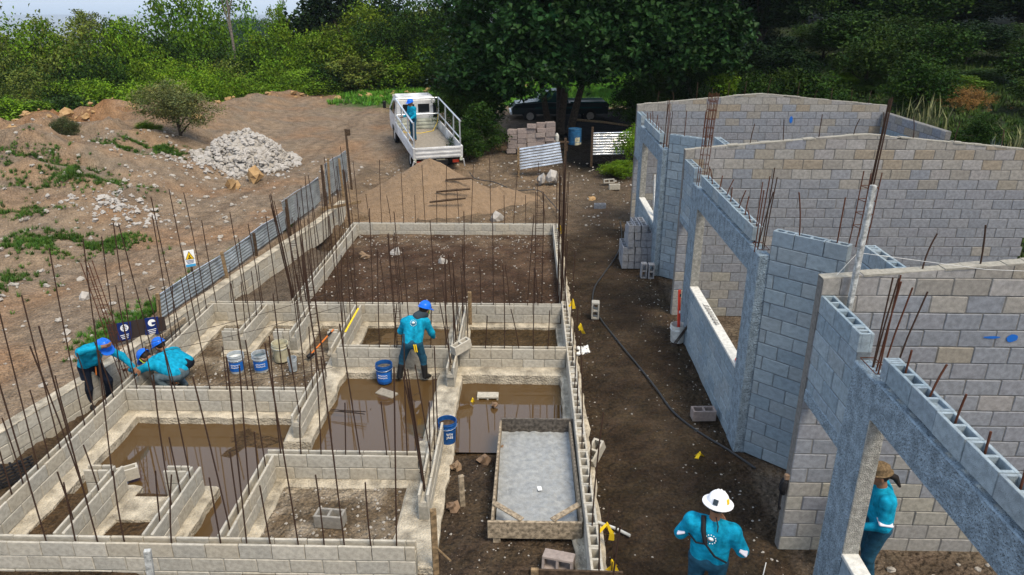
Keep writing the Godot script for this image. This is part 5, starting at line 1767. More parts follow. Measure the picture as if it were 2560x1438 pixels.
	ribbon("yellow tape scrap lying on the path by the slanting wall", Vector3(2.72, 0.04, -9.6), 0.05)
	ribbon("yellow tape scrap floating in the brown pool", Vector3(-0.95, -0.14, -11.5), 0.04)
	# timber
	for q in [[Vector3(-1.18, 0.2, -14.1), 0.75, "wood", "stout ochre post standing on the channel wall", 0.0], [Vector3(-0.88, -0.1, -8.45), 0.55, "wood_pale", "short pale stake driven in the mud left of the tray", 0.02], [Vector3(-1.1, -0.1, -7.15), 1.0, "wood", "tall ochre stake at the bottom of the frame", 0.0], [Vector3(-4.36, -0.6, -6.55), 1.35, "wood_white", "white faced stake before the nearest low wall", -0.06]]:
		var g := G.new()
		g.cbox(Vector3(0, q[1] * 0.5, 0), Vector3(0.075, q[1], 0.06), 0.006, Basis.from_euler(Vector3(0, 0.25, q[4])))
		if q[1] > 0.9 and q[1] < 1.1:
			g.cbox(Vector3(0.1, q[1] * 0.35, 0.02), Vector3(0.02, 0.3, 0.02), 0.003, Basis.from_euler(Vector3(0, 0, 0.7)))
		solo("wooden_stake", g.mesh(), mat[q[2]], q[3], "stake", Transform3D(Basis(), q[0]))
	var bb := thing("batter_board", "dark narrow board on a stake at the bottom edge", "board", Vector3(0.1, 0.0, -6.25), -0.02)
	box_part(bb, "rail", Vector3(0.42, 0.80, 0), Vector3(1.12, 0.085, 0.025), mat.wood_dark, 0.004)
	box_part(bb, "stake", Vector3(0.02, 0.45, 0.035), Vector3(0.085, 0.86, 0.04), mat.wood, 0.004)
	var batten := G.new()
	batten.cbox(Vector3.ZERO, Vector3(0.035, 0.02, 1.2), 0.004)
	solo("yellow_batten", batten.mesh(), mat.yellow, "yellow batten lying along the room wall's top", "batten", Transform3D(Basis(), Vector3(-3.6, 0.465, -13.7)))
	var pipe := G.new()
	pipe.tube([Vector3(1.0, 0.05, -8.0), Vector3(1.22, 0.05, -7.88)], [0.022, 0.022], 8)
	pipe.tube([Vector3(1.25, 0.05, -7.86), Vector3(1.4, 0.05, -7.74)], [0.022, 0.022], 8)
	solo("pipe_pieces", pipe.mesh(), mat.white_plastic, "two short white pipe pieces on the mud by the upper tape", "pipe")
	# dark slotted piece at the left edge
	var cr := thing("slotted_crate", "black slotted crate panel leaning at the left edge of the frame", "crate", Vector3(-7.42, 0.0, -8.7), 0.5)
	for k in 6:
		box_part(cr, "slat", Vector3(0, 0.08 + 0.055 * k, 0), Vector3(0.52, 0.03, 0.02), mat.black, 0.004, Basis.from_euler(Vector3(-0.3, 0, 0.25)))
	for k in 5:
		box_part(cr, "upright", Vector3(-0.22 + 0.11 * k, 0.22, -0.012), Vector3(0.03, 0.34, 0.02), mat.black, 0.004, Basis.from_euler(Vector3(-0.3, 0, 0.25)))
	# dark bundle hanging at the edge of the nearest gable
	var gl := thing("dark_bundle", "small black glove like bundle hanging at the edge of the nearest gable wall", "tool bag", Vector3(3.24, 0.78, -7.6), 0.0)
	var gg := G.new()
	gg.ball(Vector3(0, 0.18, 0), Vector3(0.06, 0.13, 0.05), Basis(), 7, 9, 0.3, rough_noise)
	gg.tube([Vector3(-0.02, 0.1, 0), Vector3(-0.03, -0.08, 0.02), Vector3(-0.01, -0.14, 0.02)], [0.018, 0.014, 0.02], 6)
	part("bundle_body", gg.mesh(), mat.black, gl)
	box_part(gl, "strap", Vector3(0.02, 0.33, 0), Vector3(0.06, 0.08, 0.05), mat.rock_brown, 0.01)
	# long thin wires tied across the left rooms
	for q in [[Vector3(-7.0, 0.75, -11.9), Vector3(-3.7, 1.0, -14.2), "upper thin tie wire stretched across the left rooms"], [Vector3(-7.0, 0.6, -11.7), Vector3(-3.8, 0.8, -13.6), "lower thin tie wire stretched across the left rooms"], [Vector3(-6.3, 0.2, -11.2), Vector3(-3.6, 0.25, -12.0), "thin bar lying low across the bucket room"]]:
		solo("tie_wire", smooth_tube([q[0], (q[0] + q[1]) * 0.5 - Vector3(0, 0.05, 0), q[1]], 0.005, true), mat.steel_old, q[2], "wire")
	# cages lying and ring of boots in the middle pool
	var lc := G.new()
	for k in 4:
		lc.tube([Vector3(-2.7 + 0.03 * k, -0.02 + 0.03 * (k % 2), -10.9), Vector3(-2.05, 0.0 + 0.03 * (k % 2), -10.85 + 0.04 * k)], [0.006, 0.006], 4)
	solo("bar_offcuts", lc.mesh(), mat.steel_old, "dark bar offcuts lying at the edge of the middle pool", "rebar", Transform3D(Basis(), Vector3(-0.7, 0, 0)))


func smooth_tube(ps: Array, r: float, _lie := false) -> Mesh:
	var c := Curve3D.new()
	for i in ps.size():
		var d: Vector3 = (ps[mini(i + 1, ps.size() - 1)] - ps[maxi(i - 1, 0)]) / 6.0
		c.add_point(ps[i], -d, d)
	var out := []
	var rs := []
	var n := int(c.get_baked_length() / 0.12) + 3
	for i in n + 1:
		out.append(c.sample_baked(c.get_baked_length() * i / n))
		rs.append(r)
	var g := G.new()
	g.tube(out, rs, 6)
	return g.mesh()


# ---------------------------------------------------------------- people
func blend_mesh(bones: Array, cell: float, k: float, into: G):
	# bones: [from, to, radius at from, radius at to]; one smooth skin by surface nets
	var lo := Vector3(1e9, 1e9, 1e9)
	var hi := -lo
	for b in bones:
		var r: float = maxf(b[2], b[3]) + k + cell * 3.0
		for e in 2:
			lo = lo.min(b[e] - Vector3(r, r, r))
			hi = hi.max(b[e] + Vector3(r, r, r))
	var nx := int((hi.x - lo.x) / cell) + 2
	var ny := int((hi.y - lo.y) / cell) + 2
	var nz := int((hi.z - lo.z) / cell) + 2
	var f := PackedFloat32Array()
	f.resize(nx * ny * nz)
	f.fill(1.0)
	for b in bones:
		var a: Vector3 = b[0]
		var ab: Vector3 = b[1] - a
		var l2 := maxf(ab.length_squared(), 1e-9)
		var r0: float = b[2]
		var r1: float = b[3]
		var r: float = maxf(r0, r1) + k + cell * 2.0
		var bl := (a.min(b[1]) - Vector3(r, r, r) - lo) / cell
		var bh := (a.max(b[1]) + Vector3(r, r, r) - lo) / cell
		for z in range(maxi(0, int(bl.z)), mini(nz, int(bh.z) + 1)):
			for y in range(maxi(0, int(bl.y)), mini(ny, int(bh.y) + 1)):
				var row := (z * ny + y) * nx
				for x in range(maxi(0, int(bl.x)), mini(nx, int(bh.x) + 1)):
					var p := lo + Vector3(x, y, z) * cell - a
					var t := clampf(p.dot(ab) / l2, 0.0, 1.0)
					var d := (p - ab * t).length() - lerpf(r0, r1, t)
					var o := f[row + x]
					var h := maxf(k - absf(d - o), 0.0)
					f[row + x] = minf(d, o) - h * h / (4.0 * k)
	var ids := PackedInt32Array()
	ids.resize(nx * ny * nz)
	ids.fill(-1)
	var vs := []
	var ns := []
	var sy := nx
	var sz := nx * ny
	var offs := [0, 1, sy, sy + 1, sz, sz + 1, sz + sy, sz + sy + 1]
	var far := cell * 1.9
	for z in nz - 1:
		for y in ny - 1:
			var row := z * sz + y * sy
			for x in nx - 1:
				var i := row + x
				if absf(f[i]) > far:
					continue
				var inside := 0
				for o in offs:
					if f[i + o] < 0.0:
						inside += 1
				if inside == 0 or inside == 8:
					continue
				var sum := Vector3.ZERO
				var cnt := 0
				for e in 12:
					var ax: int = e / 4
					var q: int = e % 4
					var c0: int = [(q & 1) * 2 + (q >> 1) * 4, (q & 1) + (q >> 1) * 4, (q & 1) + (q >> 1) * 2][ax]
					var c1: int = c0 + (1 << ax)
					var fa := f[i + offs[c0]]
					var fb := f[i + offs[c1]]
					if (fa < 0.0) != (fb < 0.0):
						var t := fa / (fa - fb)
						var pa := Vector3(c0 & 1, (c0 >> 1) & 1, (c0 >> 2) & 1)
						pa[ax] += t
						sum += pa
						cnt += 1
				var g := Vector3(f[i + 1] + f[i + sy + 1] + f[i + sz + 1] + f[i + sz + sy + 1] - f[i] - f[i + sy] - f[i + sz] - f[i + sz + sy],
					f[i + sy] + f[i + sy + 1] + f[i + sz + sy] + f[i + sz + sy + 1] - f[i] - f[i + 1] - f[i + sz] - f[i + sz + 1],
					f[i + sz] + f[i + sz + 1] + f[i + sz + sy] + f[i + sz + sy + 1] - f[i] - f[i + 1] - f[i + sy] - f[i + sy + 1])
				ids[i] = vs.size()
				vs.append(lo + (Vector3(x, y, z) + sum / cnt) * cell)
				ns.append(g.normalized())
	for z in range(1, nz - 1):
		for y in range(1, ny - 1):
			var row := z * sz + y * sy
			for x in range(1, nx - 1):
				var i := row + x
				var fa := f[i]
				if absf(fa) > far:
					continue
				for ax in 3:
					var st: int = [1, sy, sz][ax]
					if (fa < 0.0) == (f[i + st] < 0.0):
						continue
					var u: int = [sy, sz, 1][ax]
					var w: int = [sz, 1, sy][ax]
					var q := [ids[i - u - w], ids[i - w], ids[i], ids[i - u]]
					if q.min() < 0:
						continue
					if fa >= 0.0:
						q.reverse()
					into.tri(vs[q[0]], vs[q[1]], vs[q[2]], ns[q[0]], ns[q[1]], ns[q[2]])
					into.tri(vs[q[0]], vs[q[2]], vs[q[3]], ns[q[0]], ns[q[2]], ns[q[3]])


func hand_on(g: G, wrist: Vector3, dir: Vector3, thumb: Vector3, curl: float):
	# a palm and five bent fingers; thumb leaves the side of the palm
	dir = dir.normalized()
	var side := (thumb - dir * thumb.dot(dir)).normalized()
	var nrm := dir.cross(side).normalized()
	var palm := wrist + dir * 0.05
	for i in 4:
		var base := palm + dir * 0.045 + side * (0.030 - 0.02 * i)
		var l: float = [0.072, 0.082, 0.076, 0.058][i]
		var d1 := (dir * cos(curl * 0.5) + nrm * sin(curl * 0.5)).normalized()
		var d2 := (dir * cos(curl * 1.3) + nrm * sin(curl * 1.3)).normalized()
		g.tube([palm + side * (0.024 - 0.016 * i), base, base + d1 * l * 0.5, base + d1 * l * 0.5 + d2 * l * 0.5], [0.011, 0.0105, 0.0095, 0.007], 6)
	var tb := palm - dir * 0.02 + side * 0.035
	g.tube([tb - side * 0.02, tb + side * 0.012 + dir * 0.025, tb + side * 0.015 + dir * 0.058 + nrm * 0.02 * curl], [0.013, 0.0115, 0.008], 6)


func person(label: String, at: Vector3, turn: float, j: Dictionary, o := {}) -> Node3D:
	var t := thing("person", label, "person", at, turn, "people working on the site")
	var s: float = o.get("stout", 1.0)
	var cell: float = o.get("cell", 0.02)
	var head: Vector3 = j.head
	var up: Vector3 = (j.get("up", Vector3.UP) as Vector3).normalized()
	var look: Vector3 = j.look
	look = (look - up * look.dot(up)).normalized()
	var right := look.cross(up).normalized()
	var hip: Vector3 = j.hip
	var chest: Vector3 = j.chest
	var across: Vector3 = (j.shr - j.shl).normalized()
	# body: one skin
	var bones := [
		[head + up * 0.02, head - up * 0.02 + look * 0.01, 0.088, 0.083], [head - up * 0.045 + look * 0.035, head - up * 0.085 + look * 0.055, 0.06, 0.042],
		[head - up * 0.05 - look * 0.01, chest + (head - chest) * 0.35, 0.055, 0.058],
		[head + look * 0.095 - up * 0.015, head + look * 0.108 - up * 0.032, 0.012, 0.016],
		[head + right * 0.088 - up * 0.01, head + right * 0.092 - up * 0.035, 0.016, 0.012], [head - right * 0.088 - up * 0.01, head - right * 0.092 - up * 0.035, 0.016, 0.012],
		[hip - across * 0.07, chest - across * 0.08, 0.09 * s, 0.095 * s], [hip + across * 0.07, chest + across * 0.08, 0.09 * s, 0.095 * s],
		[chest, j.shr, 0.08, 0.06], [chest, j.shl, 0.08, 0.06],
	]
	for q in ["r", "l"]:
		bones.append([j["sh" + q], j["el" + q], 0.05, 0.042])
		bones.append([j["el" + q], j["ha" + q], 0.04, 0.027])
		var d: Vector3 = (j["ha" + q] - j["el" + q]).normalized()
		bones.append([j["ha" + q], j["ha" + q] + d * 0.07, 0.026, 0.030])
		bones.append([hip + across * (0.09 if q == "r" else -0.09), j["kn" + q], 0.075, 0.05])
		bones.append([j["kn" + q], j["an" + q], 0.05, 0.036])
		bones.append([j["an" + q], j["an" + q] + (j["to" + q] as Vector3), 0.04, 0.034])
	var g := G.new()
	blend_mesh(bones, cell * 0.8, 0.025, g)
	for q in ["r", "l"]:
		var d: Vector3 = (j["ha" + q] - j["el" + q]).normalized()
		hand_on(g, j["ha" + q] + d * 0.01, d, (across * (-1.0 if q == "r" else 1.0) + look * 0.6).normalized(), 0.9)
	var body := part("body", g.mesh(), mat.skin, t)
	var eyes := G.new()
	for e in [-1, 1]:
		eyes.ball(head + look * 0.082 + right * 0.033 * e + up * 0.004, Vector3(0.012, 0.009, 0.012), Basis(), 5, 7)
	part("eyes", eyes.mesh(), mat.hair, body)
	var mouth := G.new()
	mouth.tube([head + look * 0.098 - up * 0.066 - right * 0.022, head + look * 0.103 - up * 0.068, head + look * 0.098 - up * 0.066 + right * 0.022], [0.005, 0.006, 0.005], 5)
	part("mouth", mouth.mesh(), mat.rock_brown, body)
	# shirt
	var sh := [
		[hip - across * 0.075 + Vector3(0, 0.02, 0), chest - across * 0.09, 0.112 * s, 0.112 * s], [hip + across * 0.075 + Vector3(0, 0.02, 0), chest + across * 0.09, 0.112 * s, 0.112 * s],
		[chest, j.shr, 0.10 * s, 0.085 * s], [chest, j.shl, 0.10 * s, 0.085 * s], [chest, chest + (head - chest) * 0.3, 0.09, 0.07],
		[(hip + chest) * 0.5, (hip + chest) * 0.5 + look * 0.03, 0.13 * s, 0.13 * s],
	]
	for q in ["r", "l"]:
		sh.append([j["sh" + q], (j["el" + q] if not o.get("short", false) else (j["sh" + q] as Vector3).lerp(j["el" + q], 0.92)), 0.074 * s, 0.064 * s])
		if not o.get("short", false):
			sh.append([j["el" + q], (j["el" + q] as Vector3).lerp(j["ha" + q], 0.92), 0.06, 0.044])
	g = G.new()
	blend_mesh(sh, cell, 0.035, g)
	var shirt := part("shirt", g.mesh(), mat[o.get("shirt", "shirt")], t)
	# trousers
	var tr := [[hip - across * 0.07, hip + across * 0.07, 0.118 * s, 0.118 * s]]
	for q in ["r", "l"]:
		tr.append([hip + across * (0.09 if q == "r" else -0.09) * s, j["kn" + q], 0.098 * s, 0.07])
		tr.append([j["kn" + q], (j["kn" + q] as Vector3).lerp(j["an" + q], o.get("cuff", 0.95)), 0.07, 0.058])
	g = G.new()
	blend_mesh(tr, cell, 0.03, g)
	part("trousers", g.mesh(), mat[o.get("trousers", "jeans")], t)
	# boots
	for q in ["r", "l"]:
		g = G.new()
		var an: Vector3 = j["an" + q]
		var bt := [[an, an + (j["to" + q] as Vector3), 0.05, 0.042]]
		if o.get("cuff", 0.95) < 0.9:
			bt.append([(j["kn" + q] as Vector3).lerp(an, o.cuff - 0.06), an, 0.066, 0.052])
		blend_mesh(bt, 0.016, 0.02, g)
		part("boot", g.mesh(), mat.boot if not o.has("shoe") else mat[o.shoe], t)
	# head gear
	var frame := Transform3D(Basis(right, up, -look), head + up * 0.035)
	var hat: String = o.get("hat", "helmet")
	if hat == "helmet" or hat == "helmet_white":
		g = G.new()
		var prof := []
		var big := hat == "helmet_white"
		for i in 9:
			var a: float = PI / 2 * i / 8
			prof.append(Vector2(0.122 * cos(a), 0.118 * sin(a) + 0.012))
		prof.push_front(Vector2(0.126, 0.0))
		g.lathe(prof, 22, frame, 0.93, 1.08)
		# ridges over the crown
		for e in [-1, 0, 1]:
			var ps := []
			var rs := []
			for i in 9:
				var a: float = PI * (0.12 + 0.76 * i / 8)
				ps.append(frame * Vector3(0.032 * e, 0.118 * sin(a) + 0.014 - 0.008 * absf(e), 0.128 * cos(a)))
				rs.append(0.008)
			g.tube(ps, rs, 5)
		var hm := part("helmet", g.mesh(), mat[hat], t)
		g = G.new()
		var n := 24
		for i in n:
			var a: float = TAU * i / n
			var b: float = TAU * (i + 1) / n
			var wa := 0.05 if big else (0.012 + 0.05 * smoothstep(0.1, 0.8, -sin(a)))
			var wb := 0.05 if big else (0.012 + 0.05 * smoothstep(0.1, 0.8, -sin(b)))
			var rim := func(an: float, w: float, y: float) -> Vector3: return frame * Vector3(cos(an) * (0.113 + w), y - w * 0.25, sin(an) * (0.131 + w))
			g.quad(rim.call(a, 0.0, 0.012), rim.call(a, wa, 0.008), rim.call(b, wb, 0.008), rim.call(b, 0.0, 0.012))
			g.quad(rim.call(a, wa, 0.008), rim.call(a, wa, -0.004), rim.call(b, wb, -0.004), rim.call(b, wb, 0.008))
			g.quad(rim.call(a, wa, -0.004), rim.call(a, 0.0, 0.0), rim.call(b, 0.0, 0.0), rim.call(b, wb, -0.004))
		part("brim", g.mesh(), mat[hat], hm)
		if big:
			g = G.new()
			g.box(frame * Vector3(0.0, 0.05, 0.128), Vector3(0.05, 0.06, 0.012), frame.basis * Basis.from_euler(Vector3(-0.3, 0, 0)))
			part("ratchet_badge", g.mesh(), mat.scarf, hm)
			g = G.new()
			g.box(frame * Vector3(0.105, 0.055, 0.03), Vector3(0.012, 0.05, 0.04), frame.basis * Basis.from_euler(Vector3(0, 0, 0.35)))
			part("sticker", g.mesh(), mat.yellow, hm)
		if o.get("strap", false):
			g = G.new()
			g.tube([frame * Vector3(0.11, 0.0, -0.02), frame * Vector3(0.095, -0.09, -0.05), frame * Vector3(0.0, -0.15, -0.07), frame * Vector3(-0.095, -0.09, -0.05), frame * Vector3(-0.11, 0.0, -0.02)], [0.008, 0.008, 0.008, 0.008, 0.008], 5)
			part("chin_strap", g.mesh(), mat.lime, t)
	elif hat == "straw":
		g = G.new()
		g.lathe([Vector2(0.125, -0.005), Vector2(0.13, 0.005), Vector2(0.105, 0.012), Vector2(0.1, 0.08), Vector2(0.065, 0.11), Vector2(0, 0.112)], 20, frame, 0.95, 1.1)
		part("hat", g.mesh(), mat.straw, t)
	g = G.new()
	g.ball(head + up * 0.01 - look * 0.018, Vector3(0.094, 0.094, 0.09), frame.basis, 8, 12)
	part("hair", g.mesh(), mat.hair, t)
	if o.get("ponytail", false):
		g = G.new()
		g.tube([head - look * 0.08, head - look * 0.16 - up * 0.05, head - look * 0.2 - up * 0.17], [0.04, 0.04, 0.015], 7)
		part("ponytail", g.mesh(), mat.hair, t)
	if o.get("scarf", false):
		g = G.new()
		blend_mesh([[head - up * 0.08, chest + (head - chest) * 0.35, 0.09, 0.11], [head - up * 0.06 + look * 0.03, head - up * 0.1 + look * 0.04, 0.085, 0.085]], 0.02, 0.03, g)
		part("neck_scarf", g.mesh(), mat.scarf, t)
	if o.get("mask", false):
		g = G.new()
		g.ball(head + look * 0.07 - up * 0.055, Vector3(0.062, 0.05, 0.045), frame.basis, 6, 10)
		part("face_mask", g.mesh(), mat.mask, t)
	if o.has("belt_tool"):
		for e in o.get("tools", 1):
			g = G.new()
			var p: Vector3 = hip + (o.belt_at as Vector3) + across * 0.035 * e
			g.tube([p + Vector3(0, 0.03, 0), p - Vector3(0, 0.12, 0) + across * 0.02], [0.013, 0.011], 6)
			part("belt_tool", g.mesh(), mat[o.belt_tool], t)
	if o.get("logo", false):
		# white emblem printed between the shoulders: a disc ringed by small marks
		var back := (chest * 0.62 + hip * 0.38)
		var outw: Vector3 = (across.cross((chest - hip).normalized())).normalized()
		if outw.dot(look) > 0.0:
			outw = -outw
		var vup := outw.cross(across).normalized()
		if vup.y < 0:
			vup = -vup
		g = G.new()
		var c := back + vup * 0.12 + outw * (0.125 * s)
		for k in 12:
			var a: float = TAU * k / 12
			g.ball(c + (across * cos(a) + vup * sin(a)) * 0.055, Vector3(0.007, 0.007, 0.007), Basis(), 4, 6)
		g.ball(c, Vector3(0.034, 0.028, 0.03), Basis(across, vup, outw) * Basis.from_scale(Vector3(1, 1, 0.25)), 6, 12)
		part("emblem", g.mesh(), mat.print_white, shirt)
	return t


func build_people():
	var toe := Vector3(0, -0.03, -0.15)
	# bending worker in the flooded room, back turned
	person("worker in turquoise seen from behind, bending over the wall in the flooded room", Vector3(-2.15, -0.10, -12.2), -0.12, {
		"hip": Vector3(0.06, 0.80, 0.06), "chest": Vector3(0.08, 1.17, -0.12), "head": Vector3(0.24, 1.38, -0.22), "look": Vector3(0.5, -0.6, -1.0), "up": Vector3(0.25, 1.0, -0.35),
		"shl": Vector3(-0.11, 1.15, -0.10), "shr": Vector3(0.27, 1.15, -0.16), "ell": Vector3(-0.22, 0.93, -0.16), "elr": Vector3(0.36, 0.90, -0.22), "hal": Vector3(-0.05, 0.82, -0.36), "har": Vector3(0.34, 0.72, -0.42),
		"knl": Vector3(-0.17, 0.45, -0.02), "knr": Vector3(0.22, 0.45, -0.04), "anl": Vector3(-0.23, 0.08, 0.06), "anr": Vector3(0.25, 0.08, -0.02), "tol": toe, "tor": Vector3(0.09, -0.03, -0.12)},
		{"scarf": true, "cuff": 0.45, "logo": true, "belt_tool": "yellow", "tools": 2, "belt_at": Vector3(0.06, 0.0, 0.125), "strap": true, "trousers": "jeans"})
	# worker with the raised elbow holding the column cage
	person("worker in turquoise and dark jeans, elbow raised, holding the column cage at the left", Vector3(-7.42, 0.0, -10.95), -2.0, {
		"hip": Vector3(0.0, 0.78, 0.10), "chest": Vector3(0.0, 1.12, -0.08), "head": Vector3(-0.06, 1.19, -0.30), "look": Vector3(-0.2, -0.9, -0.9), "up": Vector3(-0.15, 0.75, -0.75),
		"shr": Vector3(0.18, 1.13, -0.06), "shl": Vector3(-0.19, 1.08, -0.08), "elr": Vector3(0.30, 1.25, -0.24), "har": Vector3(0.06, 1.27, -0.44), "ell": Vector3(-0.36, 0.88, -0.28), "hal": Vector3(-0.42, 0.66, -0.46),
		"knr": Vector3(0.15, 0.42, 0.02), "knl": Vector3(-0.17, 0.44, -0.06), "anr": Vector3(0.17, 0.08, 0.10), "anl": Vector3(-0.2, 0.08, 0.05), "tor": toe, "tol": toe},
		{"trousers": "jeans_dark", "mask": true, "belt_tool": "orange", "belt_at": Vector3(-0.02, -0.04, -0.14)})
	# crouching worker reaching along the wall
	person("crouching worker in turquoise reaching down over the corner of the left wall", Vector3(-6.45, 0.0, -11.45), 1.30, {
		"hip": Vector3(0.0, 0.42, 0.28), "chest": Vector3(0.0, 0.62, -0.14), "head": Vector3(0.0, 0.66, -0.40), "look": Vector3(-0.1, -1.0, -0.6), "up": Vector3(0, 0.5, -0.9),
		"shr": Vector3(0.18, 0.60, -0.14), "shl": Vector3(-0.18, 0.60, -0.16), "elr": Vector3(0.22, 0.36, -0.28), "har": Vector3(0.06, 0.42, -0.42), "ell": Vector3(-0.22, 0.48, -0.42), "hal": Vector3(-0.18, 0.46, -0.62),
		"knr": Vector3(0.2, 0.42, -0.08), "knl": Vector3(-0.2, 0.40, -0.06), "anr": Vector3(0.17, 0.08, 0.22), "anl": Vector3(-0.16, 0.08, 0.24), "tor": toe, "tol": toe},
		{"trousers": "jeans_grey", "strap": true, "mask": true, "belt_tool": "orange", "belt_at": Vector3(-0.14, 0.0, 0.02)})
	person("second crouching worker mostly hidden behind the first, blue helmet showing", Vector3(-6.6, 0.0, -12.05), 1.3, {
		"hip": Vector3(0.0, 0.30, 0.25), "chest": Vector3(0.0, 0.45, -0.08), "head": Vector3(0.02, 0.60, -0.28), "look": Vector3(0, -0.6, -0.9), "up": Vector3(0, 0.8, -0.5),
		"shr": Vector3(0.18, 0.43, -0.08), "shl": Vector3(-0.18, 0.43, -0.08), "elr": Vector3(0.22, 0.36, -0.2), "har": Vector3(0.12, 0.36, -0.3), "ell": Vector3(-0.22, 0.36, -0.22), "hal": Vector3(-0.12, 0.30, -0.4),
		"knr": Vector3(0.18, 0.42, -0.16), "knl": Vector3(-0.18, 0.42, -0.16), "anr": Vector3(0.16, 0.08, 0.12), "anl": Vector3(-0.16, 0.08, 0.12), "tor": toe, "tol": toe},
		{"trousers": "jeans_dark"})
	# overseer in the white helmet, seen from behind
	var m := person("stout person in a white wide brimmed helmet and turquoise shirt, back turned, on the path", Vector3(2.02, 0.02, -6.35), -0.42, {
		"hip": Vector3(0.0, 0.92, 0.0), "chest": Vector3(0.0, 1.30, -0.01), "head": Vector3(0.02, 1.60, -0.05), "look": Vector3(0.1, -0.5, -1.0), "up": Vector3(0.05, 1.0, -0.16),
		"shl": Vector3(-0.21, 1.35, 0.0), "shr": Vector3(0.21, 1.33, -0.02), "ell": Vector3(-0.34, 1.10, -0.04), "elr": Vector3(0.34, 1.08, -0.06), "hal": Vector3(-0.16, 1.05, -0.26), "har": Vector3(0.12, 1.16, -0.30),
		"knl": Vector3(-0.12, 0.5, 0.0), "knr": Vector3(0.12, 0.5, 0.0), "anl": Vector3(-0.13, 0.08, 0.03), "anr": Vector3(0.13, 0.08, 0.03), "tol": toe, "tor": toe},
		{"hat": "helmet_white", "short": true, "stout": 1.15, "cell": 0.016, "logo": true})
	# harness straps over the back, chin cord, the radio held in front
	for q in [[Vector3(-0.10, 1.47, 0.02), Vector3(-0.07, 1.36, 0.13), Vector3(-0.03, 1.22, 0.155), 0.027], [Vector3(-0.03, 1.22, 0.157), Vector3(0.08, 1.10, 0.165), Vector3(0.2, 1.02, 0.11), 0.012], [Vector3(-0.03, 1.22, 0.157), Vector3(-0.13, 1.2, 0.15), Vector3(-0.23, 1.22, 0.06), 0.010], [Vector3(0.03, 1.5, 0.03), Vector3(0.07, 1.44, 0.10), Vector3(0.07, 1.39, 0.13), 0.007]]:
		var g := G.new()
		g.tube([q[0], q[1], q[2]], [q[3], q[3], q[3] * 0.9], 6)
		part("harness_strap", g.mesh(), mat.black, m)
	for q in [[Vector3(-0.31, 1.2, 0.04), 0.5], [Vector3(0.35, 1.15, 0.02), -0.5]]:
		box_part(m, "sleeve_band", q[0], Vector3(0.09, 0.022, 0.09), mat.reflective, 0.006, Basis.from_euler(Vector3(0, 0, q[1])))
	var rd := thing("handheld_device", "small black device held up by the person in the white helmet", "device", m.position + Vector3(0.17, 1.18, -0.42), -0.42)
	box_part(rd, "case", Vector3(0, 0.05, 0), Vector3(0.07, 0.13, 0.04), mat.black, 0.008)
	box_part(rd, "screen", Vector3(0.01, 0.115, 0.0), Vector3(0.03, 0.012, 0.03), mat.print_white, 0.002)
	# person inside the nearest classroom
	var w := person("person in a straw coloured cap and turquoise shirt inside the nearest classroom, behind the column", Vector3(4.12, 0.0, -7.0), 1.35, {
		"hip": Vector3(0.0, 0.92, 0.04), "chest": Vector3(0.0, 1.30, 0.02), "head": Vector3(0.0, 1.58, -0.06), "look": Vector3(0.0, -0.45, -1.0), "up": Vector3(0, 1.0, -0.2),
		"shl": Vector3(-0.19, 1.35, 0.02), "shr": Vector3(0.19, 1.35, 0.02), "ell": Vector3(-0.25, 1.06, 0.02), "elr": Vector3(0.25, 1.06, 0.02), "hal": Vector3(-0.16, 0.95, -0.2), "har": Vector3(0.14, 0.95, -0.22),
		"knl": Vector3(-0.11, 0.5, -0.03), "knr": Vector3(0.11, 0.5, 0.0), "anl": Vector3(-0.12, 0.08, 0.05), "anr": Vector3(0.12, 0.08, 0.05), "tol": toe, "tor": toe},
		{"hat": "straw", "ponytail": true, "shirt": "shirt", "stout": 1.1, "cell": 0.017})
	box_part(w, "sleeve_band", Vector3(-0.245, 1.12, 0.02), Vector3(0.15, 0.03, 0.15), mat.reflective, 0.01)
	# man on the truck bed
	person("worker in turquoise and blue jeans standing on the truck bed, looking down", Vector3(-4.68, 1.25, -30.0), 2.3, {
		"hip": Vector3(0.0, 0.90, 0.02), "chest": Vector3(0.0, 1.30, 0.0), "head": Vector3(0.0, 1.56, -0.06), "look": Vector3(0.05, -0.7, -1.0), "up": Vector3(0, 1.0, -0.2),
		"shl": Vector3(-0.18, 1.34, 0.0), "shr": Vector3(0.18, 1.34, 0.0), "ell": Vector3(-0.24, 1.06, -0.03), "elr": Vector3(0.24, 1.06, -0.06), "hal": Vector3(-0.2, 0.95, -0.24), "har": Vector3(0.22, 1.0, -0.3),
		"knl": Vector3(-0.10, 0.48, 0.0), "knr": Vector3(0.10, 0.48, 0.0), "anl": Vector3(-0.11, 0.08, 0.03), "anr": Vector3(0.11, 0.08, 0.03), "tol": toe, "tor": toe},
		{"trousers": "jeans", "shoe": "rock_brown"})


# ---------------------------------------------------------------- plants
func leaf_on(g: G, d: Vector3, l: float, wide: float):
	# a folded lozenge
	var b := Basis.from_euler(Vector3(rng.randf_range(-0.9, 0.9), rng.randf() * TAU, rng.randf_range(-0.9, 0.9)))
	l *= rng.randf_range(0.65, 1.35)
	var w := l * wide * 0.5
	var a := d - b.z * l * 0.5
	var e := d + b.z * l * 0.5 - b.y * l * 0.12
	var m := d + b.y * (l * 0.05 + w * 0.35)
	g.tri(a, m + b.x * w, e)
	g.tri(a, e, m - b.x * w)


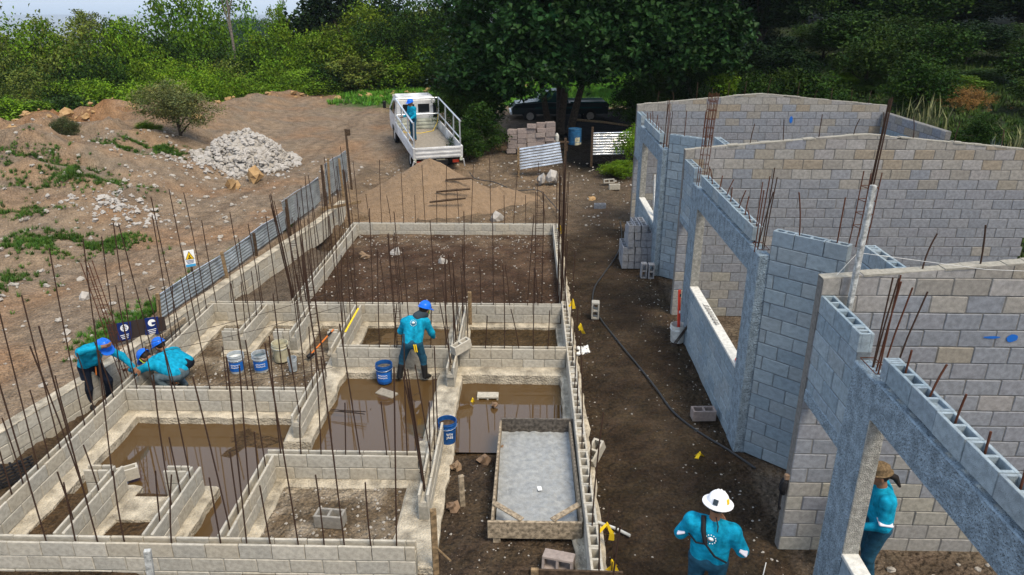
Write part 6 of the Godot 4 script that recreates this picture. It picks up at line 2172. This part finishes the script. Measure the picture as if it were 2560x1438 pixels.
func crown_mesh(lobes: Array, bunches: int, leaves: int, leaf: float, wide: float, spread: float, vary := 0.5) -> Mesh:
	# bunches of leaves through a few uneven lobes, with gaps; tone varies from bunch to bunch as foliage does
	var g := G.new()
	g.coloured = true
	var total := 0.0
	for l in lobes:
		total += pow(l[1].x * l[1].y * l[1].z, 0.66)
	for l in lobes:
		var k := int(bunches * pow(l[1].x * l[1].y * l[1].z, 0.66) / total)
		for i in k:
			var d := Vector3(rng.randfn(), rng.randfn(), rng.randfn()).normalized()
			var lump := 1.0 + 0.45 * hills.get_noise_3dv(d * 14.0 + l[0] * 9.0)
			if hills.get_noise_3dv(d * 24.0 + l[0] * 17.0 + Vector3(50, 0, 0)) < -0.2 and rng.randf() < 0.85:
				continue
			var p: Vector3 = l[0] + d * l[1] * pow(rng.randf(), 0.25) * lump
			var tone := clampf(0.72 + vary * (hills.get_noise_3dv(p * 16.0) * 1.2 + rng.randfn(0, 0.28)), 0.25, 1.4)
			var warm := rng.randfn(0, 0.09)
			g.tint = Color(tone * (1.0 + warm), tone, tone * (1.0 - warm))
			for e in leaves:
				leaf_on(g, p + Vector3(rng.randfn(), rng.randfn() * 0.7, rng.randfn()) * spread * 0.55, leaf, wide)
	return g.mesh()


func unit_crown(style: String, variant: int) -> Mesh:
	# crowns of unit half width and half height, shared between trees of a like build
	var key := "crown_%s_%d" % [style, variant]
	if cache.has(key):
		return cache[key]
	var lobes := []
	var n := 8 if style != "shrub" else 6
	for i in n:
		var a: float = TAU * i / (n - 2) + rng.randf_range(-0.4, 0.4)
		var rr := 0.55 if i < n - 2 else 0.15
		var y := rng.randf_range(-0.45, 0.4) if i < n - 2 else (0.5 if i == n - 2 else -0.1)
		lobes.append([Vector3(cos(a) * rr, y, sin(a) * rr), Vector3.ONE * rng.randf_range(0.36, 0.52)])
	match style:
		"airy":
			cache[key] = crown_mesh(lobes, 150, 16, 0.11, 0.5, 0.16)
		"shrub":
			cache[key] = crown_mesh(lobes, 300, 26, 0.092, 0.55, 0.21)
		"fine":
			cache[key] = crown_mesh(lobes, 620, 22, 0.075, 0.4, 0.17, 0.35)
		"large":
			cache[key] = crown_mesh(lobes, 600, 22, 0.074, 0.75, 0.145)
		_:
			cache[key] = crown_mesh(lobes, 680, 26, 0.058, 0.55, 0.155)
	return cache[key]


func leaf_material(c: Color, glossy := false) -> StandardMaterial3D:
	var key := "leaf%.3f_%.3f_%.3f%s" % [c.r, c.g, c.b, glossy]
	if not cache.has(key):
		var m: StandardMaterial3D = mat["leaf_glossy" if glossy else "leaf"].duplicate()
		m.albedo_color = (c * 1.3).linear_to_srgb()
		m.backlight = (Color(c.r * 1.2, c.g * 1.3, c.b * 0.8) * 0.8).linear_to_srgb()
		cache[key] = m
	return cache[key]


# a tree or shrub known by where its top and its width reach; low: share of the height below the crown
func plant(called: String, category: String, label: String, x: float, z: float, top: float, w: float, c: Color, style := "tree", low := 0.15, group := "", bark := "bark") -> Node3D:
	var y := ground_y(x, z) - 0.1
	var t := thing(called, label, category, Vector3(x, y, z), 0.0, group)
	var h := top - y
	var ch := h * (1.0 - low) * 0.5
	var mid := h - ch
	var limbs := []
	for i in 4:
		var a: float = TAU * i / 4 + rng.randf()
		limbs.append([Vector3(cos(a) * w * 0.55, mid + ch * rng.randf_range(-0.2, 0.5), sin(a) * w * 0.55), rng.randf_range(0.45, 0.9)])
	part("trunk", trunk_mesh(mid, clampf(0.035 * h, 0.04, 0.32), limbs), mat[bark], t)
	var b := Basis.from_scale(Vector3(w * 1.12, ch * 1.1, w * 1.12)) * Basis(Vector3.UP, rng.randf() * TAU)
	part("crown", unit_crown(style, rng.randi() % (3 if style != "tree" else 5)), leaf_material(c), t, Transform3D(b, Vector3(0, mid, 0)))
	return t


func spray(kind: String) -> Mesh:
	var key := "spray_" + kind
	if not cache.has(key):
		var g := G.new()
		for i in 22:
			leaf_on(g, Vector3(rng.randfn(), rng.randfn() * 0.7, rng.randfn()) * 0.2, 0.17, 0.5)
		cache[key] = g.mesh()
	return cache[key]


func leaf_tints(n: int, c: Color, vary: float, places: Array) -> Array:
	var out := []
	for i in n:
		var p: Vector3 = places[i].origin
		var k := 1.0 + vary * (hills.get_noise_3dv(p * 6.0) * 1.3 + rng.randfn(0, 0.3))
		var warm := rng.randfn(0, 0.10)
		out.append(Color(clampf(c.r * k * (1.0 + warm), 0, 1), clampf(c.g * k, 0, 1), clampf(c.b * k * (1.0 - warm), 0, 1)))
	return out


func trunk_mesh(h: float, r: float, limbs: Array, lean := Vector3.ZERO) -> Mesh:
	var g := G.new()
	var ps := []
	var rs := []
	for i in 7:
		var t := i / 6.0
		ps.append(Vector3(lean.x * t + rng.randfn(0, r * 0.25) * t, h * t - 0.3 * (1.0 - t), lean.z * t + rng.randfn(0, r * 0.25) * t))
		rs.append(r * (1.35 - 0.95 * t) if i == 0 else r * (1.0 - 0.62 * t))
	g.tube(ps, rs, 9)
	for l in limbs:
		var start: Vector3 = ps[clampi(int(6.0 * l[1]), 1, 6)]
		var to: Vector3 = l[0]
		var mid := start.lerp(to, 0.5) + Vector3(rng.randfn(0, 0.15), -0.1 * start.distance_to(to) * 0.4, rng.randfn(0, 0.15))
		g.tube([start, mid, to], [r * 0.42, r * 0.28, r * 0.09], 6)
		for e in 2:
			var tip := to + Vector3(rng.randfn(0, 0.5), rng.randf_range(0.1, 0.7), rng.randfn(0, 0.5))
			g.tube([mid.lerp(to, 0.3 + 0.3 * e), tip], [r * 0.18, r * 0.05], 5)
	return g.mesh()


func blades(called: String, label: String, spots: Array, colour: Color, h: float):
	var g := G.new()
	var r := RandomNumberGenerator.new()
	r.seed = 77
	for i in 16:
		var a := r.randf() * TAU
		var p := Vector3(r.randfn(0, 0.09), -0.01, r.randfn(0, 0.09))
		var tip := p + Vector3(cos(a) * 0.35, r.randf_range(0.5, 1.0), sin(a) * 0.35)
		var s := Vector3(-sin(a), 0, cos(a)) * 0.05
		g.tri(p - s, p + s, tip)
	var places := []
	for p in spots:
		var s := h * rng.randf_range(0.6, 1.4)
		places.append(Transform3D(Basis(Vector3.UP, rng.randf() * TAU).scaled(Vector3(h * 1.5, s, h * 1.5)), p))
	var o := copies(called, g.mesh(), mat.leaf, places, self, leaf_tints(places.size(), colour, 0.4, places))
	tag(o, label, "", "", "stuff")


func patch(cx: float, cz: float, rx: float, rz: float, n: int) -> Array:
	var out := []
	for i in int(n * 0.75):
		var x := cx + rng.randfn(0, rx * 0.55)
		var z := cz + rng.randfn(0, rz * 0.55)
		if rough_noise.get_noise_2d(x * 1.2, z * 1.2) > -0.2 and not (x > retaining_x(z) - 0.3 and z > -24.0):
			out.append(on_ground(x, z))
	return out


func build_trees():
	var dark := Color(0.011, 0.024, 0.007)
	var deep := Color(0.024, 0.052, 0.009)
	var forest := Color(0.028, 0.052, 0.010)
	var mid := Color(0.100, 0.172, 0.013)
	var fresh := Color(0.122, 0.21, 0.014)
	var dull := Color(0.108, 0.138, 0.027)
	var olive := Color(0.100, 0.145, 0.013)
	var round := Color(0.088, 0.165, 0.014)
	# the big tree over the yard: several trunks, large leaves
	var big := thing("big_tree", "big dark tree with several trunks and large leaves over the yard", "tree", Vector3(1.45, 0.65, -35.2))
	for q in [[-0.25, -0.05, 0.19, Vector3(-0.9, 0, -0.3)], [0.1, 0.1, 0.24, Vector3(0.25, 0, 0.2)], [0.5, -0.1, 0.22, Vector3(1.0, 0, -0.2)], [0.15, -0.45, 0.2, Vector3(-0.1, 0, -1.2)]]:
		var lean: Vector3 = q[3]
		part("trunk", trunk_mesh(4.2, q[2], [[lean * 1.8 + Vector3(-1.2, 4.8, 0.8), 0.8], [lean * 1.6 + Vector3(1.4, 5.2, 0.4), 0.9]], lean), mat.bark, big, Transform3D(Basis(), Vector3(q[0], -0.1, q[1])))
	var lobes := [[Vector3(-3.4, 3.3, 1.6), Vector3(2.2, 1.6, 2.0)], [Vector3(-1.3, 4.0, 2.4), Vector3(2.3, 1.8, 1.9)], [Vector3(1.6, 4.4, 1.6), Vector3(2.5, 1.9, 2.2)], [Vector3(4.4, 4.4, 1.0), Vector3(2.4, 1.6, 2.2)], [Vector3(-2.8, 5.8, 0.0), Vector3(2.8, 2.1, 2.6)], [Vector3(1.2, 7.2, 0.0), Vector3(3.4, 2.4, 3.0)], [Vector3(5.2, 6.6, -0.4), Vector3(2.8, 2.2, 2.6)], [Vector3(0.6, 5.8, -2.6), Vector3(4.6, 2.4, 2.2)], [Vector3(-4.0, 1.7, 1.2), Vector3(1.4, 1.3, 1.3)], [Vector3(7.2, 4.3, -0.6), Vector3(1.8, 1.5, 1.8)]]
	part("crown", crown_mesh(lobes, 3000, 15, 0.27, 0.8, 0.42, 0.55), leaf_material(Color(0.018, 0.046, 0.013), true), big)
	plant("shrub", "shrub", "tall green shrub right of the truck, under the big tree", -2.7, -33.4, 4.1, 1.5, forest)
	plant("shrub", "shrub", "dark shrub between the truck and the block pile", -1.9, -31.4, 2.6, 1.15, deep, "shrub", 0.02)
	plant("shrub", "shrub", "dark low shrub left of the block pile's foot", -2.4, -30.2, 1.7, 0.8, deep, "shrub", 0.02)
	plant("shrub", "shrub", "bright leafy sprig over the second zinc screen", 4.05, -28.75, 2.2, 0.62, fresh, "airy", 0.1)
	plant("shrub", "shrub", "low weeds under the second zinc screen", 3.5, -27.9, 0.9, 0.75, mid, "fine", 0.0)
	plant("dry_bush", "shrub", "round olive bush with a pale dry top on the mound", -14.3, -29.9, ground_y(-14.3, -29.9) + 2.2, 1.35, Color(0.135, 0.150, 0.055), "fine", 0.02)
	plant("dry_bush", "shrub", "small dark tuft on the mound's left flank", -17.6, -27.6, ground_y(-17.6, -27.6) + 0.8, 0.5, Color(0.06, 0.075, 0.03), "fine", 0.0)
	plant("dry_bush", "shrub", "small green tuft left of the dry bush", -15.9, -30.6, ground_y(-15.9, -30.6) + 0.6, 0.5, mid, "fine", 0.0)
	var woods := [
		[-34.7, -50.0, 3.0, 2.1, dull, "olive green tree cut by the left edge of the frame"],
		[-33.5, -52.0, 3.9, 2.8, mid, "round mid green tree under the corner twigs, left thicket"],
		[-31.5, -53.0, 4.0, 3.0, dull, "broad olive tree below the flat topped thin tree"],
		[-28.2, -52.0, 3.6, 2.7, mid, "mid green tree below the second thin dark tree"],
		[-27.8, -54.0, 2.3, 1.9, dull, "small olive tree left of the full round tree"],
		[-26.5, -56.0, 2.6, 2.8, deep, "dark green tree at the foot of the full round tree, left side"],
		[-22.9, -56.0, 2.6, 2.7, deep, "dark green tree at the foot of the full round tree, right side"],
		[-20.5, -57.0, 3.1, 2.6, mid, "mid green tree right of the bare pale trunk"],
		[-18.1, -57.0, 4.0, 2.7, mid, "mid green tree below the slender feathery tree"],
		[-15.7, -57.0, 3.6, 2.4, fresh, "fresh green tree below the dark mango like tree"],
		[-12.2, -57.0, 5.7, 3.0, olive, "tall olive green tree in front of the dark mango like one"],
		[-9.8, -56.0, 4.8, 2.3, deep, "dark green tree left of the grey leafless tree"],
		[-10.1, -63.0, 7.6, 3.2, deep, "tall dark green tree standing farther back over the clearing"],
		[-7.1, -58.0, 4.6, 2.6, fresh, "fresh green tree behind the truck's clearing"],
		[-5.3, -57.0, 6.5, 2.7, deep, "dark green tree touching the big tree's left side"],
		[-15.4, -63.0, 8.1, 4.0, dark, "dark dense mango like tree right of the open view"],
		[-26.6, -61.0, 7.0, 3.4, round, "full round bright crowned tree against the hazy plain"],
	]
	var rim := [
		[-28.9, -42.0, 2.7, 1.9, dull, "olive bush near the left edge, above the fresh green ones"],
		[-27.1, -42.0, 1.8, 1.7, deep, "dark bush above the orange spoil"],
		[-25.9, -44.0, 2.2, 2.2, mid, "mid green bush behind the orange spoil"],
		[-23.5, -44.0, 2.0, 2.0, fresh, "bright bush left of the dry bush's top"],
		[-21.9, -46.0, 2.4, 2.1, fresh, "bright bush straight above the dry bush"],
		[-20.1, -47.0, 2.1, 1.9, fresh, "bright bush right above the pale rubble"],
		[-19.1, -49.0, 1.7, 1.9, mid, "mid green bush between two bright ones on the rim"],
		[-15.6, -51.0, 2.0, 2.3, fresh, "wide bright bush on the rim left of the truck"],
		[-13.7, -52.0, 2.3, 1.8, deep, "dark bush at the right end of the rim"],
		[-12.0, -53.0, 2.8, 1.8, dull, "olive bush left of the meadow"],
		[-18.2, -52.0, 2.5, 1.8, mid, "taller mid green bush on the middle of the rim"],
		[-25.3, -36.0, 1.9, 1.4, fresh, "fresh green bush low at the left edge"],
		[-24.6, -37.0, 1.7, 1.2, mid, "mid green bush just left of the orange spoil"],
		[-24.0, -38.0, 1.8, 1.3, deep, "dark green bush touching the orange spoil"],
		[-22.4, -31.0, 1.3, 1.0, fresh, "lowest green bush at the left edge by the mound"],
		[-26.3, -47.0, 3.2, 2.2, deep, "dark bush in the middle of the left thicket"],
		[-24.0, -48.0, 3.0, 2.3, mid, "mid green bush below the full round tree"],
		[-30.6, -46.0, 2.7, 2.1, deep, "dark bush in the left part of the thicket"],
		[-22.3, -50.0, 2.8, 2.2, mid, "mid green bush between the full round tree and the rim"],
		[-20.7, -52.0, 2.5, 2.0, dull, "olive bush below the bare pale trunk"],
		[-10.5, -54.0, 3.3, 1.8, mid, "mid green bush at the meadow's left end"],
		[-8.2, -56.0, 2.9, 2.2, mid, "mid green bush at the back of the meadow"],
		[-6.1, -55.0, 2.7, 1.9, deep, "dark bush at the meadow's right end"],
	]
	var wood := [
		[7.4, -47.2, 9.1, 2.5, dark, 0.18],
		[10.3, -47.5, 8.9, 2.3, deep, 0.18],
		[12.9, -48.6, 8.3, 2.7, dark, 0.18],
		[13.8, -45.9, 8.9, 2.8, dark, 0.18],
		[17.1, -48.3, 9.0, 2.7, deep, 0.18],
		[19.3, -48.4, 9.2, 2.5, dark, 0.18],
		[22.0, -48.5, 8.5, 2.8, dark, 0.18],
		[22.1, -45.1, 9.1, 2.8, deep, 0.18],
		[25.5, -48.0, 8.5, 2.8, dark, 0.18],
		[27.7, -48.1, 8.7, 2.5, dark, 0.18],
		[30.3, -47.9, 9.1, 2.6, deep, 0.18],
		[32.6, -47.9, 8.8, 2.8, dark, 0.18],
		[3.1, -58.8, 11.6, 3.7, deep, 0.30],
		[5.6, -58.8, 10.1, 3.5, dark, 0.30],
		[9.1, -60.6, 11.3, 4.1, dark, 0.30],
		[12.5, -61.0, 10.9, 3.8, deep, 0.12],
		[16.2, -61.2, 10.8, 3.9, dark, 0.12],
		[20.2, -63.4, 10.7, 4.3, dark, 0.12],
		[20.8, -59.7, 11.5, 4.0, deep, 0.12],
		[25.6, -63.2, 11.5, 4.2, dark, 0.12],
		[27.6, -58.6, 10.9, 4.0, dark, 0.12],
		[32.1, -63.0, 11.4, 4.2, deep, 0.12],
		[33.2, -58.7, 10.5, 3.8, dark, 0.12],
		[36.7, -58.5, 10.8, 4.1, dark, 0.12],
		[41.8, -63.4, 11.0, 3.6, deep, 0.12],
		[8.0, -40.9, 5.2, 1.8, deep, 0.20],
		[10.2, -40.5, 4.8, 1.7, forest, 0.20],
		[12.9, -39.8, 4.9, 1.9, dark, 0.20],
		[16.0, -41.5, 5.7, 2.0, forest, 0.20],
		[16.8, -39.3, 6.2, 2.0, deep, 0.20],
		[20.4, -41.4, 5.8, 2.0, forest, 0.20],
		[22.5, -39.4, 5.7, 1.7, dark, 0.20],
		[24.9, -39.9, 5.6, 1.8, forest, 0.20],
		[27.6, -40.2, 5.4, 2.1, deep, 0.20],
	]
	var low := [
		[5.4, -36.1, 3.3, 1.4, deep, 0.05],
		[6.6, -36.4, 3.3, 1.4, forest, 0.05],
		[7.9, -35.4, 3.6, 1.2, dark, 0.05],
		[9.5, -36.4, 3.5, 1.4, mid, 0.05],
		[10.3, -34.5, 3.6, 1.3, deep, 0.05],
		[11.4, -33.6, 3.9, 1.3, forest, 0.05],
		[12.7, -33.7, 4.1, 1.2, dark, 0.05],
		[14.7, -35.5, 3.7, 1.3, mid, 0.05],
		[15.6, -34.3, 3.4, 1.3, deep, 0.05],
		[16.2, -33.7, 3.6, 1.0, forest, 0.05],
		[18.5, -35.4, 3.8, 1.2, dark, 0.05],
		[19.5, -34.5, 3.5, 1.2, mid, 0.05],
		[21.3, -35.8, 3.7, 1.2, deep, 0.05],
		[22.1, -34.6, 3.3, 1.0, forest, 0.05],
		[24.2, -35.7, 3.3, 1.2, dark, 0.05],
	]
	for q in woods:
		plant("tree", "tree", q[5], q[0], q[1], q[2] + (1.7 if q[0] < -24.0 and q[4] != round else 1.0), q[3] * 1.2, q[4], "large" if q[4] == dark else "tree", 0.08, "trees along the left skyline")
	for q in rim:
		plant("bush", "shrub", q[5], q[0], q[1], q[2] + 0.25, q[3] * 1.15, q[4], "shrub" if q[3] < 1.9 else "tree", 0.0, "bushes of the thicket below the rim")
	for i in wood.size():
		var q = wood[i]
		plant("forest_tree", "tree", "dark leafy tree in the %s of the shady wood behind the classrooms" % ("middle row" if q[1] > -52.0 and q[1] < -43.0 else ("back row" if q[1] < -52.0 else "front row")), q[0], q[1], q[2], q[3], q[4], ["tree", "large"][i % 2], q[5], "trees of the shady wood")
	for q in [[12.4, -25.4, 0.9, 1.3, deep], [13.3, -28.6, 1.2, 1.9, forest], [16.0, -26.4, 0.8, 1.1, deep], [15.8, -30.4, 1.3, 2.2, deep], [20.6, -29.8, 1.2, 1.7, forest], [20.2, -26.0, 0.9, 1.1, deep], [18.3, -35.0, 1.7, 2.6, deep], [22.4, -33.4, 1.5, 2.4, deep], [25.0, -32.0, 1.6, 2.2, mid], [12.6, -32.5, 1.4, 2.4, deep], [15.4, -34.5, 1.5, 2.6, forest]]:
		plant("slope_bush", "shrub", "low green bush on the weedy slope beyond the rear walls", q[0], q[1], ground_y(q[0], q[1]) + q[3], q[2], q[4], "shrub", 0.0, "bushes of the weedy slope")
	for q in low:
		plant("underbrush", "shrub", "dark underbrush at the foot of the shady wood", q[0], q[1], q[2], q[3], q[4], "shrub", q[5], "underbrush of the shady wood")
	plant("tree", "tree", "thin flat topped tree rising over the left thicket", -34.8, -60.0, 6.2, 1.4, dull, "airy", 0.72, "", "bark_pale")
	plant("tree", "tree", "second thin dark tree right of the flat topped one", -32.4, -60.0, 5.6, 1.6, deep, "airy", 0.62, "", "bark_pale")
	plant("tree", "tree", "slender feathery tree beside the bare trunk, seen against the plain", -19.4, -60.0, 6.9, 1.1, mid, "airy", 0.5, "", "bark_pale")
	plant("tree", "tree", "grey leafless looking branching tree over the clearing", -8.2, -60.0, 6.7, 2.0, dull, "airy", 0.55, "", "bark_pale")
	plant("tree", "tree", "tall tree with bare crossing twigs in the top left corner", -28.2, -38.0, 7.8, 1.5, dull, "airy", 0.55, "", "bark_pale")
	var bare := thing("bare_trunk", "tall bare pale trunk standing before the hazy plain", "tree", Vector3(-22.3, -5.0, -58.0))
	part("trunk", trunk_mesh(13.0, 0.17, [[Vector3(-0.9, 13.2, 0), 0.75], [Vector3(0.7, 13.6, 0), 0.85]], Vector3(-0.3, 0, 0)), mat.bark_pale, bare)
	# reeds, agaves, palms and dry leaves beyond the far gable
	for q in [[12.6, -26.8, 1.9, "tall reeds directly behind the far gable's right end"], [14.6, -27.6, 1.7, "tall dry tipped reeds right of the first clump"], [17.2, -25.2, 1.1, "low reed clump near the right edge of the frame"]]:
		var t := thing("reed_clump", q[3], "reeds", on_ground(q[0], q[1]), 0.0, "reed clumps")
		var g := G.new()
		for i in 90:
			var p := Vector3(rng.randfn(0, 0.55), 0, rng.randfn(0, 0.4))
			var a := rng.randf() * TAU
			var l: float = q[2] * rng.randf_range(0.6, 1.15)
			var bend := Vector3(cos(a), 0, sin(a)) * l * rng.randf_range(0.1, 0.45)
			var s := Vector3(-sin(a), 0, cos(a)) * 0.02
			var m1 := p + bend * 0.35 + Vector3(0, l * 0.65, 0)
			g.quad(p - s, p + s, m1 + s, m1 - s)
			g.tri(m1 - s, m1 + s, p + bend + Vector3(0, l * 0.92, 0))
		part("leaves", g.mesh(), m_std(Color(0.14, 0.145, 0.065), 0.8), t)
	for q in [[14.4, -23.6, "blue green agave behind the far classroom's rear wall"], [15.4, -24.2, "second blue green agave, right of the first"], [18.6, -24.0, "tall narrow agave near the right edge"]]:
		var t := thing("agave", q[2], "agave", on_ground(q[0], q[1]), 0.0, "agaves beyond the rear wall")
		for i in 16:
			var g := G.new()
			var a: float = TAU * i / 16 + rng.randf() * 0.3
			var out := Vector3(cos(a), 0, sin(a))
			var el := rng.randf_range(0.35, 1.2)
			var tip := out * 0.55 * (1.4 - el) + Vector3(0, 0.85 * el + 0.15, 0)
			var s := Vector3(-sin(a), 0, cos(a)) * 0.055
			g.tri(out * 0.08 - s, out * 0.08 + s, tip)
			g.tri(out * 0.08 + s, out * 0.14 - Vector3(0, 0.05, 0), tip)
			part("leaf", g.mesh(), mat.jeans_grey, t)
	var dry := []
	for i in 260:
		dry.append(Transform3D(Basis.from_euler(Vector3(rng.randf() * 3, rng.randf() * 6, rng.randf() * 3)).scaled(Vector3(0.42, 0.3, 0.42)), on_ground(18.2 + rng.randfn(0, 0.62), -31.6 + rng.randfn(0, 0.6), 0.1 + 0.4 * rng.randf())))
	var dt := []
	for i in 260:
		dt.append(Color(0.24, 0.125, 0.035).lerp(Color(0.12, 0.075, 0.03), rng.randf()))
	tag(copies("dry_leaves", spray("mid"), mat.leaf, dry, self, dt), "heap of orange brown dry leaves beyond the far gable", "leaf heap", "", "stuff")
	var lg := G.new()
	lg.tube([Vector3(13.2, 1.05, -20.6), Vector3(15.5, 1.15, -20.4), Vector3(18.0, 1.3, -20.9)], [0.09, 0.1, 0.07], 8)
	solo("fallen_log", lg.mesh(), mat.bark_pale, "pale fallen log behind the rear wall at the right edge", "log")
	# grass
	var gr := []
	for q in [[-14.7, -22.6, 2.0, 0.9, 1300], [-16.6, -24.0, 1.4, 0.8, 500], [-12.4, -17.9, 1.5, 0.75, 900], [-11.4, -18.6, 1.0, 0.6, 500], [-12.4, -15.1, 1.1, 0.8, 700], [-14.0, -27.4, 1.4, 0.45, 900], [-15.2, -26.6, 1.0, 0.5, 500], [-12.5, -29.2, 0.9, 0.4, 400], [-14.6, -20.0, 1.2, 0.4, 200]]:
		gr.append_array(patch(q[0], q[1], q[2], q[3], q[4]))
	blades("grass", "green grass patches on the mound and the road's left side", gr, Color(0.05, 0.105, 0.018), 0.12)
	gr = []
	for i in 700:
		var z := rng.randf_range(-20.5, -12.4)
		gr.append(on_ground(retaining_x(z) - 0.62 - absf(rng.randfn(0, 0.22)), z))
	for i in 120:
		gr.append(on_ground(-8.3 + rng.randfn(0, 0.2), -13.0 + rng.randfn(0, 0.5)))
	blades("grass", "green grass strip along the outer foot of the zinc fence", gr, Color(0.05, 0.12, 0.018), 0.13)
	gr = []
	for i in 5200:
		var x := rng.randf_range(-12.5, 14.0)
		var z := rng.randf_range(-62.0, -45.5)
		if beyond_edge(x, z) < 2.0:
			gr.append(on_ground(x, z))
	blades("grass", "bright meadow grass behind the truck and the big tree", gr, Color(0.075, 0.19, 0.02), 0.32)
	gr = []
	for i in 6000:
		gr.append(on_ground(rng.randf_range(11.3, 30.0), rng.randf_range(-42.0, -17.0)))
	blades("grass", "rough weeds beyond the classrooms' rear walls", gr, Color(0.05, 0.085, 0.02), 0.28)
	gr = []
	for i in 1400:
		var x := rng.randf_range(-40.0, 0.0)
		var z := rng.randf_range(-70.0, -24.0)
		var d := beyond_edge(x, z)
		if d > 1.0 and d < 25.0:
			gr.append(Transform3D(Basis(Vector3.UP, rng.randf() * TAU).scaled(Vector3(1.5, 1.1, 1.5)), on_ground(x, z, 0.3)))
	tag(copies("undergrowth", spray("mid"), mat.leaf, gr, self, leaf_tints(gr.size(), mid, 0.5, gr)), "low leafy undergrowth covering the slope below the rim", "", "", "stuff")
	# wooded knoll far off and the woods of the plain
	var far := []
	var ft := []
	for i in 420:
		var x := -97.0 + rng.randfn(0, 7)
		var z := -265.0 + rng.randfn(0, 10)
		far.append(Transform3D(Basis.from_euler(Vector3(rng.randf(), rng.randf() * 6, 0)).scaled(Vector3(5, 4, 5)), on_ground(x, z, rng.randf_range(0.5, 5.0))))
		ft.append(Color(0.03, 0.07, 0.03) * rng.randf_range(0.7, 1.3))
	tag(copies("distant_woods", spray("mid"), mat.leaf, far, self, ft), "hazy blue green wooded knoll beyond the near trees", "", "", "stuff")
